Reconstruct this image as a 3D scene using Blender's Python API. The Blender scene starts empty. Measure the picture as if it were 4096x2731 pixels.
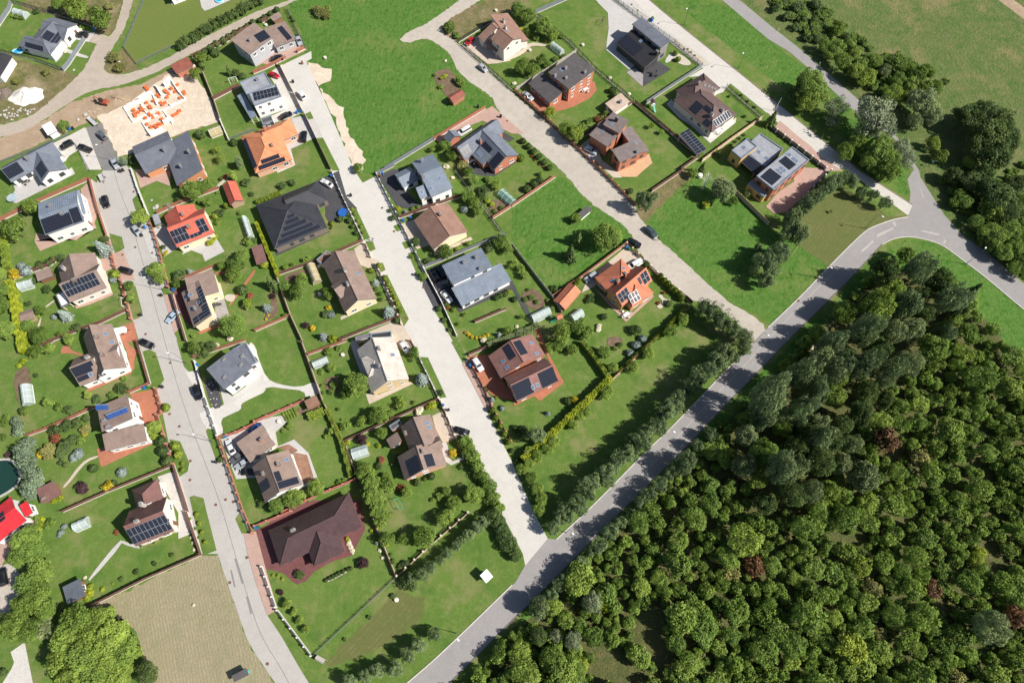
import bpy, math, random
import numpy as np
from mathutils import Vector, Matrix
R = math.radians
rnd = random.Random(7)
SC = bpy.context.scene
COL = SC.collection

# ---------------------------------------------------------------- camera, sky, sun, exposure
CAM_H = 170.0
TILT = R(23.0)
FPX = 1463.0                        # focal length in pixels of a 2352 px wide picture
cam = bpy.data.cameras.new('Camera')
cam.sensor_width = 36.0
cam.lens = FPX / 2352.0 * 36.0
cam.clip_end = 3000.0
cam_o = bpy.data.objects.new('Camera', cam)
cam_o.location = (0, 0, CAM_H)
cam_o.rotation_euler = (TILT, 0, 0)
COL.objects.link(cam_o)
SC.camera = cam_o

SUN_EL, SUN_AZ = R(42.5), R(-13.5)   # azimuth from +X, counter-clockwise
world = bpy.data.worlds.new('World')
SC.world = world
world.use_nodes = True
wn = world.node_tree.nodes
sky = wn.new('ShaderNodeTexSky')
sky.sky_type = 'NISHITA'
sky.sun_disc = False
sky.sun_elevation = SUN_EL
sky.sun_rotation = math.pi / 2 - SUN_AZ
bg = wn['Background']
bg.inputs['Strength'].default_value = 0.062
world.node_tree.links.new(sky.outputs[0], bg.inputs[0])
sun = bpy.data.lights.new('Sun', 'SUN')
sun.energy = 4.9
sun.angle = R(0.53)
sun.color = (1.0, 0.95, 0.87)
sun_o = bpy.data.objects.new('Sun', sun)
COL.objects.link(sun_o)
sd = Vector((math.cos(SUN_EL) * math.cos(SUN_AZ), math.cos(SUN_EL) * math.sin(SUN_AZ), math.sin(SUN_EL)))
sun_o.rotation_euler = sd.to_track_quat('Z', 'Y').to_euler()
sun_o.location = (150, -40, 140)
SC.view_settings.view_transform = 'Standard'
SC.view_settings.look = 'None'
SC.view_settings.exposure = 0.6
SC.view_settings.gamma = 1.0
SC.render.engine = 'CYCLES'
SC.cycles.max_bounces = 5
SC.cycles.transparent_max_bounces = 6

# ---------------------------------------------------------------- measuring: map positions
AX_R = Vector((1, 0, 0))
AX_U = Vector((0, math.cos(TILT), math.sin(TILT)))
AX_D = Vector((0, math.sin(TILT), -math.cos(TILT)))
CAMP = Vector((0, 0, CAM_H))

def ray(p):
    return AX_R * ((p[0] - 1176) / FPX) - AX_U * ((p[1] - 784) / FPX) + AX_D

def gp(p, z=0.0):
    d = ray(p)
    t = (z - CAM_H) / d.z
    return CAMP + d * t

def img(P):                        # world -> survey coordinates (used for labels only)
    d = Vector(P) - CAMP
    zz = d.dot(AX_D)
    return (1176 + FPX * d.dot(AX_R) / zz, 784 - FPX * d.dot(AX_U) / zz)

class CS:
    """survey sheet: origin and scale"""
    def __init__(s, x0, y0, k): s.x0, s.y0, s.k = x0, y0, k
    def __call__(s, u, v):
        return ((s.x0 + u / s.k) * 0.574219, (s.y0 + v / s.k) * 0.574219)
    def l(s, *a):
        return [s(a[i], a[i + 1]) for i in range(0, len(a), 2)]
ROWS = (0, 683, 1366, 2048)
T = {(c, r): CS(1024 * c, ROWS[r], 2.296) for c in range(4) for r in range(4)}
T00, T10, T20, T30 = T[0, 0], T[1, 0], T[2, 0], T[3, 0]
T01, T11, T21, T31 = T[0, 1], T[1, 1], T[2, 1], T[3, 1]
T02, T12, T22, T32 = T[0, 2], T[1, 2], T[2, 2], T[3, 2]
T03, T13, T23, T33 = T[0, 3], T[1, 3], T[2, 3], T[3, 3]
def Ff(*a): return [(a[i], a[i + 1]) for i in range(0, len(a), 2)]

# ---------------------------------------------------------------- materials
MATS = {}
def nt(name):
    m = bpy.data.materials.new(name); m.use_nodes = True
    n = m.node_tree.nodes; l = m.node_tree.links
    return m, n, l, n['Principled BSDF']

def set_spec(b, v):
    if 'Specular IOR Level' in b.inputs: b.inputs['Specular IOR Level'].default_value = v

def mixrgb(n, l, a, b, fac):
    x = n.new('ShaderNodeMix'); x.data_type = 'RGBA'
    for i, v in ((6, a), (7, b)):
        if isinstance(v, tuple): x.inputs[i].default_value = (*v[:3], 1)
        else: l.new(v, x.inputs[i])
    if isinstance(fac, (int, float)): x.inputs[0].default_value = fac
    else: l.new(fac, x.inputs[0])
    return x.outputs[2]

def noise(n, l, vec, scale, detail=3, rough=0.6):
    t = n.new('ShaderNodeTexNoise'); t.inputs['Scale'].default_value = scale
    t.inputs['Detail'].default_value = detail; t.inputs['Roughness'].default_value = rough
    l.new(vec, t.inputs['Vector']); return t.outputs['Fac']

def ramp(n, l, fac, lo, hi, a=0.0, b=1.0):
    r = n.new('ShaderNodeMapRange'); r.inputs[1].default_value = lo; r.inputs[2].default_value = hi
    r.inputs[3].default_value = a; r.inputs[4].default_value = b
    l.new(fac, r.inputs[0]); return r.outputs[0]

def bump(n, l, b, h, strength, dist):
    bp = n.new('ShaderNodeBump'); bp.inputs['Strength'].default_value = strength
    bp.inputs['Distance'].default_value = dist
    l.new(h, bp.inputs['Height']); l.new(bp.outputs[0], b.inputs['Normal'])

def plain(name, col, rough=0.7, var=0.12, scale=0.8, spec=0.3, metal=0.0):
    """paint / plaster / timber: a colour with slight large and small variation"""
    if name in MATS: return MATS[name]
    m, n, l, b = nt(name)
    g = n.new('ShaderNodeNewGeometry')
    f = noise(n, l, g.outputs['Position'], scale, 4)
    f2 = noise(n, l, g.outputs['Position'], scale * 9, 2)
    lo = tuple(c * (1 - var) for c in col); hi = tuple(min(1, c * (1 + var)) for c in col)
    c1 = mixrgb(n, l, lo, hi, ramp(n, l, f, .3, .7))
    c2 = mixrgb(n, l, c1, tuple(c * (1 - var * 1.3) for c in col), ramp(n, l, f2, .5, .8, 0, .6))
    l.new(c2, b.inputs['Base Color']); b.inputs['Roughness'].default_value = rough
    b.inputs['Metallic'].default_value = metal; set_spec(b, spec)
    MATS[name] = m; return m

def ground(name, cols, scales=(0.05, 0.35, 2.2), rough=0.95, bstr=0.5, bdist=0.15, stripes=None, bscale=None, blot=None, blot2=None):
    """soil / grass / gravel: three colours mixed by three sizes of noise, with relief"""
    if name in MATS: return MATS[name]
    m, n, l, b = nt(name)
    g = n.new('ShaderNodeNewGeometry'); P = g.outputs['Position']
    f0 = noise(n, l, P, scales[0], 4); f1 = noise(n, l, P, scales[1], 4, .65); f2 = noise(n, l, P, scales[2], 3, .7)
    c = mixrgb(n, l, cols[0], cols[1], ramp(n, l, f0, .35, .65))
    c = mixrgb(n, l, c, cols[2], ramp(n, l, f1, .45, .7, 0, .75))
    c = mixrgb(n, l, c, tuple(x * .62 for x in cols[0]), ramp(n, l, f2, .46, .72, 0, .7))
    f4 = noise(n, l, P, scales[1] * 2.3, 5, .7)
    c = mixrgb(n, l, c, tuple(min(1, x * 1.3 + .01) for x in cols[1]), ramp(n, l, f4, .5, .72, 0, .55 if bdist > .11 else .14))
    if stripes:
        phi, per, dk = stripes; ang = -(phi + math.pi / 2)
        mp = n.new('ShaderNodeMapping'); mp.inputs['Rotation'].default_value = (0, 0, ang)
        l.new(P, mp.inputs[0])
        w = n.new('ShaderNodeTexWave'); w.inputs['Scale'].default_value = 0.314 / per
        w.inputs['Distortion'].default_value = 1.2; w.inputs['Detail'].default_value = 2; w.inputs['Detail Scale'].default_value = .6
        l.new(mp.outputs[0], w.inputs[0])
        c = mixrgb(n, l, c, tuple(x * (1 - dk) for x in cols[1]), ramp(n, l, w.outputs['Fac'], .3, .8, 0, .7))
    for k_, bl in enumerate((blot, blot2)):
        if not bl: continue
        of = n.new('ShaderNodeVectorMath'); of.operation = 'ADD'; of.inputs[1].default_value = (31.7 * k_, 17.3 * k_, 0); l.new(P, of.inputs[0])
        f3 = noise(n, l, of.outputs[0], bl[1], 6, .62)
        c = mixrgb(n, l, c, bl[0], ramp(n, l, f3, bl[2], bl[2] + .12, 0, bl[3]))
    l.new(c, b.inputs['Base Color']); b.inputs['Roughness'].default_value = rough; set_spec(b, .12)
    h = noise(n, l, P, bscale or scales[2] * .8, 4, .65)
    bump(n, l, b, h, bstr, bdist)
    MATS[name] = m; return m

def tiled(name, col, rows=0.35, cols=0.3, rough=0.7, kind='tile', spec=0.3, var=0.18):
    """roof covering laid along the slope (UV in metres: u along the eave, v up the slope)"""
    if name in MATS: return MATS[name]
    m, n, l, b = nt(name)
    uv = n.new('ShaderNodeUVMap'); sx = n.new('ShaderNodeSeparateXYZ'); l.new(uv.outputs[0], sx.inputs[0])
    def saw(o, per):
        a = n.new('ShaderNodeMath'); a.operation = 'DIVIDE'; a.inputs[1].default_value = per; l.new(o, a.inputs[0])
        f = n.new('ShaderNodeMath'); f.operation = 'FRACT'; l.new(a.outputs[0], f.inputs[0]); return f.outputs[0]
    g = n.new('ShaderNodeNewGeometry'); P = g.outputs['Position']
    f0 = noise(n, l, P, .5, 4); f1 = noise(n, l, P, 5, 3)
    c = mixrgb(n, l, tuple(x * (1 - var) for x in col), tuple(min(1, x * (1 + var)) for x in col), ramp(n, l, f0, .3, .7))
    c = mixrgb(n, l, c, tuple(x * .7 for x in col), ramp(n, l, f1, .5, .8, 0, .5))
    st = n.new('ShaderNodeMapping'); st.inputs['Scale'].default_value = (2.2, .18, 1); l.new(uv.outputs[0], st.inputs[0])
    c = mixrgb(n, l, c, tuple(x * .66 for x in col), ramp(n, l, noise(n, l, st.outputs[0], 1.0, 4, .6), .5, .75, 0, .6))
    v = saw(sx.outputs[1], rows); u = saw(sx.outputs[0], cols)
    if kind == 'tile':
        c = mixrgb(n, l, c, tuple(x * .45 for x in col), ramp(n, l, v, .78, 1, 0, .7))
        c = mixrgb(n, l, c, tuple(x * .5 for x in col), ramp(n, l, u, .8, 1, 0, .55))
    elif kind == 'corr':
        c = mixrgb(n, l, c, tuple(x * .5 for x in col), ramp(n, l, u, .55, 1, 0, .6))
    elif kind == 'felt':
        c = mixrgb(n, l, c, tuple(x * .7 for x in col), ramp(n, l, v, .93, 1, 0, .5))
    l.new(c, b.inputs['Base Color']); b.inputs['Roughness'].default_value = rough; set_spec(b, spec)
    if kind in ('tile', 'corr'):
        ad = n.new('ShaderNodeMath'); ad.operation = 'ADD'
        s = n.new('ShaderNodeMath'); s.operation = 'PINGPONG'; s.inputs[1].default_value = .5; l.new(u, s.inputs[0])
        l.new(s.outputs[0], ad.inputs[0]); l.new(v, ad.inputs[1])
        bump(n, l, b, ad.outputs[0] if kind == 'tile' else s.outputs[0], .8, .06)
    MATS[name] = m; return m

def leafmat(name, col, var=0.35, trans=0.4):
    if name in MATS: return MATS[name]
    m, n, l, b = nt(name)
    at = n.new('ShaderNodeAttribute'); at.attribute_name = 'var'
    oi = n.new('ShaderNodeObjectInfo')
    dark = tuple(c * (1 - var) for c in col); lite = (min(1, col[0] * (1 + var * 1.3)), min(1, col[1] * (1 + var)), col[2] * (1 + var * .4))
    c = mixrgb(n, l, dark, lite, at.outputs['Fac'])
    hs = n.new('ShaderNodeHueSaturation'); l.new(c, hs.inputs['Color'])
    l.new(ramp(n, l, oi.outputs['Random'], 0, 1, .492, .512), hs.inputs['Hue'])
    l.new(ramp(n, l, oi.outputs['Random'], 0, 1, 1.18, .86), hs.inputs['Value'])
    l.new(hs.outputs[0], b.inputs['Base Color']); b.inputs['Roughness'].default_value = .6; set_spec(b, .25)
    tr = n.new('ShaderNodeBsdfTranslucent'); l.new(hs.outputs[0], tr.inputs['Color'])
    mx = n.new('ShaderNodeMixShader'); mx.inputs[0].default_value = trans
    l.new(b.outputs[0], mx.inputs[1]); l.new(tr.outputs[0], mx.inputs[2])
    l.new(mx.outputs[0], n['Material Output'].inputs[0])
    MATS[name] = m; return m

def glassy(name, col, rough=0.08):
    if name in MATS: return MATS[name]
    m, n, l, b = nt(name)
    b.inputs['Base Color'].default_value = (*col, 1); b.inputs['Roughness'].default_value = rough; set_spec(b, .6)
    MATS[name] = m; return m

def clearpane(name, col, alpha):
    if name in MATS: return MATS[name]
    m, n, l, b = nt(name)
    b.inputs['Base Color'].default_value = (*col, 1); b.inputs['Roughness'].default_value = .25; set_spec(b, .5)
    tb = n.new('ShaderNodeBsdfTransparent'); tb.inputs[0].default_value = (.92, .97, .97, 1)
    mx = n.new('ShaderNodeMixShader'); mx.inputs[0].default_value = alpha
    l.new(tb.outputs[0], mx.inputs[1]); l.new(b.outputs[0], mx.inputs[2]); l.new(mx.outputs[0], n['Material Output'].inputs[0])
    MATS[name] = m; return m

def solarmat(name):
    if name in MATS: return MATS[name]
    m, n, l, b = nt(name)
    uv = n.new('ShaderNodeUVMap'); br = n.new('ShaderNodeTexBrick')
    br.offset = 0; br.inputs['Scale'].default_value = 1; br.inputs['Brick Width'].default_value = 1 / 6; br.inputs['Row Height'].default_value = 1 / 10
    br.inputs['Mortar Size'].default_value = .012
    br.inputs['Color1'].default_value = (.010, .012, .022, 1); br.inputs['Color2'].default_value = (.013, .016, .028, 1); br.inputs['Mortar'].default_value = (.035, .04, .055, 1)
    l.new(uv.outputs[0], br.inputs['Vector']); l.new(br.outputs[0], b.inputs['Base Color'])
    b.inputs['Roughness'].default_value = .22; set_spec(b, .35)
    MATS[name] = m; return m

# ---------------------------------------------------------------- mesh helpers
class MB:
    """collects faces of one mesh"""
    def __init__(s): s.v = []; s.f = []; s.uv = []; s.mi = []
    def face(s, pts, mi=0, uv=None):
        b = len(s.v); s.v.extend([tuple(p) for p in pts]); s.f.append(tuple(range(b, b + len(pts)))); s.mi.append(mi)
        s.uv.append(uv if uv else [(0, 0)] * len(pts)); return s
    def box(s, x0, x1, y0, y1, z0, z1, mi=0, M=None):
        c = [Vector(p) for p in ((x0, y0, z0), (x1, y0, z0), (x1, y1, z0), (x0, y1, z0), (x0, y0, z1), (x1, y0, z1), (x1, y1, z1), (x0, y1, z1))]
        if M: c = [M @ p for p in c]
        for q in ((3, 2, 1, 0), (4, 5, 6, 7), (0, 1, 5, 4), (1, 2, 6, 5), (2, 3, 7, 6), (3, 0, 4, 7)):
            s.face([c[i] for i in q], mi, [(0, 0), (1, 0), (1, 1), (0, 1)])
        return s
    def bar(s, a, b, w, mi=0, h=None, n=4, w2=None):
        a = Vector(a); b = Vector(b); d = b - a
        if d.length < 1e-6: return s
        q = d.to_track_quat('Z', 'Y'); w2 = w if w2 is None else w2
        ra = [a + q @ Vector((w * math.cos(2 * math.pi * (i + .5) / n), w * math.sin(2 * math.pi * (i + .5) / n), 0)) for i in range(n)]
        rb = [b + q @ Vector((w2 * math.cos(2 * math.pi * (i + .5) / n), w2 * math.sin(2 * math.pi * (i + .5) / n), 0)) for i in range(n)]
        for i in range(n): s.face([ra[i], ra[(i + 1) % n], rb[(i + 1) % n], rb[i]], mi)
        s.face(rb, mi); s.face(ra[::-1], mi); return s
    def lathe(s, prof, n=12, mi=0, c=(0, 0, 0)):
        rings = [[(c[0] + r * math.cos(2 * math.pi * i / n), c[1] + r * math.sin(2 * math.pi * i / n), c[2] + z) for i in range(n)] for r, z in prof]
        for a, b in zip(rings, rings[1:]):
            for i in range(n): s.face([a[i], a[(i + 1) % n], b[(i + 1) % n], b[i]], mi)
        s.face(rings[-1], mi); return s
    def prism(s, poly, z0, z1, mi=0):
        n = len(poly)
        s.face([(p[0], p[1], z1) for p in poly], mi)
        for i in range(n):
            a, b = poly[i], poly[(i + 1) % n]
            s.face([(a[0], a[1], z0), (b[0], b[1], z0), (b[0], b[1], z1), (a[0], a[1], z1)], mi)
        return s
    def mesh(s, name, mats, smooth=False):
        me = bpy.data.meshes.new(name)
        me.from_pydata(s.v, [], s.f)
        for m in (mats if isinstance(mats, (list, tuple)) else [mats]): me.materials.append(m)
        me.polygons.foreach_set('material_index', s.mi)
        ul = me.uv_layers.new(name='UVMap')
        flat = [c for f in s.uv for p in f for c in p]
        ul.data.foreach_set('uv', flat)
        if smooth: me.polygons.foreach_set('use_smooth', [True] * len(s.f))
        me.update(); return me

def obj(name, me, parent=None, loc=(0, 0, 0), mw=None):
    """a mesh object; with a parent the location is given in the parent's space"""
    o = bpy.data.objects.new(name, me); COL.objects.link(o)
    if mw is not None: o.matrix_basis = mw
    else: o.location = loc
    if parent: o.parent = parent
    return o

THINGS = []          # (object, phrase, category, group) : labels are finished at the end
def reg(o, phrase, cat, group=None, label=None):
    o['category'] = cat
    if group: o['group'] = group
    if label: o['label'] = label
    THINGS.append((o, phrase, cat, group, label)); return o

def empty(name, loc, rz=0.0):
    o = bpy.data.objects.new(name, None); COL.objects.link(o); o.location = loc; o.rotation_euler = (0, 0, rz)
    o.empty_display_size = .5; return o

def struct(name, me, loc=(0, 0, 0), parent=None, kind='structure'):
    o = obj(name, me, parent, loc)
    if not parent: o['kind'] = kind
    return o

def chaikin(p, it=2, closed=True):
    for _ in range(it):
        q = []
        n = len(p)
        rng = range(n) if closed else range(n - 1)
        if not closed: q.append(p[0])
        for i in rng:
            a, b = p[i], p[(i + 1) % n]
            q.append((a[0] * .75 + b[0] * .25, a[1] * .75 + b[1] * .25)); q.append((a[0] * .25 + b[0] * .75, a[1] * .25 + b[1] * .75))
        if not closed: q.append(p[-1])
        p = q
    return p

def wob(p, amp, step, seed=1):
    """ragged natural edge: world polygon subdivided and jittered"""
    r = random.Random(seed); q = []
    for i in range(len(p)):
        a, b = p[i], p[(i + 1) % len(p)]
        n = max(1, int((b - a).length / step))
        for k in range(n):
            c = a.lerp(b, k / n); q.append(Vector((c.x + r.gauss(0, amp), c.y + r.gauss(0, amp), c.z)))
    return q

LAYER = [0.0]
def sheet(name, pts, mat, z=None, smooth=0, kind='structure', rag=0, raw=False):
    if z is None:
        LAYER[0] += .0008; z = LAYER[0]
    if smooth: pts = chaikin(pts, smooth)
    P = [gp(p, 0) for p in pts]
    if rag: P = wob(P, rag, max(.9, rag * 5), hash(len(pts)) % 99)
    mb = MB(); mb.face([(p.x, p.y, 0) for p in P])
    me = mb.mesh(name, mat)
    o = obj(name, me, None, (0, 0, z)); o['kind'] = kind
    if me.polygons[0].normal.z < 0: me.flip_normals()
    return o
# ---------------------------------------------------------------- ground materials
M_LAWN = ground('lawn_grass', ((.084, .148, .027), (.108, .172, .035), (.155, .182, .056)), (.045, .3, 2.6), bstr=.35, bdist=.12, blot=((.205, .19, .085), .075, .53, .6), blot2=((.050, .115, .018), .14, .54, .65))
M_MEADOW = ground('meadow_grass', ((.066, .150, .024), (.084, .172, .030), (.105, .170, .042)), (.05, .35, 1.5), bstr=.9, bdist=.5, bscale=.8, blot=((.155, .185, .055), .06, .53, .6), blot2=((.040, .115, .014), .42, .52, .75))
M_ROUGH = ground('rough_grass', ((.080, .135, .034), (.115, .142, .046), (.170, .165, .075)), (.05, .30, 1.6), bstr=1.0, bdist=.5, bscale=1.0, blot=((.235, .185, .095), .045, .52, .6), blot2=((.060, .115, .028), .2, .52, .7))
M_WEED = ground('weedy_soil', ((.10, .115, .035), (.17, .14, .07), (.27, .20, .12)), (.06, .3, 1.8), bstr=.8, bdist=.3, blot=((.33, .26, .17), .08, .56, .7))
M_SAND = ground('bare_sand', ((.55, .46, .36), (.60, .51, .41), (.47, .38, .30)), (.05, .25, 2.0), bstr=.4, bdist=.12)
M_SOIL = ground('graded_soil', ((.30, .22, .15), (.34, .25, .17), (.40, .31, .22)), (.05, .25, 2.0), bstr=.4, bdist=.12)
M_DRY = ground('mown_hay_field', ((.31, .262, .175), (.275, .245, .15), (.21, .21, .11)), (.05, .25, 2.0), bstr=.7, bdist=.25, stripes=(R(-68), .75, .16))
M_MOWN = ground('mown_verge', ((.095, .128, .034), (.125, .135, .046), (.150, .140, .058)), (.07, .3, 2.2), bstr=.4, bdist=.15, stripes=(R(47), 1.1, .14))
M_STRIPED = ground('striped_lawn', ((.115, .165, .035), (.14, .175, .045), (.15, .17, .05)), (.07, .3, 2.2), bstr=.3, bdist=.1, stripes=(R(-32), .8, .16))
M_FLOOR = ground('woodland_floor', ((.055, .080, .022), (.105, .105, .040), (.150, .125, .055)), (.08, .4, 2.0), bstr=.9, bdist=.4)
M_DIRT = ground('dirt_road', ((.37, .315, .26), (.42, .36, .30), (.33, .28, .23)), (.06, .4, 3), bstr=.3, bdist=.08)
M_GRAVEL = ground('gravel_road', ((.40, .36, .31), (.46, .415, .36), (.35, .312, .27)), (.08, .5, 4), bstr=.35, bdist=.08)
M_ASPH = ground('worn_asphalt', ((.275, .26, .257), (.305, .288, .284), (.255, .242, .238)), (.05, .35, 4), bstr=.15, bdist=.03)
M_ASPHA = ground('street_asphalt', ((.39, .368, .342), (.43, .407, .378), (.365, .345, .325)), (.05, .35, 4), bstr=.15, bdist=.03)
M_DASPH = ground('dark_asphalt', ((.19, .185, .18), (.22, .21, .205), (.16, .155, .15)), (.07, .35, 4), bstr=.15, bdist=.03)
M_CONC = ground('pale_concrete', ((.50, .48, .445), (.54, .516, .478), (.47, .45, .417)), (.05, .3, 4), bstr=.12, bdist=.03)
M_CONC2 = ground('grey_concrete', ((.50, .47, .43), (.54, .51, .465), (.46, .435, .40)), (.06, .3, 4), bstr=.12, bdist=.03)
M_PAVG = ground('grey_paving', ((.44, .425, .405), (.48, .465, .44), (.40, .385, .37)), (.08, .5, 5), bstr=.15, bdist=.03)
M_PAVD = ground('charcoal_paving', ((.065, .065, .07), (.08, .08, .087), (.055, .055, .06)), (.08, .5, 5), bstr=.15, bdist=.03)
M_PAVR = ground('red_paving', ((.36, .14, .085), (.40, .165, .10), (.32, .12, .075)), (.1, .6, 5), bstr=.15, bdist=.03)
M_PAVP = ground('pink_paving', ((.40, .27, .225), (.44, .30, .25), (.36, .24, .20)), (.1, .6, 5), bstr=.15, bdist=.03)
M_PAVB = ground('beige_paving', ((.47, .40, .32), (.51, .43, .35), (.43, .36, .29)), (.1, .6, 5), bstr=.15, bdist=.03)
M_PAVW = ground('wine_paving', ((.15, .065, .065), (.18, .08, .075), (.13, .055, .055)), (.1, .6, 5), bstr=.15, bdist=.03)
M_PATCH = ground('asphalt_patch', ((.21, .20, .195), (.235, .225, .215), (.19, .18, .175)), (.1, .6, 5), bstr=.1, bdist=.02)
M_KERB = plain('kerb_stone', (.55, .52, .47), .85)
M_BED = ground('planting_bed', ((.12, .085, .055), (.17, .12, .08), (.22, .16, .11)), (.2, .8, 4), bstr=.6, bdist=.15)
M_STONE = ground('pale_gravel_bed', ((.45, .40, .33), (.52, .47, .40), (.38, .34, .28)), (.3, 1.2, 6), bstr=.5, bdist=.1)
M_DECK = ground('timber_deck', ((.20, .10, .065), (.27, .15, .10), (.33, .22, .17)), (.15, .6, 3), bstr=.2, bdist=.05)

# ---------------------------------------------------------------- ground
mb = MB(); mb.face([(-700, -500, 0), (700, -500, 0), (700, 900, 0), (-700, 900, 0)])
struct('ground', mb.mesh('ground', M_LAWN))

sheet('meadow', Ff(655, -30, 1040, -30, 1055, 5, 985, 52, 915, 92, 980, 90, 1018, 112, 1035, 130, 1058, 175, 1100, 205, 1142, 248, 1040, 300, 1000, 322, 870, 402, 815, 395, 745, 240, 703, 145, 690, 60, 665, 25), M_MEADOW, smooth=1)
sheet('field', Ff(1690, -30, 2700, -30, 2700, 900, 2352, 640, 2264, 575, 2214, 542, 2169, 492, 2114, 405, 2074, 330, 1984, 238, 1846, 118, 1764, 52, 1700, 0), M_ROUGH, smooth=1)
sheet('dry_path', T30.l(2060, -40, 2200, -40, 2460, 150, 2460, 260), M_SOIL)
sheet('verge', Ff(1494, 0, 1660, 0, 1764, 92, 1889, 187, 1956, 252, 2050, 330, 2084, 415, 2092, 460, 1974, 390, 1764, 218, 1540, 42), M_MEADOW, smooth=1)
sheet('verge', Ff(1505, 0, 1540, 0, 1640, 80, 1775, 185, 1960, 330, 2092, 462, 1974, 388, 1764, 218, 1540, 42), M_LAWN, smooth=1)
sheet('meadow', T21.l(0, 330, 400, 60, 480, 60, 700, 290, 980, 460, 1110, 600, 1040, 680, 640, 980, 370, 1160, 0, 690), M_MEADOW, rag=.15)
sheet('meadow', T21.l(1250, 460, 1500, 200, 1650, 60, 2000, 120, 2030, 190, 2351, 500, 2620, 690, 2351, 1100, 2640, 690, 2900, 870, 2640, 1180, 2420, 1430, 2290, 1330, 2000, 1210, 1800, 1030, 1500, 760, 1360, 640), M_MEADOW)
sheet('verge', T21.l(1120, 400, 1290, 190, 1600, -20, 1700, 0, 1660, 60, 1450, 240, 1250, 450, 1210, 480), M_WEED, rag=.2)
sheet('mown_plot', T31.l(290, 690, 300, 430, 330, 400, 620, 180, 700, 150, 820, 210, 1270, 415, 1180, 440, 1000, 500, 880, 560, 560, 880), M_MOWN)
sheet('woodland_floor', Ff(1033, 1640, 1176, 1440, 1423, 1195, 1546, 1078, 1651, 965, 1764, 860, 1930, 690, 2010, 600, 2060, 590, 2150, 620, 2280, 700, 2352, 850, 2700, 950, 2700, 2100, 1000, 2100), M_FLOOR, smooth=1)
sheet('verge', Ff(1176, 1436, 1423, 1186, 1546, 1068, 1651, 953, 1764, 842, 1914, 690, 1989, 610, 2040, 570, 2089, 545, 2164, 564, 2264, 639, 2450, 792, 2560, 880, 2352, 860, 2270, 730, 2150, 640, 2060, 610, 1990, 650, 1900, 740, 1790, 850, 1560, 1080, 1330, 1310, 1176, 1460), M_MEADOW, smooth=1)
sheet('hay_field', T03.l(850, 870, 1200, 700, 1840, 400, 2000, 385, 2060, 560, 2130, 760, 2200, 960, 2270, 1160, 2351, 1310, 2530, 1568, 2700, 1800, 1300, 1800, 1320, 1480, 1290, 1250, 1250, 1100, 1080, 960), M_DRY, rag=.25)
sheet('mown_plot', T13.l(640, 1380, 1290, 720, 1560, 780, 1500, 1010, 1250, 1200, 700, 1420), M_MOWN, rag=.25)
# plots with a thirsty or weedy cover
sheet('waste_ground', T00.l(0, 520, 580, 650, 700, 700, 600, 850, 330, 1040, 0, 1140, -200, 1180, -200, 450), M_WEED, rag=.3)
sheet('waste_ground', T00.l(180, 40, 360, -60, 1170, -60, 1090, 210, 1020, 330, 900, 300, 850, 240, 220, 90), M_WEED, rag=.3)
sheet('waste_ground', T00.l(970, 580, 1140, 440, 1250, 590, 1290, 640, 1040, 690, 950, 650), M_WEED, rag=.15)
sheet('waste_ground', T10.l(1960, 60, 2351, -60, 2600, -60, 2351, 120, 2150, 200, 1860, 400, 1700, 300, 1720, 210), M_WEED, rag=.2)
sheet('sand_plot', T00.l(330, 1150, 660, 940, 1000, 830, 1300, 770, 1560, 640, 1780, 640, 1830, 760, 2030, 1120, 1740, 1200, 1290, 1390, 1090, 1440, 900, 1080, 640, 1200, 0, 1480, -100, 1300), M_SOIL, rag=.2)
sheet('sand_plot', T00.l(900, 1060, 1150, 980, 1330, 830, 1560, 680, 1800, 700, 1960, 960, 2020, 1120, 1750, 1190, 1290, 1380, 1090, 1430), M_SAND, rag=.3)
sheet('sand_strip', T10.l(450, 560, 690, 640, 670, 750, 560, 800, 800, 1000, 850, 1220, 940, 1350, 1010, 1480, 960, 1600, 900, 1568, 740, 1150, 620, 900), M_SAND, rag=.35)
sheet('striped_lawn', T00.l(1335, -30, 1140, 440, 1255, 590, 1590, 420, 1980, 190, 2351, -20, 2351, -60), M_STRIPED)

# ---------------------------------------------------------------- roads
sheet('road', Ff(292, -40, 272, 52, 255, 85, 220, 100, 205, 140, 180, 175, 140, 210, 82, 262, 30, 282, 0, 287, -120, 310, -120, 340, 0, 315, 50, 305, 100, 277, 160, 235, 212, 207, 262, 200, 325, 182, 390, 150, 475, 107, 550, 65, 588, 42, 675, 5, 760, -40, 720, -40, 673, 0, 588, 25, 425, 110, 370, 142, 300, 170, 255, 172, 237, 160, 242, 140, 265, 100, 295, 50, 312, -40), M_DIRT, smooth=2, rag=.14)
sheet('road', Ff(195, 295, 215, 345, 236, 392, 222, 420, 210, 412, 250, 552, 267, 617, 305, 735, 327, 809, 347, 881, 360, 891, 375, 954, 400, 1079, 432, 1174, 457, 1271, 500, 1271, 515, 1316, 532, 1366, 550, 1416, 567, 1466, 588, 1503, 633, 1568, 690, 1650, 770, 1650, 710, 1568, 688, 1533, 648, 1463, 614, 1412, 632, 1398, 603, 1293, 588, 1236, 572, 1221, 560, 1174, 532, 1091, 502, 1004, 497, 974, 470, 904, 442, 819, 430, 784, 390, 662, 355, 547, 342, 497, 302, 392, 270, 360, 232, 285), M_ASPHA)
sheet('road', T00.l(790, 1170, 930, 1130, 1080, 1440, 1090, 1568, 930, 1568), M_DASPH)
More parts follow.
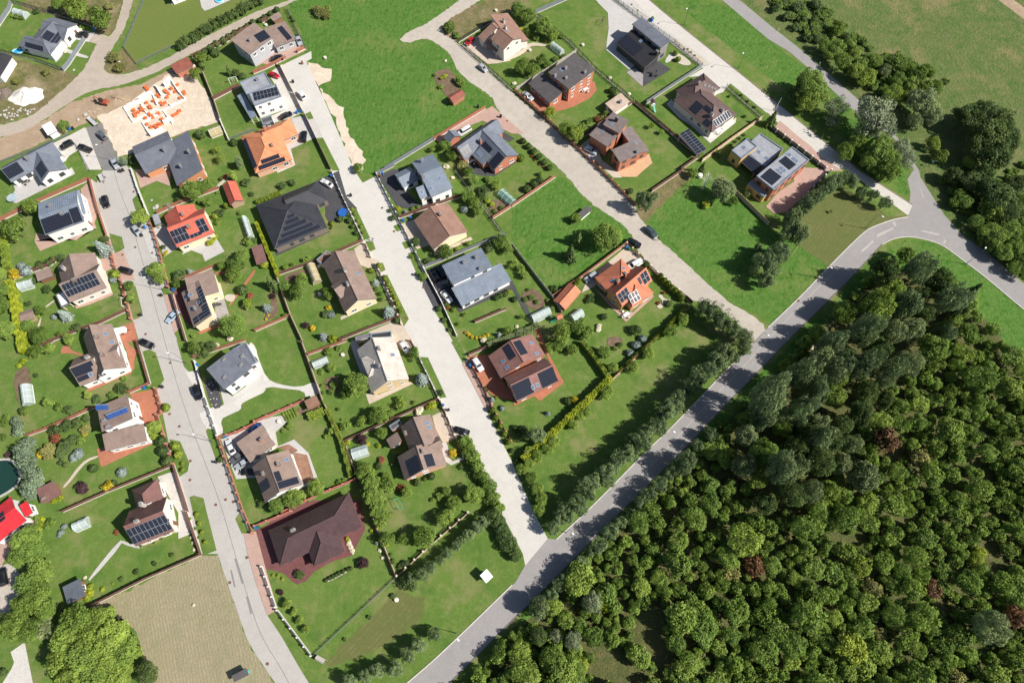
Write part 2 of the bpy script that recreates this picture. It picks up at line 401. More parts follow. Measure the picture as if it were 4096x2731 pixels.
sheet('road', Ff(648, 150, 670, 210, 705, 272, 760, 392, 788, 460, 830, 550, 860, 615, 910, 725, 928, 750, 945, 789, 963, 816, 1008, 916, 1045, 999, 1075, 1002, 1150, 1174, 1176, 1223, 1201, 1271, 1207, 1301, 1183, 1338, 1258, 1236, 1226, 1176, 1176, 1061, 1150, 985, 1125, 939, 1110, 894, 1075, 826, 1060, 789, 1045, 767, 975, 624, 948, 567, 903, 477, 865, 404, 833, 420, 814, 392, 748, 237, 703, 142, 716, 135, 715, 118), M_CONC)
sheet('road', Ff(1050, 5, 988, 50, 913, 87, 933, 102, 978, 85, 1018, 110, 1035, 127, 1055, 172, 1133, 225, 1138, 245, 1176, 295, 1203, 317, 1291, 392, 1301, 404, 1351, 464, 1421, 507, 1453, 542, 1461, 566, 1481, 597, 1513, 632, 1573, 684, 1608, 694, 1651, 704, 1723, 774, 1745, 785, 1764, 752, 1718, 717, 1676, 697, 1626, 652, 1551, 582, 1516, 552, 1461, 492, 1461, 474, 1388, 400, 1376, 392, 1313, 332, 1216, 245, 1176, 213, 1053, 100, 1013, 75, 1018, 52, 1078, 18, 1150, -30, 1110, -40), M_GRAVEL, smooth=1, rag=.16)
sheet('road', Ff(870, 1640, 935, 1568, 1013, 1501, 1176, 1343, 1183, 1338, 1205, 1300, 1258, 1236, 1278, 1238, 1346, 1176, 1401, 1121, 1501, 1019, 1531, 994, 1726, 789, 1764, 752, 1836, 684, 1904, 612, 1984, 532, 2014, 517, 2059, 502, 2086, 499, 2091, 442, 2084, 412, 2099, 390, 2071, 332, 2030, 300, 1956, 250, 1889, 185, 1814, 120, 1764, 90, 1658, 0, 1600, -50, 1640, -50, 1698, 0, 1764, 55, 1846, 120, 1984, 240, 2051, 305, 2074, 332, 2111, 392, 2114, 407, 2139, 447, 2169, 494, 2214, 544, 2264, 577, 2352, 652, 2600, 860, 2600, 910, 2450, 790, 2352, 712, 2264, 637, 2214, 600, 2164, 562, 2126, 550, 2089, 543, 2051, 548, 2026, 562, 1989, 602, 1914, 680, 1806, 784, 1764, 831, 1651, 946, 1546, 1059, 1424, 1176, 1301, 1301, 1176, 1425, 1033, 1568, 960, 1640), M_ASPH)
sheet('road', Ff(1400, -40, 1416, 0, 1611, 155, 1650, 170, 1764, 260, 1899, 392, 1919, 392, 2010, 450, 2085, 496, 2096, 471, 1974, 392, 1764, 220, 1538, 40, 1491, 0, 1460, -40), M_CONC2)
sheet('road_apron', Ff(1416, 0, 1611, 155, 1640, 150, 1500, 47, 1456, 0, 1440, -30, 1400, -30), M_PAVG)
# patches and seams on the asphalt
for q in (T03.l(2150, 425, 2168, 425, 2235, 650, 2220, 655), T03.l(2113, 530, 2130, 530, 2165, 685, 2150, 685), T03.l(2258, 772, 2275, 772, 2318, 930, 2300, 932)):
    sheet('asphalt_patch', q, M_PATCH)
for q in (T31.l(1140, 470, 1160, 465, 1180, 505, 1165, 512), T31.l(1410, 545, 1570, 580, 1568, 596, 1405, 556), T31.l(1000, 585, 1150, 520, 1155, 535, 1005, 610), T31.l(850, 740, 960, 640, 975, 650, 870, 745), T31.l(1605, 665, 1625, 630, 1640, 640, 1620, 675), T31.l(1390, 160, 1396, 158, 1432, 248, 1426, 252)):
    sheet('asphalt_patch', q, M_ASPHA)
def strip(name, pts, w, z, mat, off=0.0):
    """a thin painted or cut line following a polyline"""
    if z is None:
        LAYER[0] += .0008; z = LAYER[0]
    P = [gp(p) for p in pts]; mb = MB()
    for a, b in zip(P, P[1:]):
        d = (b - a); n = Vector((-d.y, d.x, 0)).normalized()
        a2 = a + n * off; b2 = b + n * off
        mb.face([(*(a2 - n * w / 2).xy, 0), (*(b2 - n * w / 2).xy, 0), (*(b2 + n * w / 2).xy, 0), (*(a2 + n * w / 2).xy, 0)])
    o = obj(name, mb.mesh(name, mat), None, (0, 0, z)); o['kind'] = 'structure'; return o
def kerb(pts, w=.22, h=.14, mat=None):
    P = [gp(p) for p in chaikin(pts, 2, False)]; mb = MB()
    for a, b in zip(P, P[1:]):
        d = (b - a); n = Vector((-d.y, d.x, 0)).normalized() * w / 2
        mb.face([(*(a - n).xy, h), (*(b - n).xy, h), (*(b + n).xy, h), (*(a + n).xy, h)])
        for s in (-1, 1): mb.face([(*(a + n * s).xy, 0), (*(b + n * s).xy, 0), (*(b + n * s).xy, h), (*(a + n * s).xy, h)])
    o = obj('kerb', mb.mesh('kerb', mat or M_KERB)); o['kind'] = 'structure'; return o
M_SEAM = plain('bitumen_seam', (.12, .115, .11), .8)
strip('road_seam', chaikin(Ff(262, 392, 275, 440, 300, 500, 318, 568, 345, 660, 372, 760, 400, 860, 432, 960, 470, 1060, 505, 1150, 545, 1290, 577, 1395, 600, 1462, 650, 1540, 680, 1600), 2, False), .10, None, M_SEAM)
strip('road_seam', chaikin(Ff(1290, 1290, 1400, 1165, 1490, 1075, 1560, 1000, 1640, 910, 1700, 850, 1800, 740, 1930, 610), 2, False), .09, None, M_CONC2)
strip('road_seam', chaikin(Ff(800, 470, 850, 560, 905, 680, 960, 800), 1, False), .1, None, M_CONC2)
kerb(Ff(935, 1568, 1013, 1501, 1176, 1343))
kerb(Ff(1278, 1238, 1346, 1176, 1401, 1121, 1501, 1019, 1531, 994, 1726, 789))
kerb(Ff(1764, 752, 1836, 684, 1904, 612, 1984, 532, 2014, 517, 2059, 502, 2086, 499))
kerb(Ff(2450, 790, 2352, 712, 2264, 637, 2214, 600, 2164, 562, 2126, 550, 2089, 543, 2051, 548, 2026, 562))
kerb(Ff(2026, 562, 1989, 602, 1914, 680, 1806, 784, 1764, 831, 1651, 946, 1546, 1059, 1424, 1176, 1301, 1301, 1176, 1425, 1033, 1568), mat=plain('dark_kerb', (.16, .13, .11), .9))
kerb(Ff(1491, 0, 1538, 40, 1764, 220, 1974, 392, 2096, 471), mat=plain('brown_kerb', (.28, .20, .16), .9))
# green verges beside the street
for q in (T01.l(1005, 575, 1120, 608, 1145, 710, 1060, 765, 1020, 660), T01.l(1130, 1030, 1190, 1015, 1245, 1060, 1310, 1300, 1280, 1350, 1225, 1370), T02.l(1310, 90, 1370, 72, 1430, 100, 1510, 350, 1440, 440, 1390, 385),
          T02.l(1555, 895, 1655, 915, 1740, 1110, 1725, 1190, 1650, 1240, 1600, 1130), T03.l(1740, -140, 1780, -155, 1870, -130, 1900, 0, 1990, 350, 1860, 395), T01.l(1215, 265, 1290, 190, 1370, 420, 1245, 360),
          T02.l(1620, -20, 1730, 0, 1800, 270, 1740, 280, 1690, 230), T02.l(1890, 820, 1945, 750, 2055, 1100, 1990, 1105), T03.l(2160, 60, 2200, 0, 2290, 190, 2220, 195),
          T11.l(860, 345, 920, 345, 1050, 620, 990, 640), T11.l(1000, 645, 1075, 650, 1100, 720, 1045, 745), T11.l(1100, 855, 1165, 845, 1190, 910, 1135, 940), T11.l(1155, 970, 1205, 955, 1405, 1360, 1360, 1430), T12.l(1500, 140, 1580, 145, 1750, 510, 1690, 520),
          T11.l(1260, 510, 1310, 485, 1340, 545, 1295, 560), T11.l(1340, 660, 1395, 640, 1430, 700, 1370, 720), T11.l(1395, 760, 1450, 740, 1560, 1020, 1510, 1025), T11.l(1640, 1290, 1700, 1240, 1850, 1500, 1890, 1650, 1850, 1640, 1760, 1480),
          T12.l(1790, 0, 1880, 0, 1940, 160, 1900, 200), T12.l(2120, 640, 2150, 590, 2351, 960, 2420, 1160, 2340, 1080), T10.l(450, 1050, 500, 1025, 530, 1090, 480, 1100), T10.l(555, 1270, 615, 1265, 770, 1568, 690, 1568),
          T20.l(1960, 790, 2010, 765, 2351, 1040, 2351, 1070, 2280, 1090), T30.l(170, 1260, 240, 1240, 370, 1340, 320, 1375), T30.l(355, 1410, 395, 1370, 465, 1420, 455, 1490),
          T31.l(560, -20, 700, -20, 1290, 415, 1100, 420, 700, 150), T01.l(1600, 1490, 1660, 1430, 1780, 1568, 1640, 1568), T01.l(870, 60, 940, 0, 945, -30, 820, -20), T01.l(1480, 1080, 1530, 1060, 1580, 1140, 1500, 1140)):
    sheet('verge', q, M_LAWN)
# ---------------------------------------------------------------- houses
W_WHITE = plain('white_render', (.80, .79, .76), .8, .04)
W_CREAM = plain('cream_render', (.78, .66, .46), .8, .05)
W_PINK = plain('pink_white_render', (.76, .64, .57), .8, .05)
W_GREY = plain('grey_render', (.40, .40, .42), .8, .06)
W_ORANGE = plain('orange_brick', (.55, .25, .12), .85, .14, 2)
W_RED = plain('red_brick', (.42, .165, .10), .85, .14, 2)
W_BLACK = plain('dark_cladding', (.065, .06, .062), .7, .12)
W_GBRICK = plain('grey_brick', (.25, .23, .225), .85, .15, 2)
W_YEL = plain('ochre_render', (.55, .36, .13), .8, .06)
W_TAN = plain('tan_render', (.42, .30, .20), .8, .08)
W_SALM = plain('salmon_brick', (.62, .36, .25), .85, .12, 2)
W_WOOD = plain('brown_timber', (.22, .115, .065), .8, .2, 2)
RF = dict(
    slate=tiled('slate_tile', (.105, .11, .135), .35, .33), bluegrey=tiled('blue_grey_tile', (.155, .175, .215), .4, .4), felt=tiled('grey_felt', (.125, .135, .165), 1.0, 1.0, .85, 'felt'),
    taupe=tiled('taupe_tile', (.255, .185, .155), .33, .3), brown=tiled('brown_tile', (.225, .125, .085), .35, .33), pinkbrown=tiled('pink_brown_tile', (.29, .17, .13), .35, .33),
    orange=tiled('orange_tile', (.57, .195, .11), .35, .33), salmon=tiled('salmon_orange_tile', (.66, .255, .125), .35, .33), red=tiled('red_tile', (.52, .125, .085), .35, .33),
    wine=tiled('wine_tile', (.082, .047, .050), .38, .35, .45), winem=tiled('wine_metal_tile', (.24, .122, .105), .4, .22, .55, 'corr'), winel=tiled('wine_brown_tile', (.185, .095, .085), .35, .3, .6),
    black=tiled('black_tile', (.030, .030, .036), .35, .33), dark=tiled('dark_felt', (.085, .078, .080), 1.0, 1.0, .85, 'felt'), darktile=tiled('graphite_tile', (.040, .042, .050), .35, .33, .5),
    dbrown=tiled('dark_brown_tile', (.13, .085, .08), .35, .33), pale=tiled('pale_corrugated_sheet', (.50, .455, .41), 1.2, .18, .85, 'corr'), redm=tiled('red_metal_tile', (.56, .03, .04), .4, .25, .45, 'corr'),
    metal=tiled('blue_grey_metal', (.19, .225, .28), 9, 9, .42, 'felt', .5), rust=tiled('rusty_sheet', (.26, .085, .06), .9, .2, .7, 'corr'), greyb=tiled('grey_brown_felt', (.165, .135, .13), 1.0, 1.0, .85, 'felt'),
    beige=tiled('beige_felt', (.42, .33, .26), 1.0, 1.0, .85, 'felt'), white=plain('white_sheet', (.80, .80, .78), .5, .03), flatg=tiled('flat_grey_membrane', (.27, .28, .31), 1.5, 1.5, .8, 'felt'), steelg=tiled('dark_corrugated', (.10, .115, .14), 1.2, .2, .5, 'corr'),
)
M_WIN = glassy('window_glass', (.055, .065, .07)); M_WFR = plain('window_frame_white', (.72, .71, .69), .5, .03); M_WFD = plain('window_frame_dark', (.06, .055, .055), .5, .05)
M_PV = solarmat('solar_cells'); M_PVF = plain('panel_frame_silver', (.52, .54, .56), .35, .03, metal=.6); M_PVB = plain('panel_frame_black', (.03, .03, .035), .4, .05)
M_DOOR = plain('door_brown', (.20, .10, .055), .6); M_GDOOR = plain('garage_door_grey', (.30, .30, .31), .6); M_CAP = plain('chimney_cap', (.22, .21, .20), .7)
M_GUT = plain('gutter_grey', (.16, .16, .17), .5)

def unit_window(fr):
    mb = MB(); t = .08
    mb.box(-.5, .5, -.04, .07, 0, t).box(-.5, .5, -.04, .07, 1 - t, 1).box(-.5, -.5 + t, -.04, .06, t, 1 - t).box(.5 - t, .5, -.04, .06, t, 1 - t).box(-.03, .03, -.04, .05, t, 1 - t)
    mb.box(-.56, .56, -.04, .14, -.06, -.002)
    return mb.mesh('window', fr)
MW_W, MW_D = unit_window(M_WFR), unit_window(M_WFD)
mb = MB(); mb.box(-.47, .47, -.03, .025, .04, .96); ME_PANE = mb.mesh('pane', M_WIN)
mb = MB(); mb.box(-.5, .5, -.04, .08, 0, 1).box(-.42, .42, .08, .10, .06, .47).box(-.42, .42, .08, .10, .53, .94); ME_DOOR = mb.mesh('door', M_DOOR); ME_GDOOR = mb.mesh('garage_door', M_GDOOR)
mb = MB(); mb.box(.34, .40, .10, .15, .45, .50); ME_HANDLE = mb.mesh('handle', M_PVF)
def unit_panel(frame):
    mb = MB(); mb.box(0, 1, 0, 1, -.03, .005, 1)
    mb.face([(.03, .02, .009), (.97, .02, .009), (.97, .98, .009), (.03, .98, .009)], 0, [(0, 0), (1, 0), (1, 1), (0, 1)])
    return mb.mesh('solar_panel', [M_PV, frame])
ME_PVS, ME_PVK = unit_panel(M_PVF), unit_panel(M_PVB)
mb = MB(); mb.box(-.5, .5, -.5, -.4, 0, .1).box(-.5, .5, .4, .5, 0, .1).box(-.5, -.38, -.4, .4, 0, .1).box(.38, .5, -.4, .4, 0, .1); ME_SKY = mb.mesh('skylight', M_PVF)
mb = MB(); mb.box(-.38, .38, -.4, .4, 0, .06); ME_SKYG = mb.mesh('pane', glassy('skylight_glass', (.10, .16, .27), .05))

class Vol:
    def __init__(s, kind, cs, p1, p2, p3, e, r, roof=None, wall=None, rt=False, ha=1, hb=1, o=.4, nowall=False, base=0.0, wins=True):
        s.kind, s.e, s.r, s.roof, s.wallm, s.nowall, s.base, s.wins, s.o = kind, e, r, roof, wall, nowall, base, wins, o
        P1, P2 = gp(cs(*p1), e), gp(cs(*p2), e)
        P3 = gp(cs(*p3), r if (rt or kind == 'S') else e)
        ax = (P2 - P1); ax.z = 0; s.L = ax.length; ax.normalize()
        n = Vector((-ax.y, ax.x, 0)); W = (P3 - P1).dot(n)
        if W < 0: n = -n; W = -W
        if rt: W *= 2
        s.W, s.ax, s.n = W, ax, n; s.O = Vector((P1.x, P1.y, 0)); s.ha, s.hb = ha, hb
        L = s.L; yr = W * .5; hw = min(W / 2, L / max(1, ha + hb) * .98)
        xa, xb = ha * hw, L - hb * hw; s.xa, s.xb, s.yr = xa, xb, yr
        if kind == 'G':
            s.faces = [[(0, 0, e), (L, 0, e), (L, yr, r), (0, yr, r)], [(L, W, e), (0, W, e), (0, yr, r), (L, yr, r)]]
        elif kind == 'H':
            s.faces = [[(0, 0, e), (L, 0, e), (xb, yr, r), (xa, yr, r)], [(L, W, e), (0, W, e), (xa, yr, r), (xb, yr, r)]]
            if ha: s.faces.append([(0, W, e), (0, 0, e), (xa, yr, r)])
            if hb: s.faces.append([(L, 0, e), (L, W, e), (xb, yr, r)])
        elif kind == 'S':
            s.faces = [[(0, 0, e), (L, 0, e), (L, W, r), (0, W, r)]]
        else:
            s.faces = [[(0, 0, e), (L, 0, e), (L, W, e), (0, W, e)]]
    def w(s, p): return s.O + s.ax * p[0] + s.n * p[1] + Vector((0, 0, p[2]))
    def hz(s, x, y):
        if s.kind == 'F': return s.e
        if s.kind == 'S': return s.e + (s.r - s.e) * y / s.W
        t = min(y, s.W - y) / (s.W / 2)
        if s.kind == 'H':
            if s.ha and s.xa > 0: t = min(t, x / s.xa)
            if s.hb and s.xb < s.L: t = min(t, (s.L - x) / (s.L - s.xb))
        return s.e + (s.r - s.e) * t
    def inside(s, P, m=0.0):
        d = P - s.O; x, y = d.dot(s.ax), d.dot(s.n)
        o = s.o + m
        return o < x < s.L - o and o < y < s.W - o and P.z < s.hz(x, y)

def roof_mesh(v, org, mat, th=.2):
    mb = MB(); cnt = {}
    key = lambda p: (round(p[0], 3), round(p[1], 3))
    for f in v.faces:
        P = [v.w(p) - org for p in f]
        nrm = (P[1] - P[0]).cross(P[2] - P[0])
        if nrm.z < 0: P = P[::-1]; nrm = -nrm; f = f[::-1]
        nrm.normalize()
        e = Vector((0, 0, 1)).cross(nrm)
        e = e.normalized() if e.length > .02 else v.ax
        up = nrm.cross(e)
        uv = [(p.dot(e), p.dot(up)) for p in P]
        mb.face(P, 0, uv)
        mb.face([p - Vector((0, 0, th)) for p in P][::-1], 1)
        for i in range(len(f)):
            a, b = f[i], f[(i + 1) % len(f)]; k = frozenset((key(a), key(b)))
            cnt.setdefault(k, []).append((a, b))
    for k, l in cnt.items():
        if len(l) == 1:
            a, b = (v.w(p) - org for p in l[0]); d = Vector((0, 0, th))
            mb.face([a - d, b - d, b, a], 1)
    v.ridges = [tuple(v.w(p) - org for p in l[0]) for k, l in cnt.items() if len(l) == 2]
    return mb.mesh('roof', [mat, M_GUT])

LANDMARKS = []
def ray_roofs(vols, p):
    d = ray(p); best = None
    for v in vols:
        for f in v.faces:
            P = [v.w(q) for q in f]; n = (P[1] - P[0]).cross(P[2] - P[0]).normalized()
            if abs(n.dot(d)) < 1e-6: continue
            t = (P[0] - CAMP).dot(n) / n.dot(d); h = CAMP + d * t
            # inside test in plan
            s = 0; ok = True
            for i in range(len(P)):
                a, b = P[i], P[(i + 1) % len(P)]
                c = (b.x - a.x) * (h.y - a.y) - (b.y - a.y) * (h.x - a.x)
                if abs(c) < 1e-9: continue
                if s == 0: s = 1 if c > 0 else -1
                elif (c > 0) != (s > 0): ok = False; break
            if ok and (best is None or t < best[0]): best = (t, h, n if n.z > 0 else -n, v)
    return best

def local_frame(n, ax=None):
    e = Vector((0, 0, 1)).cross(n)
    if e.length < .03: e = Vector(ax) if ax else Vector((1, 0, 0))
    e = (e - n * e.dot(n)).normalized(); up = n.cross(e)
    return e, up

def house(name, label, short, cs, vols, wall, roof, chim=(), sky=(), pv=(), cat='house', dark_frames=False, seams=False, group=None, door=True, winskip=.22, overhang=.4):
    VS = [Vol(v[0], cs, v[1], v[2], v[3], v[4], v[5], **(v[6] if len(v) > 6 else {})) for v in vols]
    c = sum((v.w((v.L / 2, v.W / 2, 0)) for v in VS), Vector()) / len(VS); org = Vector((c.x, c.y, 0))
    root = empty(name, org)
    seed = random.Random(int(abs(c.x) * 7 + abs(c.y) * 3))
    ndoor = 0
    for vi, v in enumerate(VS):
        rm = RF[v.roof or roof]; wm = v.wallm or wall
        if v.kind == 'F':
            mb = MB(); M = lambda p: v.w(p) - org
            o = .3
            mb.face([M(p) for p in ((o, o, v.e - .28), (v.L - o, o, v.e - .28), (v.L - o, v.W - o, v.e - .28), (o, v.W - o, v.e - .28))], 0, [(0, 0), (v.L, 0), (v.L, v.W), (0, v.W)])
            F4 = Matrix.Translation(v.O - org) @ Matrix(((v.ax.x, v.n.x, 0, 0), (v.ax.y, v.n.y, 0, 0), (0, 0, 1, 0), (0, 0, 0, 1)))
            for b in ((0, v.L, 0, o), (0, v.L, v.W - o, v.W), (0, o, o, v.W - o), (v.L - o, v.L, o, v.W - o)):
                mb.box(*b, v.e - .5, v.e, 1, F4)
            rf = obj('roof', mb.mesh('roof', [rm, RF['metal'] if not v.nowall else M_GUT]), root)
            v.o = .03
        else:
            rf = obj('roof', roof_mesh(v, org, rm), root)
            if v.ridges and not seams:
                q = MB()
                for a, b in v.ridges: q.bar(a + Vector((0, 0, .03)), b + Vector((0, 0, .03)), .13, n=6)
                obj('ridge_cap', q.mesh('ridge_cap', rm), rf)
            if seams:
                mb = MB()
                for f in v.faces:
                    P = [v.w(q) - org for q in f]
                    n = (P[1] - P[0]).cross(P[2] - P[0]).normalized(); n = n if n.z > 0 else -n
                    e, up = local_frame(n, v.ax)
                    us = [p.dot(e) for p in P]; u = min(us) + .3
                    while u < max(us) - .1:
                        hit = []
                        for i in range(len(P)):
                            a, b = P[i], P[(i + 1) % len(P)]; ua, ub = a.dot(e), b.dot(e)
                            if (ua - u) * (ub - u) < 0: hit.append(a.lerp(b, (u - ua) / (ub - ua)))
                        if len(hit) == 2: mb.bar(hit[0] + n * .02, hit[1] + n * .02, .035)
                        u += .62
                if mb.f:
                    so = obj('seam', mb.mesh('seam', plain('seam_shadow_grey', (.10, .115, .14), .5)), rf); so['kind'] = 'stuff'  # standing-seam ribs in a darker grey than the roof sheet
        if v.nowall:
            mb = MB()
            for x in (.25, v.L - .25):
                for y in (.25, v.W - .25):
                    p = v.w((x, y, 0)) - org; mb.box(p.x - .09, p.x + .09, p.y - .09, p.y + .09, 0, v.hz(x, y) - .15)
            for k in range(0, len(mb.f), 6):
                q = MB(); q.v = mb.v[k * 4:(k + 6) * 4]; q.f = [tuple(i - k * 4 for i in f) for f in mb.f[k:k + 6]]; q.mi = mb.mi[k:k + 6]; q.uv = mb.uv[k:k + 6]
                obj('post', q.mesh('post', wm), root)
            continue
        o = v.o; L, Wd = v.L, v.W
        c4 = [(o, o), (L - o, o), (L - o, Wd - o), (o, Wd - o)]
        mb = MB()
        for k in range(4):
            a, b = c4[k], c4[(k + 1) % 4]
            pts = [(a[0], a[1], 0), (b[0], b[1], 0), (b[0], b[1], v.hz(*b) - .1)]
            if v.kind == 'G' and k in (1, 3): pts.append((a[0], v.yr, v.hz(a[0], v.yr) - .1))
            pts.append((a[0], a[1], v.hz(*a) - .1))
            mb.face([v.w(p) - org for p in pts])
        obj('wall', mb.mesh('wall', wm), root)
        if not v.wins: continue
        for k in range(4):
            a, b = c4[k], c4[(k + 1) % 4]
            A, B = v.w((*a, 0)), v.w((*b, 0)); d = (B - A); ln = d.length
            if ln < 2.4: continue
            d.normalize(); out = Vector((d.y, -d.x, 0))
            mid = v.w((L / 2, Wd / 2, 0))
            if (A - mid).dot(out) < 0: out = -out
            n = max(1, int((ln - .6) / 2.9))
            for fl in (0, 1):
                z0 = .95 + fl * 2.85
                for i in range(n):
                    t = (i + .5) / n; X = a[0] + (b[0] - a[0]) * t; Y = a[1] + (b[1] - a[1]) * t
                    if v.hz(X, Y) < z0 + 1.75: continue
                    P = A + d * (ln * t) + out * .01
                    if any(u is not v and not u.nowall and u.inside(P + Vector((0, 0, z0 + .7)), -.3) for u in VS): continue
                    is_door = door and fl == 0 and ndoor == 0 and k == 1 and n > 1
                    if seed.random() < winskip and not is_door: continue
                    X3 = d if d.cross(Vector((0, 0, 1))).dot(out) < 0 else d
                    Mr = Matrix(((d.x, out.x, 0, 0), (d.y, out.y, 0, 0), (0, 0, 1, 0), (0, 0, 0, 1)))
                    if is_door:
                        ndoor = 1
                        dm = Matrix.Translation(P - org + Vector((0, 0, .02))) @ Mr @ Matrix.Diagonal((1.1, 1, 2.1, 1))
                        do = obj('door', ME_DOOR, root, mw=dm); obj('handle', ME_HANDLE, do); continue
                    wd = seed.choice((1.1, 1.4, 1.7)); hh = seed.choice((1.2, 1.35, 1.35))
                    wm4 = Matrix.Translation(P - org + Vector((0, 0, z0))) @ Mr @ Matrix.Diagonal((wd, 1, hh, 1))
                    wo = obj('window', MW_D if dark_frames else MW_W, root, mw=wm4); obj('pane', ME_PANE, wo)
    for c_ in chim:
        u, v_, hgt, mt = c_[0], c_[1], (c_[2] if len(c_) > 2 else 1.3), (c_[3] if len(c_) > 3 else None)
        h = ray_roofs(VS, cs(u, v_))
        if not h: print('chimney misses', short, u, v_); continue
        P = h[1] - org; ax = h[3].ax; an = math.atan2(ax.y, ax.x)
        mb = MB(); mb.box(-.5, .5, -.32, .32, -.9, hgt)
        mt = mt or plain('chimney_brown', (.22, .14, .11), .8)
        co = obj('chimney', mb.mesh('chimney', mt), root, mw=Matrix.Translation(P) @ Matrix.Rotation(an, 4, 'Z'))
        mb = MB(); mb.box(-.56, .56, -.38, .38, hgt, hgt + .1).box(-.3, -.1, -.1, .1, hgt + .1, hgt + .38).box(.1, .3, -.1, .1, hgt + .1, hgt + .38)
        obj('chimney_cap', mb.mesh('chimney_cap', M_CAP), co)
    for u, v_ in sky:
        h = ray_roofs(VS, cs(u, v_))
        if not h: print('skylight misses', short, u, v_); continue
        e, up = local_frame(h[2], h[3].ax); n = h[2]
        z = h[1] - org - (n * .0) - (Vector((0, 0, .26)) if h[3].kind == 'F' else Vector())
        M4 = Matrix(((e.x, up.x, n.x, z.x), (e.y, up.y, n.y, z.y), (e.z, up.z, n.z, z.z), (0, 0, 0, 1)))
        so = obj('skylight', ME_SKY, root, mw=M4 @ Matrix.Diagonal((.95, 1.3, 1.2, 1))); obj('pane', ME_SKYG, so)
    for a in pv:
        fr = ME_PVS if (len(a) > 4 and 's' in str(a[4])) else ME_PVK
        big = 1.0
        hs = [ray_roofs(VS, cs(*q)) for q in a[:4]]
        h0 = next((h for h in (ray_roofs(VS, cs(sum(q[0] for q in a[:4]) / 4, sum(q[1] for q in a[:4]) / 4)),) if h), None)
        if not h0: print('pv misses', short); continue
        n = h0[2]; P0 = h0[1] - (Vector((0, 0, .22)) if h0[3].kind == 'F' else Vector())
        Q = []
        for q in a[:4]:
            d = ray(cs(*q)); t = (P0 - CAMP).dot(n) / n.dot(d); Q.append(CAMP + d * t - org)
        # fit a rectangle aligned with the slope
        e, up = local_frame(n, h0[3].ax)
        if h0[3].kind == 'F' or abs(n.z) > .995:
            e = (Q[1] - Q[0]).normalized(); up = n.cross(e)
        cen = sum(Q, Vector()) / 4
        eu = sorted((q - cen).dot(e) for q in Q); ev = sorted((q - cen).dot(up) for q in Q)
        w = (eu[2] + eu[3] - eu[0] - eu[1]) / 2; hgt = (ev[2] + ev[3] - ev[0] - ev[1]) / 2
        nc, nr = max(1, round(w / 1.1)), max(1, round(hgt / 1.78))
        if hgt < 1.5: nr = 1
        if len(a) > 5: nc, nr = a[5]
        o0 = cen - e * w / 2 - up * hgt / 2 + n * .1
        pw, ph = w / nc, hgt / nr
        for i in range(nc):
            for j in range(nr):
                z = o0 + e * (i * pw) + up * (j * ph)
                M4 = Matrix(((e.x, up.x, n.x, z.x), (e.y, up.y, n.y, z.y), (e.z, up.z, n.z, z.z), (0, 0, 0, 1)))
                obj('solar_panel', fr, root, mw=M4 @ Matrix.Diagonal((pw * .975, ph * .985, 1, 1)))
    reg(root, label, cat, group, label)
    if short: LANDMARKS.append((short, img(org + Vector((0, 0, 2)))))
    return root, VS

C = CS
K = 5.8725; J = 3.355
k1, k2, k3, k4, k5, k6, k7, k8 = C(0, 30, K), C(0, 500, K), C(500, 480, K), C(900, 20, K), C(920, 270, K), C(920, 450, K), C(1850, 20, K), C(1740, 440, J)
k9, k10, k11, k12, k13, k14, k15, k16 = C(1500, 600, J), C(2050, 200, J), C(2420, 60, J), C(2640, 280, J), C(2310, 440, J), C(2890, 500, J), C(2330, 1000, J), C(1880, 1300, J)
k17, k18, k19, k20, k21, k22, k23, k24 = C(860, 1680, J), C(1380, 1290, J), C(1500, 1630, J), C(780, 1350, J), C(200, 1280, J), C(350, 1540, J), C(430, 1900, J), C(0, 1950, J)
M_RBR = plain('chimney_red_brick', (.42, .16, .10), .85); M_CGR = plain('chimney_grey', (.20, .21, .24), .7); M_CWH = plain('chimney_pale', (.5, .46, .42), .8)
D = dict

house('house', 'white bungalow with stepped black solar panels near the top left corner', 'white house with stepped solar panels', k1, [
    ('H', (1180, 1108), (1640, 515), (830, 640), 3.0, 5.2, D(ha=1, hb=0)), ('H', (420, 905), (1170, 1108), (640, 660), 3.0, 5.2, D(ha=1, hb=1)),
    ('G', (1240, 230), (1820, 390), (1380, 420), 3.1, 4.9, D(rt=True))], W_WHITE, 'felt', dark_frames=True,
    pv=[((1095, 545), (1310, 620), (1140, 830), (975, 690)), ((1390, 560), (1460, 590), (1160, 940), (1095, 900)), ((1520, 525), (1575, 560), (1180, 1045), (1115, 1010)), ((520, 850), (1000, 830), (1060, 950), (1030, 1060)), ((510, 880), (820, 800), (1000, 900), (560, 920))][:3] + [((560, 850), (980, 860), (1055, 1050), (640, 930))])
house('house', 'white bungalow with crossing blue-grey gables and grey terrace at left edge', 'white bungalow with crossing gables', k2, [
    ('G', (265, 1345), (1465, 705), (840, 620), 2.8, 5.2, D(rt=True)), ('G', (1265, 545), (1580, 1030), (965, 1360), 2.8, 5.15)], W_WHITE, 'bluegrey', dark_frames=True,
    chim=[(680, 825, 1.6, M_CGR)], pv=[((35, 1050), (395, 865), (585, 1085), (230, 1275)), ((965, 840), (1120, 1065), (985, 1255), (840, 1015))])
house('house', 'orange brick house with dark slate-blue roof planes beside the sand building site', 'orange brick house with slate roof', k3, [
    ('S', (1215, 1540), (885, 620), (1810, 1115), 3.0, 5.6), ('G', (480, 1265), (1330, 880), (775, 592), 3.0, 5.3, D(rt=True))], W_ORANGE, 'felt',
    chim=[(960, 740, 1.7, M_CGR), (1520, 770, 1.2, M_CGR), (1330, 1110, 1.3, M_CGR)])
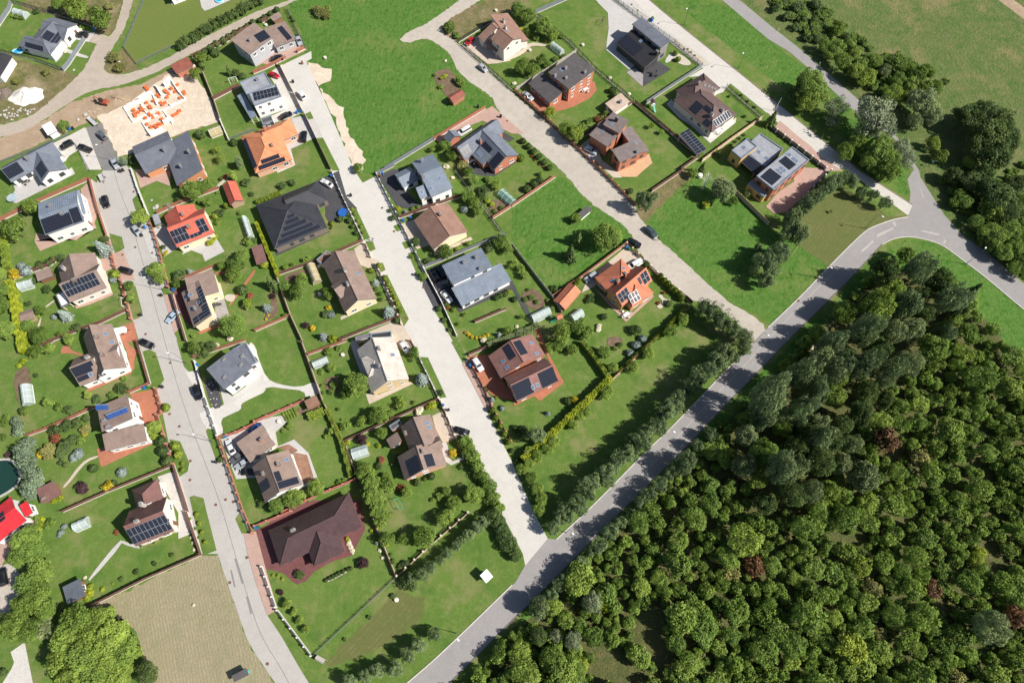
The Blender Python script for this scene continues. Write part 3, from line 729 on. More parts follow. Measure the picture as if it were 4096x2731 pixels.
house('house', 'grey two-storey house with taupe mono-pitch roof at head of pale street', 'grey house with taupe roof', k4, [
    ('S', (570, 1170), (1130, 760), (225, 740), 5.9, 6.6), ('S', (1170, 1000), (1660, 810), (960, 540), 3.2, 4.0)], W_GREY, 'taupe',
    chim=[(600, 850, 1.0, M_CGR), (860, 530, .7, M_CGR)], pv=[((910, 578), (1065, 750), (840, 912), (690, 730)), ((1345, 500), (1590, 790), (1470, 835), (1220, 540))])
house('house', 'white cube house with grey parapets and silver-gridded solar panels', 'white cube house', k5, [
    ('F', (565, 890), (1205, 665), (440, 600), 6.0, 6.0), ('F', (390, 640), (985, 390), (230, 340), 4.9, 4.9), ('S', (490, 1215), (165, 670), (640, 1150), 2.5, 2.9, D(nowall=True, roof='metal')), ('F', (760, 1330), (1010, 1250), (720, 1200), 2.7, 2.7, D(wall=W_BLACK, roof='dark'))], W_WHITE, 'flatg',
    chim=[(640, 290, .5, M_CGR)], pv=[((515, 600), (1090, 460), (1150, 610), (600, 825), 's')])
house('house', 'salmon orange hip-roofed bungalow with strips of black solar panels', 'orange hip-roofed bungalow', k6, [
    ('H', (600, 1425), (255, 570), (1455, 1095), 3.0, 5.7), ('H', (900, 790), (1605, 510), (1440, 125), 3.0, 5.2, D(ha=0, hb=1))], W_SALM, 'salmon',
    chim=[(860, 430, 2.2, M_RBR), (1000, 800, 1.0, M_RBR)], pv=[((720, 1125), (1135, 965), (1180, 1055), (750, 1225)), ((660, 1270), (1270, 1030), (1310, 1130), (690, 1370)), ((295, 660), (380, 600), (640, 1265), (560, 1330))])
house('house', 'cream two-storey house with pinkish brown gables behind the dark fence', 'cream house with pinkish roof', k7, [
    ('G', (965, 1060), (655, 795), (1435, 790), 5.5, 7.3), ('G', (480, 860), (355, 745), (770, 512), 3.3, 5.4, D(rt=True)), ('S', (1560, 830), (1060, 190), (900, 560), 3.0, 5.2), ('S', (790, 1115), (520, 900), (880, 1040), 2.8, 3.2, D(nowall=True))], W_PINK, 'pinkbrown',
    chim=[(970, 420, 1.3, M_CWH), (1010, 570, 1.3, M_CWH)], sky=[(1060, 620)])
house('house', 'red brick house with crossing slate-grey roofs beside the gravel road', 'brick house with slate cross-roofs', k8, [
    ('G', (395, 668), (930, 290), (562, 320), 3.0, 6.0, D(rt=True)), ('G', (1125, 605), (800, 262), (805, 810), 3.0, 6.1), ('G', (190, 450), (110, 370), (348, 345), 3.0, 4.6), ('S', (640, 740), (500, 605), (760, 620), 3.0, 4.4)], W_RED, 'bluegrey',
    chim=[(610, 440, 1.5, M_RBR)], sky=[(575, 565), (592, 582), (612, 600)], pv=[((318, 528), (450, 447), (488, 572), (385, 634)), ((680, 425), (780, 528), (690, 625), (583, 515)), ((855, 563), (940, 640), (800, 785), (720, 710))])
house('house', 'white house with blue-grey standing-seam roof and dark yard', 'white house with seamed metal roof', k9, [
    ('G', (490, 165), (770, 50), (740, 277), 5.0, 7.4, D(rt=True)), ('S', (610, 660), (835, 575), (560, 500), 4.2, 5.8), ('G', (380, 505), (590, 400), (235, 340), 2.8, 4.3)], W_WHITE, 'metal', seams=True, dark_frames=True,
    chim=[(635, 160, 1.6, M_CGR), (650, 375, 1.2, M_CGR)], sky=[(865, 380), (750, 515), (625, 565)])
house('house', 'red brick two-storey house with flat charcoal roof and red terrace', 'brick house with flat charcoal roof', k10, [
    ('S', (760, 530), (1115, 262), (440, 325), 6.2, 6.5), ('S', (500, 718), (210, 448), (695, 565), 2.9, 4.4)], W_RED, 'dark',
    chim=[(570, 360, 1.0, M_CGR), (712, 260, 1.0, M_CGR), (970, 310, .8, M_CGR), (718, 385, .7, M_CGR)], sky=[(655, 270)])
house('house', 'black modern house with two mono-pitch roofs beside the concrete road', 'black mono-pitch house', k11, [
    ('S', (750, 445), (360, 125), (935, 390), 6.4, 6.9, D(wall=W_GBRICK, roof='felt')), ('S', (535, 710), (145, 385), (745, 510), 2.9, 4.9)], W_BLACK, 'black', dark_frames=True,
    chim=[(690, 530, 1.5, W_BLACK)], sky=[(480, 350)], pv=[((280, 270), (520, 440), (395, 552), (170, 378))])
house('house', 'brown hip-roofed villa with white walls and scattered solar panels', 'brown hip-roofed villa', k12, [
    ('H', (690, 838), (180, 402), (1035, 595), 3.2, 6.4), ('H', (215, 275), (585, 45), (820, 240), 3.2, 5.9)], W_PINK, 'dbrown',
    chim=[(515, 200, 1.2), (690, 620, 1.2, M_CWH), (830, 560, 1.0, M_CWH)], pv=[((490, 420), (555, 450), (525, 640), (385, 520)), ((600, 460), (695, 520), (690, 600), (590, 540)), ((590, 655), (690, 655), (690, 800), (580, 730)), ((890, 560), (985, 610), (720, 790), (725, 660), 's'), ((580, 195), (610, 190), (630, 215), (595, 225), 'k', (1, 1)), ((640, 205), (670, 205), (680, 230), (640, 245), 'k', (1, 1)), ((680, 225), (715, 225), (720, 250), (685, 262), 'k', (1, 1)), ((725, 240), (755, 245), (760, 265), (725, 280), 'k', (1, 1))])
house('house', 'brown brick house with staggered grey-brown mono-pitch roofs and tan terrace', 'brown staggered-roof house', k13, [
    ('S', (400, 495), (155, 335), (712, 348), 5.4, 6.0), ('S', (560, 315), (340, 195), (760, 180), 7.4, 7.9), ('S', (570, 702), (855, 570), (450, 540), 5.6, 6.2), ('S', (965, 550), (725, 220), (815, 605), 3.2, 4.6)], W_RED, 'greyb', dark_frames=True,
    chim=[(520, 150, 1.8, W_BLACK), (490, 500, .8), (800, 570, .8, M_CGR)], sky=[(460, 190), (343, 282), (775, 435)])
house('house', 'flat-roofed grey and ochre house with rooftop panels and pink forecourt', 'ochre and grey flat-roofed house', k14, [
    ('F', (690, 868), (1170, 465), (470, 670), 6.2, 6.2, D(wall=W_RED)), ('F', (255, 450), (470, 285), (125, 335), 4.9, 4.9), ('F', (575, 560), (820, 320), (330, 270), 3.6, 3.6), ('S', (430, 655), (245, 490), (570, 562), 2.7, 3.5, D(nowall=True, roof='dark')), ('F', (560, 965), (665, 880), (365, 765), 3.2, 3.2)], W_YEL, 'flatg', dark_frames=True,
    sky=[(900, 393), (965, 450), (992, 475), (800, 575), (830, 600), (755, 605), (785, 632), (290, 295), (490, 355), (595, 440)], pv=[((845, 415), (988, 532), (895, 610), (765, 485)), ((640, 580), (800, 700), (660, 815), (515, 690)), ((365, 405), (545, 560), (430, 640), (260, 490))])
house('house', 'orange tiled villa with ochre walls and silver-gridded solar panels', 'orange tiled villa', k15, [
    ('G', (535, 757), (938, 408), (320, 548), 4.0, 7.2), ('H', (955, 575), (800, 400), (690, 800), 3.5, 6.2, D(ha=1, hb=0)), ('H', (325, 540), (165, 370), (635, 235), 3.4, 6.2, D(ha=0, hb=1))], plain('ochre_brick', (.55, .30, .13), .85, .12, 2), 'orange',
    chim=[(470, 440, 1.5, M_RBR), (570, 325, .8, M_RBR)], sky=[(550, 245), (405, 410)], pv=[((840, 265), (925, 400), (840, 445), (755, 345), 's'), ((760, 350), (800, 440), (800, 450), (710, 400), 's', (2, 1)), ((600, 480), (620, 600), (540, 735), (460, 605), 's'), ((680, 495), (775, 590), (690, 785), (630, 650), 's')])
house('house', 'wine-red ribbed roof house with large black panels and red paved yard', 'wine-red ribbed-roof house', k16, [
    ('G', (415, 710), (245, 415), (930, 270), 3.4, 6.8), ('G', (629, 1025), (1184, 755), (825, 668), 3.4, 6.9, D(rt=True))], W_RED, 'winem',
    chim=[(615, 620, 1.4), (760, 530, .9)], sky=[(820, 240), (895, 380), (445, 485), (495, 565), (845, 830), (905, 800)], pv=[((552, 808), (790, 700), (862, 900), (625, 1008)), ((912, 645), (1108, 552), (1180, 745), (968, 848)), ((575, 228), (705, 188), (740, 385), (680, 410)), ((515, 250), (625, 400), (570, 465), (405, 330))])
house('house', 'brown roofed house with separate garage wing and red slatted terrace', 'brown house with red slatted terrace', T12, [
    ('G', (425, 1312), (300, 990), (80, 1468), 4.2, 7.3)], W_WHITE, 'taupe', chim=[(215, 1130, 1.3), (75, 1215, 1.0)], sky=[(280, 1083)],
    pv=[((170, 1275), (385, 1258), (400, 1305), (205, 1350)), ((160, 1195), (215, 1185), (240, 1275), (185, 1290)), ((30, 1300), (100, 1250), (140, 1330), (55, 1395))])
house('garage', 'low brown-roofed garage wing beside the four parked cars', 'brown-roofed garage wing', k17, [('S', (470, 570), (810, 325), (310, 285), 3.2, 3.9)], W_PINK, 'taupe', chim=[(640, 265, 1.2, M_RBR)], cat='garage')
house('house', 'pale corrugated gable-roofed house with one dark roof slope', 'pale corrugated-roof house', k18, [
    ('G', (860, 757), (655, 190), (175, 405), 3.4, 7.6), ('H', (320, 730), (470, 665), (210, 480), 5.0, 6.4, D(ha=1, hb=0, wins=False)), ('F', (145, 238), (360, 178), (128, 195), 2.8, 2.8, D(roof='brown')), ('F', (345, 226), (626, 190), (300, 150), 3.0, 3.0, D(roof='darktile'))], plain('yellow_stone', (.66, .50, .30), .85, .1, 2), 'pale',
    chim=[(460, 355, 1.0, W_WOOD), (465, 585, .9, M_CGR)], sky=[(637, 432)])
house('house', 'taupe ribbed-roof house with black triangular canopy above its drive', 'taupe house with black canopy', k19, [
    ('G', (965, 765), (860, 455), (275, 575), 3.3, 7.3), ('G', (890, 460), (735, 88), (565, 250), 3.3, 6.8, D(rt=True)), ('S', (215, 548), (150, 425), (330, 385), 2.8, 4.0), ('F', (225, 305), (365, 215), (195, 235), 2.8, 2.8, D(roof='dark')), ('G', (850, 380), (690, 460), (915, 530), 4.2, 5.4, D(wins=False))], W_SALM, 'taupe',
    chim=[(415, 350, 1.1), (645, 590, 1.0, M_CGR)], sky=[(700, 205), (725, 265), (375, 610)], pv=[((640, 640), (745, 610), (825, 770), (710, 800)), ((545, 630), (650, 830), (490, 900), (400, 740))])
house('house', 'white house with plain dark grey roof and white terrace path', 'white house with plain dark roof', k20, [
    ('S', (390, 700), (775, 395), (160, 415), 6.0, 6.6), ('F', (700, 400), (830, 325), (560, 120), 3.2, 3.2)], W_WHITE, 'felt', dark_frames=True, chim=[(640, 250, .4, M_CGR), (400, 530, .3, M_CGR), (620, 365, .3, M_CGR), (390, 295, .3, M_CGR)])
house('house', 'white L-shaped house with grey-taupe gables and black solar rows', 'white L-shaped taupe-roofed house', k21, [
    ('G', (1028, 632), (830, 50), (630, 800), 3.6, 7.4), ('G', (403, 888), (720, 760), (255, 645), 3.4, 6.8, D(rt=True)), ('G', (915, 315), (770, 365), (1000, 530), 4.6, 6.2, D(wins=False))], W_WHITE, 'taupe',
    chim=[(640, 235, 1.0), (715, 470, 1.1), (520, 510, 1.2, M_CWH)], sky=[(745, 185), (830, 297), (545, 728)], pv=[((270, 655), (545, 535), (590, 600), (315, 715), 'k', (6, 1)), ((310, 715), (545, 615), (585, 670), (350, 775), 'k', (5, 1)), ((350, 775), (500, 715), (535, 775), (390, 832), 'k', (3, 1))])
house('house', 'white house with two brown mono-pitch roofs and blue tube collectors', 'white house with blue collectors', k22, [
    ('S', (190, 625), (605, 445), (120, 300), 7.0, 6.2), ('S', (243, 890), (800, 745), (195, 655), 3.6, 5.0)], W_WHITE, 'taupe', chim=[(290, 560, .8, M_CGR), (235, 480, .6, M_CGR)])
house('house', 'pale house with wine-brown roofs and a wide gridded solar array', 'wine-brown house with wide solar array', k23, [
    ('G', (376, 953), (893, 745), (485, 580), 3.4, 7.4, D(rt=True)), ('H', (750, 320), (675, 45), (330, 195), 3.4, 6.2, D(ha=0, hb=1))], W_PINK, 'winel',
    chim=[(400, 620, .8, M_CWH), (480, 395, 1.6, M_CWH)], pv=[((255, 728), (765, 522), (868, 713), (348, 930), 's')])
house('house', 'white house with bright red metal roof at the left edge', 'bright red-roofed house', k24, [
    ('G', (-70, 770), (357, 437), (145, 120), 3.2, 4.6), ('S', (340, 395), (440, 335), (235, 250), 3.0, 3.5)], W_WHITE, 'redm', pv=[((-60, 420), (20, 300), (95, 405), (-10, 480))])
house('house', 'white house with blue-grey metal roof and broad black panels', 'white house with broad black panels', T01, [
    ('G', (415, 590), (775, 460), (515, 362), 5.4, 6.8, D(rt=True)), ('H', (458, 506), (785, 388), (725, 172), 4.4, 6.2)], W_WHITE, 'metal', seams=True, chim=[(575, 400, .9, M_CGR), (470, 330, 1.0, M_CGR)], sky=[(595, 288)], pv=[((365, 450), (530, 395), (590, 520), (425, 580)), ((535, 425), (615, 375), (690, 480), (590, 520)), ((620, 360), (705, 330), (770, 455), (690, 485))])
house('house', 'taupe-roofed house with dark solar array and white sunroom canopy', 'taupe house with sunroom', T01, [
    ('G', (935, 990), (870, 750), (530, 880), 3.5, 6.8), ('G', (640, 1208), (980, 1070), (705, 980), 3.6, 7.0, D(rt=True)), ('F', (560, 1252), (637, 1212), (530, 1125), 2.6, 2.6, D(nowall=True, roof='white'))], W_PINK, 'taupe', chim=[(600, 905, 1.5, M_CWH), (690, 1010, 1.0)], pv=[((560, 1045), (860, 930), (925, 1040), (625, 1165), 's')])
house('house', 'red tiled house with yellow walls and gridded solar panels', 'red tiled yellow house', T01, [
    ('G', (1625, 705), (1965, 570), (1717, 458), 3.4, 6.8, D(rt=True)), ('G', (1840, 450), (1782, 305), (1505, 410), 3.3, 5.6)], W_CREAM, 'red', chim=[(1690, 415, 1.4, M_RBR), (1745, 525, 1.4, M_RBR)], pv=[((1555, 560), (1695, 500), (1745, 625), (1615, 675), 's'), ((1785, 462), (1865, 430), (1928, 545), (1850, 580), 's'), ((1745, 590), (1845, 550), (1855, 585), (1750, 625), 's')])
house('house', 'brown roofed house with L of solar panels and rear terrace', 'brown house with panel L', T01, [
    ('S', (1780, 1440), (1665, 1120), (1955, 1350), 3.6, 6.0), ('S', (2012, 1108), (1955, 905), (1700, 1010), 5.0, 5.6)], W_CREAM, 'taupe', chim=[(1800, 1270, 1.0, M_CGR)], sky=[(1718, 1165), (1748, 1140), (1820, 1212), (1755, 1262)], pv=[((1775, 1092), (1848, 1060), (1905, 1210), (1830, 1240), 's'), ((1845, 1240), (1905, 1215), (1940, 1315), (1880, 1345), 's'), ((1768, 1350), (1870, 1300), (1885, 1350), (1785, 1412), 's')])
house('house', 'large graphite hip-roofed bungalow with tiered black panels', 'graphite hip-roofed bungalow', T11, [
    ('H', (170, 720), (655, 520), (5, 315), 3.0, 6.0), ('H', (330, 410), (662, 268), (585, 85), 3.0, 5.6, D(ha=0, hb=1))], plain('brown_grey_brick', (.20, .16, .14), .85, .15, 2), 'darktile', dark_frames=True,
    pv=[((290, 412), (348, 390), (358, 415), (295, 440)), ((275, 460), (385, 418), (400, 448), (275, 500)), ((255, 515), (455, 442), (468, 475), (255, 558)), ((228, 588), (515, 470), (527, 500), (240, 620)), ((203, 645), (580, 490), (592, 525), (210, 680))])
house('house', 'long taupe gable house with small chimneys and white bay window', 'long taupe gable house', T11, [
    ('G', (1110, 1172), (900, 733), (815, 1305), 3.4, 7.0), ('G', (775, 1172), (905, 1085), (715, 1040), 4.6, 6.2, D(wins=False)), ('F', (605, 860), (705, 775), (575, 795), 2.8, 2.8, D(roof='brown'))], W_CREAM, 'taupe', chim=[(820, 920, 1.2, M_CWH), (845, 1045, 1.0, M_CWH)], sky=[(938, 943)])
house('house', 'brown gable house with cream end wall and white pergola', 'brown gable house', T11, [
    ('G', (1630, 725), (1450, 455), (1965, 585), 3.2, 5.9)], W_CREAM, 'pinkbrown', chim=[(1690, 410, 1.2, W_WOOD)])
house('house', 'white house with two broad blue-grey seamed metal roofs', 'house with two seamed roofs', T11, [
    ('S', (1810, 1048), (2175, 880), (1715, 865), 6.0, 5.3), ('S', (1890, 1245), (2345, 1010), (1805, 1070), 2.9, 4.2)], W_WHITE, 'metal', seams=True, dark_frames=True, chim=[(1915, 845, .8, M_CGR), (2025, 800, .9, M_CGR), (2060, 900, .6, M_CGR)])
house('house', 'large wine-coloured hip-roofed bungalow with wine paving around it', 'wine hip-roofed bungalow', T13, [
    ('H', (220, 495), (975, 130), (105, 170), 3.0, 6.4), ('H', (820, 355), (730, 120), (530, 495), 3.0, 5.6, D(ha=1, hb=0))], plain('wine_brick', (.25, .10, .09), .85, .15, 2), 'wine', dark_frames=True, chim=[(345, 165, .9, M_CWH)])
house('house', 'unfinished black-roofed house cut by the left edge of the picture', 'unfinished house', T00, [('G', (-150, 690), (-30, 500), (90, 560), 3.0, 4.2)], W_WHITE, 'black')
house('house', 'white house cut off by the top edge of the picture', 'house at the top edge', T00, [('H', (1560, -10), (1690, -60), (1480, -170), 3.0, 5.0)], W_WHITE, 'slate')
# ---------------------------------------------------------------- sheds and other small roofs
def shed(label, short, cs, vol, wall, roof, name='shed', cat='shed', **k):
    return house(name, label, short, cs, [vol], wall, roof, cat=cat, winskip=.6, **k)
shed('rusty red sheet shed beside the dirt road', 'rusty red shed', T00, ('S', (1620, 678), (1778, 598), (1565, 600), 2.5, 3.0), W_RED, 'rust')
shed('small brown ribbed shed behind the grey taupe-roofed house', None, k4, ('S', (1140, 385), (1350, 265), (1035, 290), 2.5, 2.8), W_WOOD, 'taupe')
shed('rusty gabled shed in the bright green meadow', 'rusty meadow shed', T10, ('G', (1810, 945), (1925, 870), (1770, 885), 2.2, 3.0), W_RED, 'rust')
shed('beige flat-roofed sauna hut below the flat charcoal roof', 'beige sauna hut', T20, ('S', (940, 1035), (1085, 935), (865, 945), 2.6, 3.0), W_PINK, 'beige', chim=[(995, 945, .9, M_CGR)])
shed('solar-roofed carport left of the brown hip-roofed villa terrace', 'solar carport', T20, ('S', (1700, 1425), (1790, 1370), (1540, 1240), 2.4, 2.9, D(nowall=True)), plain('white_post', (.75, .74, .72), .6), 'dark', name='carport', cat='carport', pv=[((1615, 1175), (1785, 1370), (1705, 1415), (1545, 1240), 's')])
shed('grey felt shed standing alone in the middle meadow', 'grey meadow shed', T21, ('S', (640, 440), (738, 355), (600, 400), 2.0, 2.3), W_WHITE, 'dark')
shed('orange tiled shed beside the orange villa greenhouse', 'orange tiled shed', T21, ('G', (490, 1275), (635, 1110), (385, 1185), 2.4, 3.6), W_RED, 'orange')
shed('bright red gabled shed by the long greenhouse', 'bright red gabled shed', T01, ('G', (2115, 320), (2045, 140), (2235, 270), 2.4, 3.8), W_TAN, 'red')
shed('taupe-roofed shed beside the yellow shrub on the left', 'taupe garden shed', T01, ('S', (345, 1015), (482, 965), (330, 930), 2.4, 2.8), W_WOOD, 'taupe')
shed('small grey shed beside the yellow-green hedge on the left', 'small grey shed', T01, ('G', (195, 1395), (315, 1350), (170, 1305), 2.1, 2.7), W_TAN, 'taupe')
shed('wine-roofed garden hut beside the blue-green conifer hedge', 'wine-roofed hut', T02, ('S', (380, 1490), (540, 1410), (360, 1340), 2.4, 2.8), W_WOOD, 'winel', chim=[(415, 1440, .6, W_WOOD)])
shed('dark corrugated shed at the bottom left by big trees', 'dark corrugated shed', T03, ('S', (620, 845), (780, 765), (583, 680), 2.6, 3.0), W_WOOD, 'steelg')
shed('little kiosk with turquoise front at the bottom of the hay field', 'turquoise kiosk', T03, ('S', (2150, 1560), (2285, 1490), (2115, 1505), 2.1, 2.4), plain('turquoise_paint', (.05, .50, .42), .5), 'dark')
shed('wine-roofed shed beside the graphite bungalow hedge', 'wine-roofed garden shed', T11, ('S', (5, 862), (102, 830), (-50, 705), 2.4, 2.8), W_WOOD, 'winel')
shed('small brown shed at the end of the white path', 'small brown shed', T12, ('S', (480, 625), (590, 570), (450, 540), 2.3, 2.7), W_WOOD, 'brown')
shed('white sheet shelter standing on the lower lawn', 'white shelter', T13, ('S', (2115, 650), (2178, 590), (2050, 585), 2.4, 2.7), W_WHITE, 'white', name='shelter', cat='shelter')
shed('little wooden well house at the lawn fence corner', None, T13, ('G', (540, 1352), (618, 1395), (570, 1312), 1.3, 1.9, D(nowall=True)), W_WOOD, 'pale', name='well_house', cat='well house')
shed('rust-coloured carport roof against the fence left of the red-roofed house', None, T01, ('S', (1425, 500), (1480, 480), (1390, 412), 2.2, 2.4, D(nowall=True)), W_WOOD, 'flatg', name='carport', cat='carport')
shed('tall white site container beside the dug soil', 'white site container', T00, ('S', (440, 1245), (525, 1200), (395, 1150), 2.5, 2.5), W_WHITE, 'white', name='site_container', cat='container')
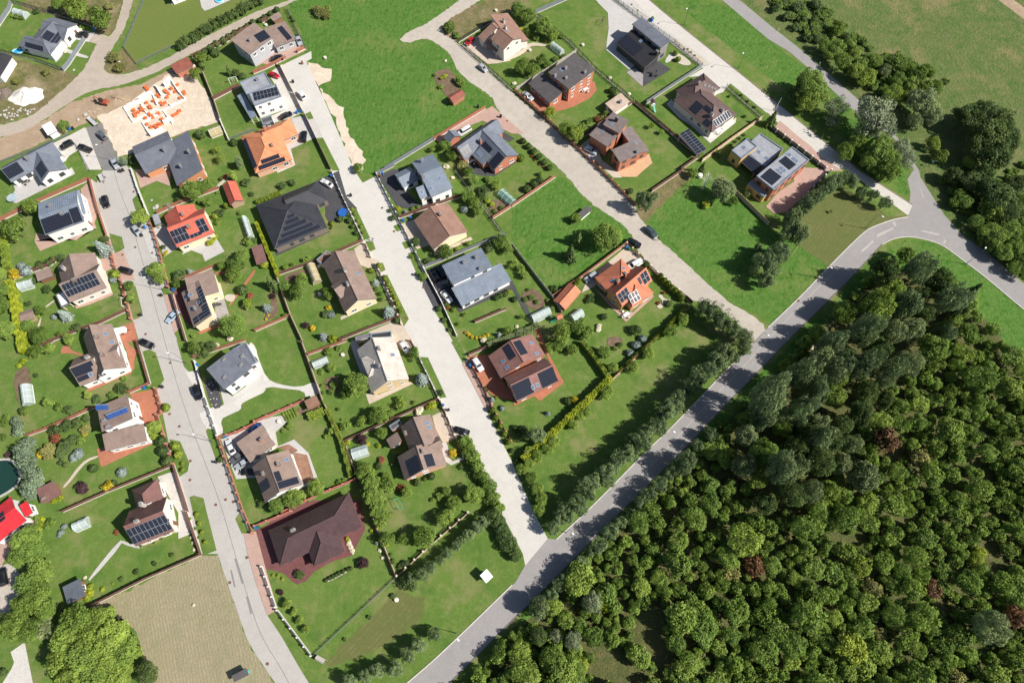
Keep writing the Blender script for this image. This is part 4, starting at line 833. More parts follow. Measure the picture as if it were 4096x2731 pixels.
# ---------------------------------------------------------------- drives, terraces and paths
M_PLANK = ground('grey_planks', ((.30, .28, .27), (.36, .34, .32), (.25, .235, .225)), (.2, .8, 4), bstr=.2, bdist=.04)
M_TERR = ground('tan_terrace', ((.52, .33, .19), (.56, .36, .22), (.48, .30, .17)), (.1, .6, 5), bstr=.15, bdist=.03)
YARDS = [
 ('driveway', M_PAVG, T00, [(690, 260, 760, 280, 880, 305, 820, 390, 700, 365, 640, 430, 590, 480, 560, 460)]), ('driveway', M_DIRT, T00, [(880, 300, 1020, 345, 930, 440, 870, 400, 815, 385)]),
 ('path', M_PAVG, T00, [(570, 445, 640, 455, 740, 497, 815, 520, 808, 540, 720, 522, 600, 480), (500, 560, 520, 580, 600, 470, 575, 460)]),
 ('driveway', M_CONC2, T00, [(485, 1320, 650, 1240, 780, 1170, 935, 1560, 800, 1560, 720, 1380, 640, 1430, 600, 1480, 540, 1440)]), ('terrace', M_PAVG, T01, [(120, 110, 300, 20, 420, 140, 660, -30, 690, 30, 150, 300, 80, 280, 140, 180)]),
 ('driveway', M_PAVP, T10, [(0, 615, 60, 560, 190, 470, 330, 400, 440, 440, 470, 460, 250, 565, 130, 600, 60, 585)]), ('driveway', M_CONC2, T10, [(110, 680, 240, 592, 430, 1030, 330, 1085, 150, 1135, 110, 1080, 270, 1010, 190, 800)]),
 ('driveway', M_PAVG, T10, [(320, 1090, 455, 1062, 545, 1265, 400, 1335, 320, 1370, 360, 1520, 200, 1590, 190, 1570, 320, 1500, 270, 1330, 390, 1240), (470, 1105, 535, 1090, 615, 1255, 555, 1272)]),
 ('garden_bed', M_BED, T10, [(1600, 680, 1760, 620, 1830, 700, 1900, 800, 1780, 900, 1740, 880)]), ('driveway', M_PAVB, T10, [(1880, 410, 2010, 340, 2200, 300, 2340, 560, 2220, 585, 2130, 590)]), ('path', M_PAVB, k7, [(960, 1310, 1400, 1080, 1570, 870, 1980, 935, 1960, 980, 1640, 960, 1580, 1010, 1400, 1180, 1000, 1340, 850, 1370)]),
 ('driveway', M_PAVP, T10, [(1640, 1280, 2110, 1010, 2170, 978, 2351, 1130, 2460, 1230, 2351, 1230, 2250, 1180, 2080, 1110, 1800, 1220, 1690, 1310)]), ('terrace', M_PAVD, k8, [(420, 660, 500, 610, 640, 740, 800, 820, 1080, 640, 1130, 680, 800, 892, 640, 885, 520, 860, 420, 740), (890, 280, 1070, 385, 1000, 432, 890, 372)]),
 ('driveway', M_PAVG, T20, [(750, -20, 930, -5, 1195, 185, 1100, 285, 1060, 400, 1200, 620, 1100, 665, 865, 460, 870, 390, 888, 260, 880, 120, 800, 40)]), ('terrace', M_PAVD, T20, [(1050, 660, 1200, 560, 1360, 570, 1460, 640, 1200, 802)]), ('terrace', M_PLANK, T20, [(1050, 665, 1130, 625, 1205, 690, 1200, 800)]), ('path', M_PAVG, T20, [(1400, 560, 1470, 470, 1520, 510, 1420, 590)]),
 ('terrace', M_PAVR, T20, [(90, 870, 180, 830, 330, 960, 450, 930, 620, 740, 760, 755, 778, 830, 720, 900, 560, 985, 440, 1020, 300, 1035, 240, 1010)]), ('terrace', M_CONC, T20, [(1418, 960, 1460, 915, 1850, 1240, 2060, 1080, 2052, 1130, 1820, 1317, 1640, 1150, 1540, 1090)]), ('driveway', M_CONC, T20, [(1620, 710, 1830, 588, 2351, 1005, 2340, 1040, 2005, 768, 1935, 850, 1850, 880, 1780, 700)]),
 ('terrace', M_TERR, k13, [(530, 830, 640, 740, 960, 590, 1005, 715, 900, 800, 790, 900, 600, 900)]), ('driveway', M_PAVB, k13, [(-20, 530, 200, 350, 330, 680, 540, 830, 600, 910, 480, 910, 250, 700, 60, 580)]),
 ('driveway', M_PAVP, T30, [(55, 1180, 110, 1112, 180, 1170, 260, 1240, 400, 1350, 480, 1440, 690, 1572, 540, 1572, 450, 1490, 330, 1380)]), ('driveway', M_PAVP, T31, [(200, -30, 560, -20, 480, 80, 170, 382, 60, 395, -20, 330, 90, 200, 240, 100)]),
 ('driveway', M_PAVP, T01, [(740, 170, 838, 85, 905, 380, 868, 480, 890, 530, 370, 737, 318, 650, 335, 570, 700, 640, 850, 530, 780, 330), (900, 820, 1130, 728, 1242, 1005, 1120, 1000, 1060, 890, 960, 930), (690, 1240, 980, 1110, 1042, 1118, 1035, 1142, 830, 1227, 700, 1268), (1500, 1140, 1605, 1130, 1662, 1440, 1600, 1492), (1240, -10, 1570, -10, 1560, 142, 1440, 95, 1290, 160)]),
 ('driveway', M_PAVG, T01, [(1670, 772, 1690, 740, 1960, 560, 2000, 640, 2062, 742, 1885, 832, 1860, 770, 1760, 732), (1390, 540, 1500, 480, 1560, 560, 1640, 700, 1510, 792, 1440, 620), (1300, 560, 1400, 535, 1470, 822, 1390, 800)]), ('terrace', M_PAVW, T01, [(1590, 1095, 1700, 1040, 1770, 1440, 1690, 1365, 1640, 1280)]),
 ('terrace', M_PAVR, T01, [(1955, 1140, 2020, 1100, 2132, 1380, 1840, 1503, 1815, 1485, 2050, 1390), (1060, 1450, 1230, 1388, 1265, 1572, 1110, 1572)]), ('terrace', M_PLANK, T01, [(1975, 1190, 2060, 1170, 2112, 1355, 1980, 1405)]), ('path', M_PAVR, T01, [(1970, 930, 2130, 913, 2135, 935, 1990, 962), (2230, 1050, 2340, 900, 2351, 930, 2250, 1065, 2110, 1250, 2095, 1240)]),
 ('garden_bed', M_STONE, T01, [(2060, 1145, 2120, 1130, 2170, 1145, 2140, 1210, 2070, 1190), (1965, 165, 2010, 120, 2100, 30, 2110, 60, 2020, 150)]), ('path', M_PAVB, T01, [(410, 1250, 500, 1185, 510, 1195, 425, 1260), (330, 1480, 360, 1380, 385, 1330, 375, 1400, 350, 1485)]),
 ('path', M_PAVR, T02, [(555, 110, 570, 55, 620, 22, 650, 80, 770, 118, 760, 137, 640, 102, 600, 112), (1120, -10, 1160, -10, 1215, 60, 1285, 78, 1285, 100, 1235, 130, 1235, 282, 1100, 335, 800, 472, 788, 432, 1190, 260, 1180, 120)]),
 ('driveway', M_PAVR, T02, [(1190, 480, 1400, 438, 1440, 450, 1482, 640, 1452, 670, 1465, 735, 1340, 772, 1290, 700), (888, 985, 1392, 885, 1395, 942, 930, 1153)]), ('path', M_PAVB, T02, [(900, 1042, 905, 1062, 800, 1102, 720, 1192, 660, 1272, 590, 1347, 578, 1330, 640, 1258, 700, 1170, 790, 1080)]),
 ('driveway', M_CONC, T02, [(1700, 280, 1800, 270, 1835, 400, 1770, 402), (1830, 660, 1960, 600, 2003, 742, 1900, 802, 1850, 720)]), ('path', M_CONC, T02, [(1830, 660, 1950, 608, 2065, 582, 2351, 430, 2440, 390, 2440, 460, 2351, 502, 2260, 545, 2212, 577, 2220, 622, 2120, 667, 2022, 714, 2057, 832, 2010, 874, 1985, 802, 1900, 802)]),
 ('path', M_CONC, T12, [(-60, -10, 0, 50, 20, 150, 100, 342, 210, 392, 400, 422, 552, 360, 602, 470, 462, 522, 440, 450, 260, 432, 120, 412, -10, 472, -80, 480, -120, 200)]), ('garden_bed', M_PAVD, T02, [(1868, 350, 1970, 330, 2032, 520, 2042, 602, 1950, 622)]), ('terrace', M_PAVG, k20, [(330, 650, 500, 790, 900, 495, 955, 612, 430, 910, 390, 900)]),
 ('driveway', M_PAVG, T02, [(2028, 892, 2180, 842, 2360, 762, 2480, 900, 2440, 1240, 2170, 1262)]), ('terrace', M_PAVG, T12, [(0, 742, 150, 690, 250, 680, 282, 740, 180, 832, 205, 960, 350, 898, 482, 1020, 582, 1292, 430, 1332, 320, 990, 200, 972, 60, 762)]), ('terrace', M_DECK, T12, [(335, 1012, 470, 1040, 540, 1275, 430, 1312), (200, 970, 300, 940, 388, 1000, 330, 1032)]),
 ('path', M_PAVG, T12, [(855, -10, 940, -10, 1122, 490, 1095, 502, 1030, 470, 900, 120), (1690, 932, 1762, 915, 1772, 1110, 1910, 1060, 1917, 1082, 1750, 1152)]), ('terrace', M_PAVB, T12, [(1008, 480, 1122, 488, 1420, 368, 1442, 387, 1040, 577)]), ('driveway', M_PAVB, T11, [(1030, 1482, 1270, 1380, 1362, 1430, 1435, 1572, 1430, 1700, 1330, 1640, 1250, 1572), (900, 720, 980, 660, 1062, 800, 1132, 832, 1050, 902, 950, 862), (778, 1342, 1100, 1200, 1115, 1212, 778, 1372), (1340, 490, 1450, 450, 1602, 682, 1480, 722, 1400, 622), (1630, 762, 1970, 608, 1992, 632, 1640, 782)]),
 ('driveway', M_PAVB, T12, [(1618, 682, 1710, 640, 1852, 882, 1720, 935, 1650, 802)]), ('driveway', M_PAVR, T12, [(1960, 130, 2140, 118, 2240, 332, 2360, 482, 2360, 540, 2200, 512, 2080, 422, 2000, 292)]), ('road_apron', M_PAVP, T12, [(1893, 202, 1950, 190, 2182, 560, 2150, 642, 2100, 602)]), ('terrace', M_PAVR, T22, [(180, -160, 240, -170, 330, 100, 477, 377, 262, 542, 232, 530, 205, 500, 20, 592, 8, 552, 430, 368)]),
 ('driveway', M_PAVW, T13, [(-10, 165, 100, 120, 330, -110, 950, -110, 1005, 152, 882, 397, 700, 452, 540, 542, 460, 632, 380, 662, 330, 632, 260, 562, 150, 532, 92, 522)]), ('road_apron', M_PAVP, T13, [(0, 172, 92, 522, 202, 892, 105, 947, 0, 642, -70, 400, -110, 200)]),
 ('driveway', M_PAVD, T11, [(560, 90, 762, 2, 832, 240, 932, 350, 858, 347, 780, 372, 740, 472, 670, 472, 640, 422, 640, 270), (168, 732, 620, 540, 682, 562, 190, 782)]), ('driveway', M_PAVD, T11, [(1122, 52, 1250, -10, 1350, -10, 1360, 170, 1502, 312, 1410, 352, 1300, 332), (1490, 312, 1690, 258, 1800, 158, 1812, 202, 1700, 265, 1520, 342), (1558, 922, 1700, 858, 1902, 1240, 1700, 1222, 1640, 1272, 1530, 1052), (1838, 1262, 1900, 1240, 2360, 1005, 2360, 1088, 1870, 1302)]),
 ('driveway', M_PAVB, T21, [(690, 1000, 870, 848, 1052, 698, 1232, 852, 1150, 882, 1080, 882, 850, 962, 760, 1062, 638, 1122)]), ('terrace', M_PAVP, T21, [(758, 1080, 870, 1162, 1010, 1292, 1112, 1302, 1288, 1118, 1300, 1160, 1046, 1388, 958, 1302, 858, 1202)]), ('path', M_PAVD, T21, [(-30, 1030, 10, 1020, 70, 1150, 170, 1300, 205, 1392, 130, 1332, 40, 1152)]), ('garden_bed', M_BED, T21, [(60, 1120, 230, 1070, 330, 1240, 180, 1300), (870, 1540, 930, 1520, 1010, 1530, 1020, 1600, 880, 1620)]), ('garden_bed', M_STONE, T21, [(1335, 1150, 1370, 1130, 1400, 1180, 1460, 1180, 1440, 1205, 1390, 1215, 1380, 1270, 1335, 1260, 1330, 1235, 1375, 1220, 1380, 1190)]),
 ('driveway', M_CONC2, T02, [(1448, 1240, 1592, 1190, 1755, 1572, 1790, 1750, 1640, 1810, 1640, 1572)]), ('path', M_PAVG, T03, [(1100, 250, 1140, 272, 832, 632, 808, 612), (1098, 250, 1240, 300, 1332, 322, 1270, 333, 1130, 292)]), ('driveway', M_PAVP, T03, [(-20, 280, 200, 130, 330, 58, 322, 122, 120, 302, 0, 522, -40, 540)]), ('driveway', M_GRAVEL, T03, [(-20, 502, 100, 460, 300, 702, 200, 902, -40, 962)]), ('driveway', M_CONC, T03, [(100, 1280, 230, 1190, 332, 1700, -60, 1700, 110, 1432, 132, 1372)]),
 ('garden_bed', M_BED, T11, [(120, 1120, 170, 1110, 215, 1250, 190, 1340, 80, 1380, 90, 1310, 150, 1230), (280, 950, 460, 900, 490, 960, 330, 1020, 250, 1000)]), ('garden_bed', M_BED, T12, [(625, 340, 740, 310, 780, 400, 730, 500, 650, 460), (370, 620, 470, 600, 470, 640, 380, 690)]), ('garden_bed', M_STONE, T13, [(635, 620, 870, 495, 895, 520, 640, 655), (820, 230, 860, 225, 912, 375, 880, 395)]), ('garden_bed', M_BED, T02, [(120, 300, 260, 200, 300, 420, 160, 420, 190, 600, 150, 520)]), ('garden_bed', M_STONE, T20, [(1465, 480, 1560, 505, 1660, 590, 1600, 610, 1510, 580), (1050, 10, 1130, 80, 1290, 190, 1160, 110), (1480, 370, 1540, 370, 1830, 590, 1750, 610, 1600, 500)]),
 ('garden_bed', M_BED, T13, [(1330, 1000, 1331, 1001, 1332, 1000)]), ('terrace', M_PAVG, T00, [(1830, -30, 1850, 70, 1880, 105, 1915, 95, 2120, 5, 2110, -40), (1560, 30, 1580, 50, 1700, 5, 1690, -20)]), ('garden_bed', M_BED, T11, [(2110, 290, 2290, 250, 2330, 330, 2180, 440)]),
]
for nm, m, cs, polys in YARDS:
    for q in polys:
        if nm == 'garden_bed' and len(q) < 8: continue
        pts = cs.l(*q)
        sheet(nm, chaikin(pts, 1) if nm in ('path', 'garden_bed') else pts, m)
# pond with stone rim
M_WATER, n_, l_, b_ = nt('pond_water'); b_.inputs['Base Color'].default_value = (.012, .04, .03, 1); b_.inputs['Roughness'].default_value = .12
PONDP = chaikin(T02.l(-110, 1100, 60, 1075, 120, 1090, 170, 1160, 190, 1240, 160, 1320, 60, 1395, -60, 1450, -200, 1440, -230, 1200), 2)
LAYER[0] += .002
sheet('pond', PONDP, M_WATER)
kerb(PONDP[-3:] + PONDP[:30], .6, .16, plain('pond_stone', (.40, .38, .35), .9, .2, 3))

# ---------------------------------------------------------------- fences
FK = {}
def fence_kind(key, mat, h, post, pw=.2, step=2.6, style='solid', base=None, basem=None, th=.07):
    mb = MB(); b = base or 0.05
    if style == 'solid': mb.box(0, 1, -th / 2, th / 2, b, h)
    elif style == 'slat':
        n = 6; s = (h - b) / n
        for i in range(n): mb.box(0, 1, -.025, .025, b + i * s + .04, b + (i + 1) * s - .03)
    elif style == 'mesh':
        for i in range(5): mb.box(0, 1, -.012, .012, b + i * (h - b) / 4.05, b + i * (h - b) / 4.05 + .04)
        for i in range(13): mb.box(i / 13 + .03, i / 13 + .045, -.01, .01, b, h)
    elif style == 'palisade':
        mb.box(0, 1, -.02, .02, b + .15, b + .23).box(0, 1, -.02, .02, h - .25, h - .17)
        for i in range(16): mb.box(i / 16 + .008, i / 16 + .045, -.035, -.018, b, h)
    me = mb.mesh('panel', mat); bm = None
    if base:
        q = MB(); q.box(0, 1, -.11, .11, 0, base - .01); bm = q.mesh('base', basem or M_KERB)
    q = MB(); q.box(-pw / 2, pw / 2, -pw / 2, pw / 2, 0, h + .06).box(-pw / 2 - .03, pw / 2 + .03, -pw / 2 - .03, pw / 2 + .03, h + .06, h + .12)
    FK[key] = (me, bm, q.mesh('post', post), step)
M_FB = plain('fence_brown', (.155, .075, .06), .6, .12, 2); M_FR = plain('fence_rust', (.32, .13, .085), .7, .12, 2); M_FK = plain('fence_black', (.028, .03, .034), .5, .1); M_FG = plain('fence_grey', (.17, .185, .21), .55, .08)
M_FP = plain('fence_pale', (.62, .60, .56), .8, .06); M_FT = plain('fence_tan', (.55, .38, .24), .8, .1); M_PIL = plain('pillar_brick', (.40, .19, .125), .85, .15, 3); M_PILP = plain('pillar_pale', (.60, .50, .40), .85, .1, 3)
fence_kind('brown', M_FB, 1.75, M_FB, .12, 2.5, 'solid', .3, M_KERB); fence_kind('rust', M_FR, 1.7, M_FR, .14, 2.5, 'solid', .35, M_KERB); fence_kind('black', M_FK, 1.7, M_FK, .08, 2.5, 'mesh', .25, M_KERB); fence_kind('grey', M_FG, 1.8, M_FG, .1, 2.5, 'solid', .2, M_KERB)
fence_kind('brick', M_FB, 1.5, M_PIL, .42, 2.9, 'palisade', .45, M_PIL); fence_kind('pale', M_FG, 1.4, M_FP, .3, 2.9, 'palisade', .4, M_FP); fence_kind('paleb', M_FB, 1.5, M_PILP, .4, 2.9, 'palisade', .45, M_PILP); fence_kind('tan', M_FT, 1.7, M_FT, .14, 2.4, 'solid', .3, M_KERB); fence_kind('conc', plain('concrete_panel', (.36, .33, .29), .9, .12, 2), 1.6, plain('concrete_post', (.42, .39, .35), .9), .16, 2.2, 'solid')
fence_kind('slat', M_FB, 1.7, M_FB, .1, 2.5, 'slat', .25, M_KERB); fence_kind('redwall', plain('red_wall', (.40, .13, .10), .85, .12, 2), 1.5, M_PIL, .4, 3.2, 'solid', .3, M_KERB, .22); fence_kind('wallp', M_FP, 1.3, M_FP, .3, 3, 'solid', .2, M_KERB, .2); fence_kind('low', M_FG, .9, M_FG, .07, 2.5, 'mesh'); fence_kind('bw', M_FK, 1.7, plain('white_pillar', (.75, .74, .7), .7), .35, 3, 'slat', .4, plain('black_base', (.05, .05, .055), .8))
FWORD = dict(brown='brown sheet-panel fence', rust='rust-red panel fence', black='black wire-mesh fence', grey='grey metal-panel fence', brick='brown fence with brick pillars', pale='grey picket fence on pale base', paleb='brown fence with pale stone pillars', tan='tan panel fence', conc='grey concrete-panel fence', slat='dark slatted fence', redwall='red-brown garden wall', wallp='pale low wall', low='low wire fence', bw='black fence with white pillars')
def fence(key, pts):
    me, bm, pm, step = FK[key]
    P = [gp(p) for p in pts]
    mid = P[0].copy(); mid.z = 0
    root = empty('fence', mid)
    for a, b in zip(P, P[1:]):
        d = b - a; n = max(1, round(d.length / step)); an = math.atan2(d.y, d.x); s = d.length / n
        Rz = Matrix.Rotation(an, 4, 'Z')
        for i in range(n):
            q = a + d * (i / n) - mid
            obj('post', pm, root, mw=Matrix.Translation(q) @ Rz)
            M4 = Matrix.Translation(q) @ Rz @ Matrix.Diagonal((s, 1, 1, 1))
            obj('panel', me, root, mw=M4)
            if bm: obj('base', bm, root, mw=M4)
    obj('post', pm, root, mw=Matrix.Translation(P[-1] - mid))
    w = (P[0] + P[-1]) / 2
    long_ = sum((b - a).length for a, b in zip(P, P[1:]))
    o = reg(root, ('long ' if long_ > 32 else 'short ' if long_ < 12 else '') + FWORD[key], 'fence')
for key, cs, q in [
 ('black', T00, (120, 30, 300, 80, 620, 170, 860, 250)), ('grey', T00, (115, 40, 95, 100, 0, 240, -60, 330)), ('black', T00, (-40, 470, 340, 560, 590, 655)), ('grey', T00, (592, 655, 640, 600, 790, 370)), ('low', T00, (-20, 1500, 300, 1390, 480, 1310, 640, 1240)), ('low', T00, (700, 1330, 830, 1572)), ('low', T00, (1335, -20, 1140, 440, 1255, 590, 1590, 430)),
 ('rust', T01, (0, 470, 400, 275, 835, 85)), ('rust', T01, (838, 85, 905, 340, 1000, 620)), ('brick', T01, (1000, 620, 1060, 880, 1120, 1020, 1215, 1370)), ('wallp', T01, (1218, 0, 1270, 160, 1370, 410)), ('brick', T01, (1375, 440, 1440, 640, 1560, 1080)), ('brown', T01, (1590, 1140, 1720, 1572)), ('rust', T01, (1455, 400, 1600, 330, 2020, 170)), ('rust', T01, (1660, 1015, 1970, 885)), ('brown', T01, (120, 1010, 330, 925, 470, 875, 560, 805)),
 ('brown', T01, (490, 1568, 760, 1460, 940, 1400, 1180, 1285)), ('brown', T02, (260, 100, 490, 5)), ('rust', T02, (270, 865, 450, 800, 700, 690, 880, 605)), ('rust', T02, (1195, 475, 1380, 395)), ('brown', T02, (1270, 0, 1385, 390)), ('brick', T02, (1440, 440, 1500, 650, 1455, 680, 1600, 1130)), ('slat', T02, (585, 1565, 1000, 1380, 1590, 1142)), ('brown', T02, (1605, 1135, 1740, 1560)), ('brown', T03, (1722, 0, 1858, 385)), ('brown', T03, (1852, 392, 1350, 610, 832, 868)),
 ('wallp', T02, (1800, 190, 1890, 520)), ('pale', T02, (1890, 520, 2005, 870)), ('rust', T02, (1790, 150, 2260, -5)), ('redwall', T02, (2015, 890, 2180, 840, 2351, 758)), ('redwall', T12, (0, 740, 450, 548)), ('brick', T02, (2015, 895, 2130, 1230, 2240, 1560)), ('brick', T03, (2245, 0, 2330, 195)), ('redwall', T12, (250, 1568, 580, 1410, 920, 1268)), ('redwall', T13, (0, 130, 330, -5)),
 ('brown', T11, (190, 970, 320, 1330, 430, 1568)), ('brown', T12, (425, 10, 620, 560, 800, 908)), ('brown', T12, (820, 940, 940, 1270, 1050, 1568)), ('slat', T13, (1050, 0, 1290, 588)), ('rust', T11, (0, 1475, 325, 1335)), ('brown', T11, (190, 968, 580, 832, 985, 652)), ('pale', T11, (985, 640, 800, 250, 700, 20)), ('paleb', T11, (1010, 680, 1060, 800)), ('paleb', T11, (1110, 870, 1160, 980, 1340, 1415)), ('brown', T11, (765, 1565, 1000, 1470, 1330, 1345)),
 ('rust', T12, (485, 125, 830, 0)), ('brick', T12, (1425, 0, 1480, 90)), ('pale', T12, (1490, 130, 1640, 440, 1680, 530)), ('brown', T12, (822, 918, 1250, 722, 1670, 535)), ('paleb', T12, (1695, 545, 1790, 770, 1905, 1060)), ('pale', T11, (1112, 45, 1260, 340, 1440, 700, 1540, 900)), ('wallp', T11, (1545, 910, 1700, 1200, 1845, 1520)), ('brick', T12, (1955, 170, 2090, 420, 2170, 600, 2345, 920)),
 ('grey', T11, (1112, 40, 1270, -40)), ('grey', T10, (1190, 1560, 1630, 1292)), ('rust', T10, (1635, 1288, 2110, 1002)), ('brown', T11, (1320, 440, 1600, 340, 1890, 240)), ('grey', T11, (1545, 895, 2285, 592)), ('conc', T21, (0, 690, 370, 1168, 455, 1310)), ('brown', T12, (1955, 130, 2351, -40)), ('black', T11, (1830, 0, 1960, 170, 2250, 560)), ('rust', T21, (0, 335, 400, 62)), ('rust', T11, (2175, 445, 2345, 335)),
 ('rust', T21, (375, 1160, 630, 990, 1040, 682)), ('paleb', T21, (1050, 680, 1210, 830, 1330, 950, 1590, 1162)), ('brown', T21, (1590, 1165, 1650, 1220)), ('brown', T21, (1280, 198, 1570, 0)), ('brown', T20, (1545, 1568, 1705, 1455)), ('slat', T20, (1125, 950, 1440, 1215, 1715, 1445)), ('black', T20, (210, 135, 530, 400, 770, 650, 1110, 930)), ('brown', T20, (1115, 945, 900, 1085, 560, 1330)), ('conc', T20, (40, 830, 330, 650, 590, 485)),
 ('brick', T20, (30, 845, 160, 960, 350, 1130, 550, 1325)), ('brick', T20, (565, 1335, 690, 1450, 800, 1560)), ('brick', T21, (810, 0, 970, 160, 1135, 325)), ('black', T20, (935, 0, 1190, 185, 1490, 400, 1740, 615)), ('grey', T20, (1740, 622, 1480, 790, 1225, 960)), ('black', T20, (1965, 805, 2290, 1085)), ('tan', T20, (2290, 1095, 2010, 1290, 1740, 1490)), ('grey', T20, (210, 132, 520, -5)), ('bw', T30, (0, 1165, 140, 1270, 520, 1565)), ('bw', T31, (565, 15, 350, 220, 165, 415)), ('tan', T21, (2035, 195, 2351, 500)),
 ('brown', T00, (1770, 535, 2060, 405, 2290, 270)), ('brown', T10, (60, 215, 110, 190)), ('black', T10, (292, 92, 380, 290, 458, 445)), ('rust', T10, (450, 455, 385, 490)), ('rust', T10, (280, 545, 90, 640, -20, 685)), ('brown', T00, (1822, 560, 1970, 930, 2030, 1115)), ('wallp', T00, (2032, 1120, 2108, 1295)), ('brown', T10, (215, 600, 340, 850)), ('brown', T10, (345, 860, 430, 1035)), ('brown', T10, (450, 1060, 690, 1560)), ('low', T00, (2110, 1285, 2340, 1195)),
 ('brown', T00, (1960, 925, 2200, 800)), ('low', T13, (535, 1308, 1290, 598)), ('paleb', T13, (1300, 585, 1620, 290, 1950, 5)), ('pale', T13, (205, 900, 515, 1315)), ('pale', T13, (60, 500, 190, 870)), ('rust', T21, (1640, 1245, 1470, 1400, 1300, 1565)), ('rust', T22, (1290, 5, 905, 365)), ('black', T10, (1860, 395, 2150, 215)), ('black', T10, (1890, 420, 2050, 560, 2351, 830)), ('conc', T22, (890, 375, 300, 905)), ('brown', T22, (-340, -170, -60, -290))]:
    fence(key, cs.l(*q))
# ---------------------------------------------------------------- vehicles
def carpaint(name, col):
    if name in MATS: return MATS[name]
    m, n, l, b = nt(name); b.inputs['Base Color'].default_value = (*col, 1); b.inputs['Roughness'].default_value = .28; b.inputs['Metallic'].default_value = .25
    if 'Coat Weight' in b.inputs: b.inputs['Coat Weight'].default_value = .5
    MATS[name] = m; return m
PAINT = dict(black=carpaint('paint_black', (.012, .013, .016)), white=carpaint('paint_white', (.75, .75, .74)), silver=carpaint('paint_silver', (.42, .45, .48)), red=carpaint('paint_red', (.45, .012, .02)), blue=carpaint('paint_blue', (.03, .09, .28)), grey=carpaint('paint_grey', (.12, .13, .14)), paleblue=carpaint('paint_pale_blue', (.42, .52, .62)), teal=carpaint('paint_dark_teal', (.05, .09, .095)))
M_CGL = glassy('car_glass', (.018, .022, .026), .05); M_TYRE = plain('tyre_rubber', (.02, .02, .02), .9); M_RIM = plain('wheel_rim', (.38, .39, .4), .35, .05, metal=.7); M_LAMP = glassy('headlight_glass', (.7, .72, .72), .1); M_TAIL = glassy('tail_light', (.4, .015, .01), .15); M_TRIM = plain('dark_trim', (.025, .025, .027), .6)
def loft(mb, secs, mi=0):
    for a, b in zip(secs, secs[1:]):
        for i in range(len(a) - 1): mb.face([a[i], b[i], b[i + 1], a[i + 1]], mi)
    mb.face(secs[0], mi); mb.face(secs[-1][::-1], mi)
CARSHAPE = dict(
    sedan=dict(L=4.65, w=.9, belt=[(-2.3, .62, .70), (-2.15, .78, .83), (-1.2, .93, .88), (-.5, .95, .9), (.9, .95, .9), (1.55, .97, .88), (2.2, .9, .8), (2.33, .68, .68)], cab=(-1.0, -.35, 1.0, 1.85), roof=1.44),
    suv=dict(L=4.6, w=.93, belt=[(-2.27, .7, .72), (-2.1, .9, .86), (-1.1, 1.06, .92), (-.5, 1.08, .93), (1.2, 1.08, .93), (1.9, 1.08, .91), (2.2, 1.0, .86), (2.3, .8, .78)], cab=(-1.05, -.45, 1.7, 2.2), roof=1.68),
    hatch=dict(L=4.1, w=.87, belt=[(-2.03, .62, .68), (-1.9, .8, .8), (-1.05, .96, .86), (-.4, .98, .87), (1.0, .98, .87), (1.6, .98, .85), (1.95, .92, .8), (2.05, .7, .72)], cab=(-1.0, -.3, 1.35, 1.95), roof=1.48),
    van=dict(L=4.9, w=.96, belt=[(-2.4, .75, .8), (-2.25, .98, .9), (-1.7, 1.12, .95), (-.5, 1.18, .96), (1.2, 1.18, .96), (2.2, 1.16, .95), (2.42, 1.0, .92), (2.47, .8, .88)], cab=(-1.7, -.95, 2.2, 2.42), roof=1.9),
    pickup=dict(L=5.2, w=.93, belt=[(-2.55, .72, .74), (-2.4, .95, .88), (-1.4, 1.08, .93), (-.7, 1.1, .93), (.9, 1.1, .93), (1.4, 1.02, .93), (2.5, 1.02, .9), (2.6, .8, .85)], cab=(-1.3, -.65, .7, 1.0), roof=1.72))
_carmesh = {}
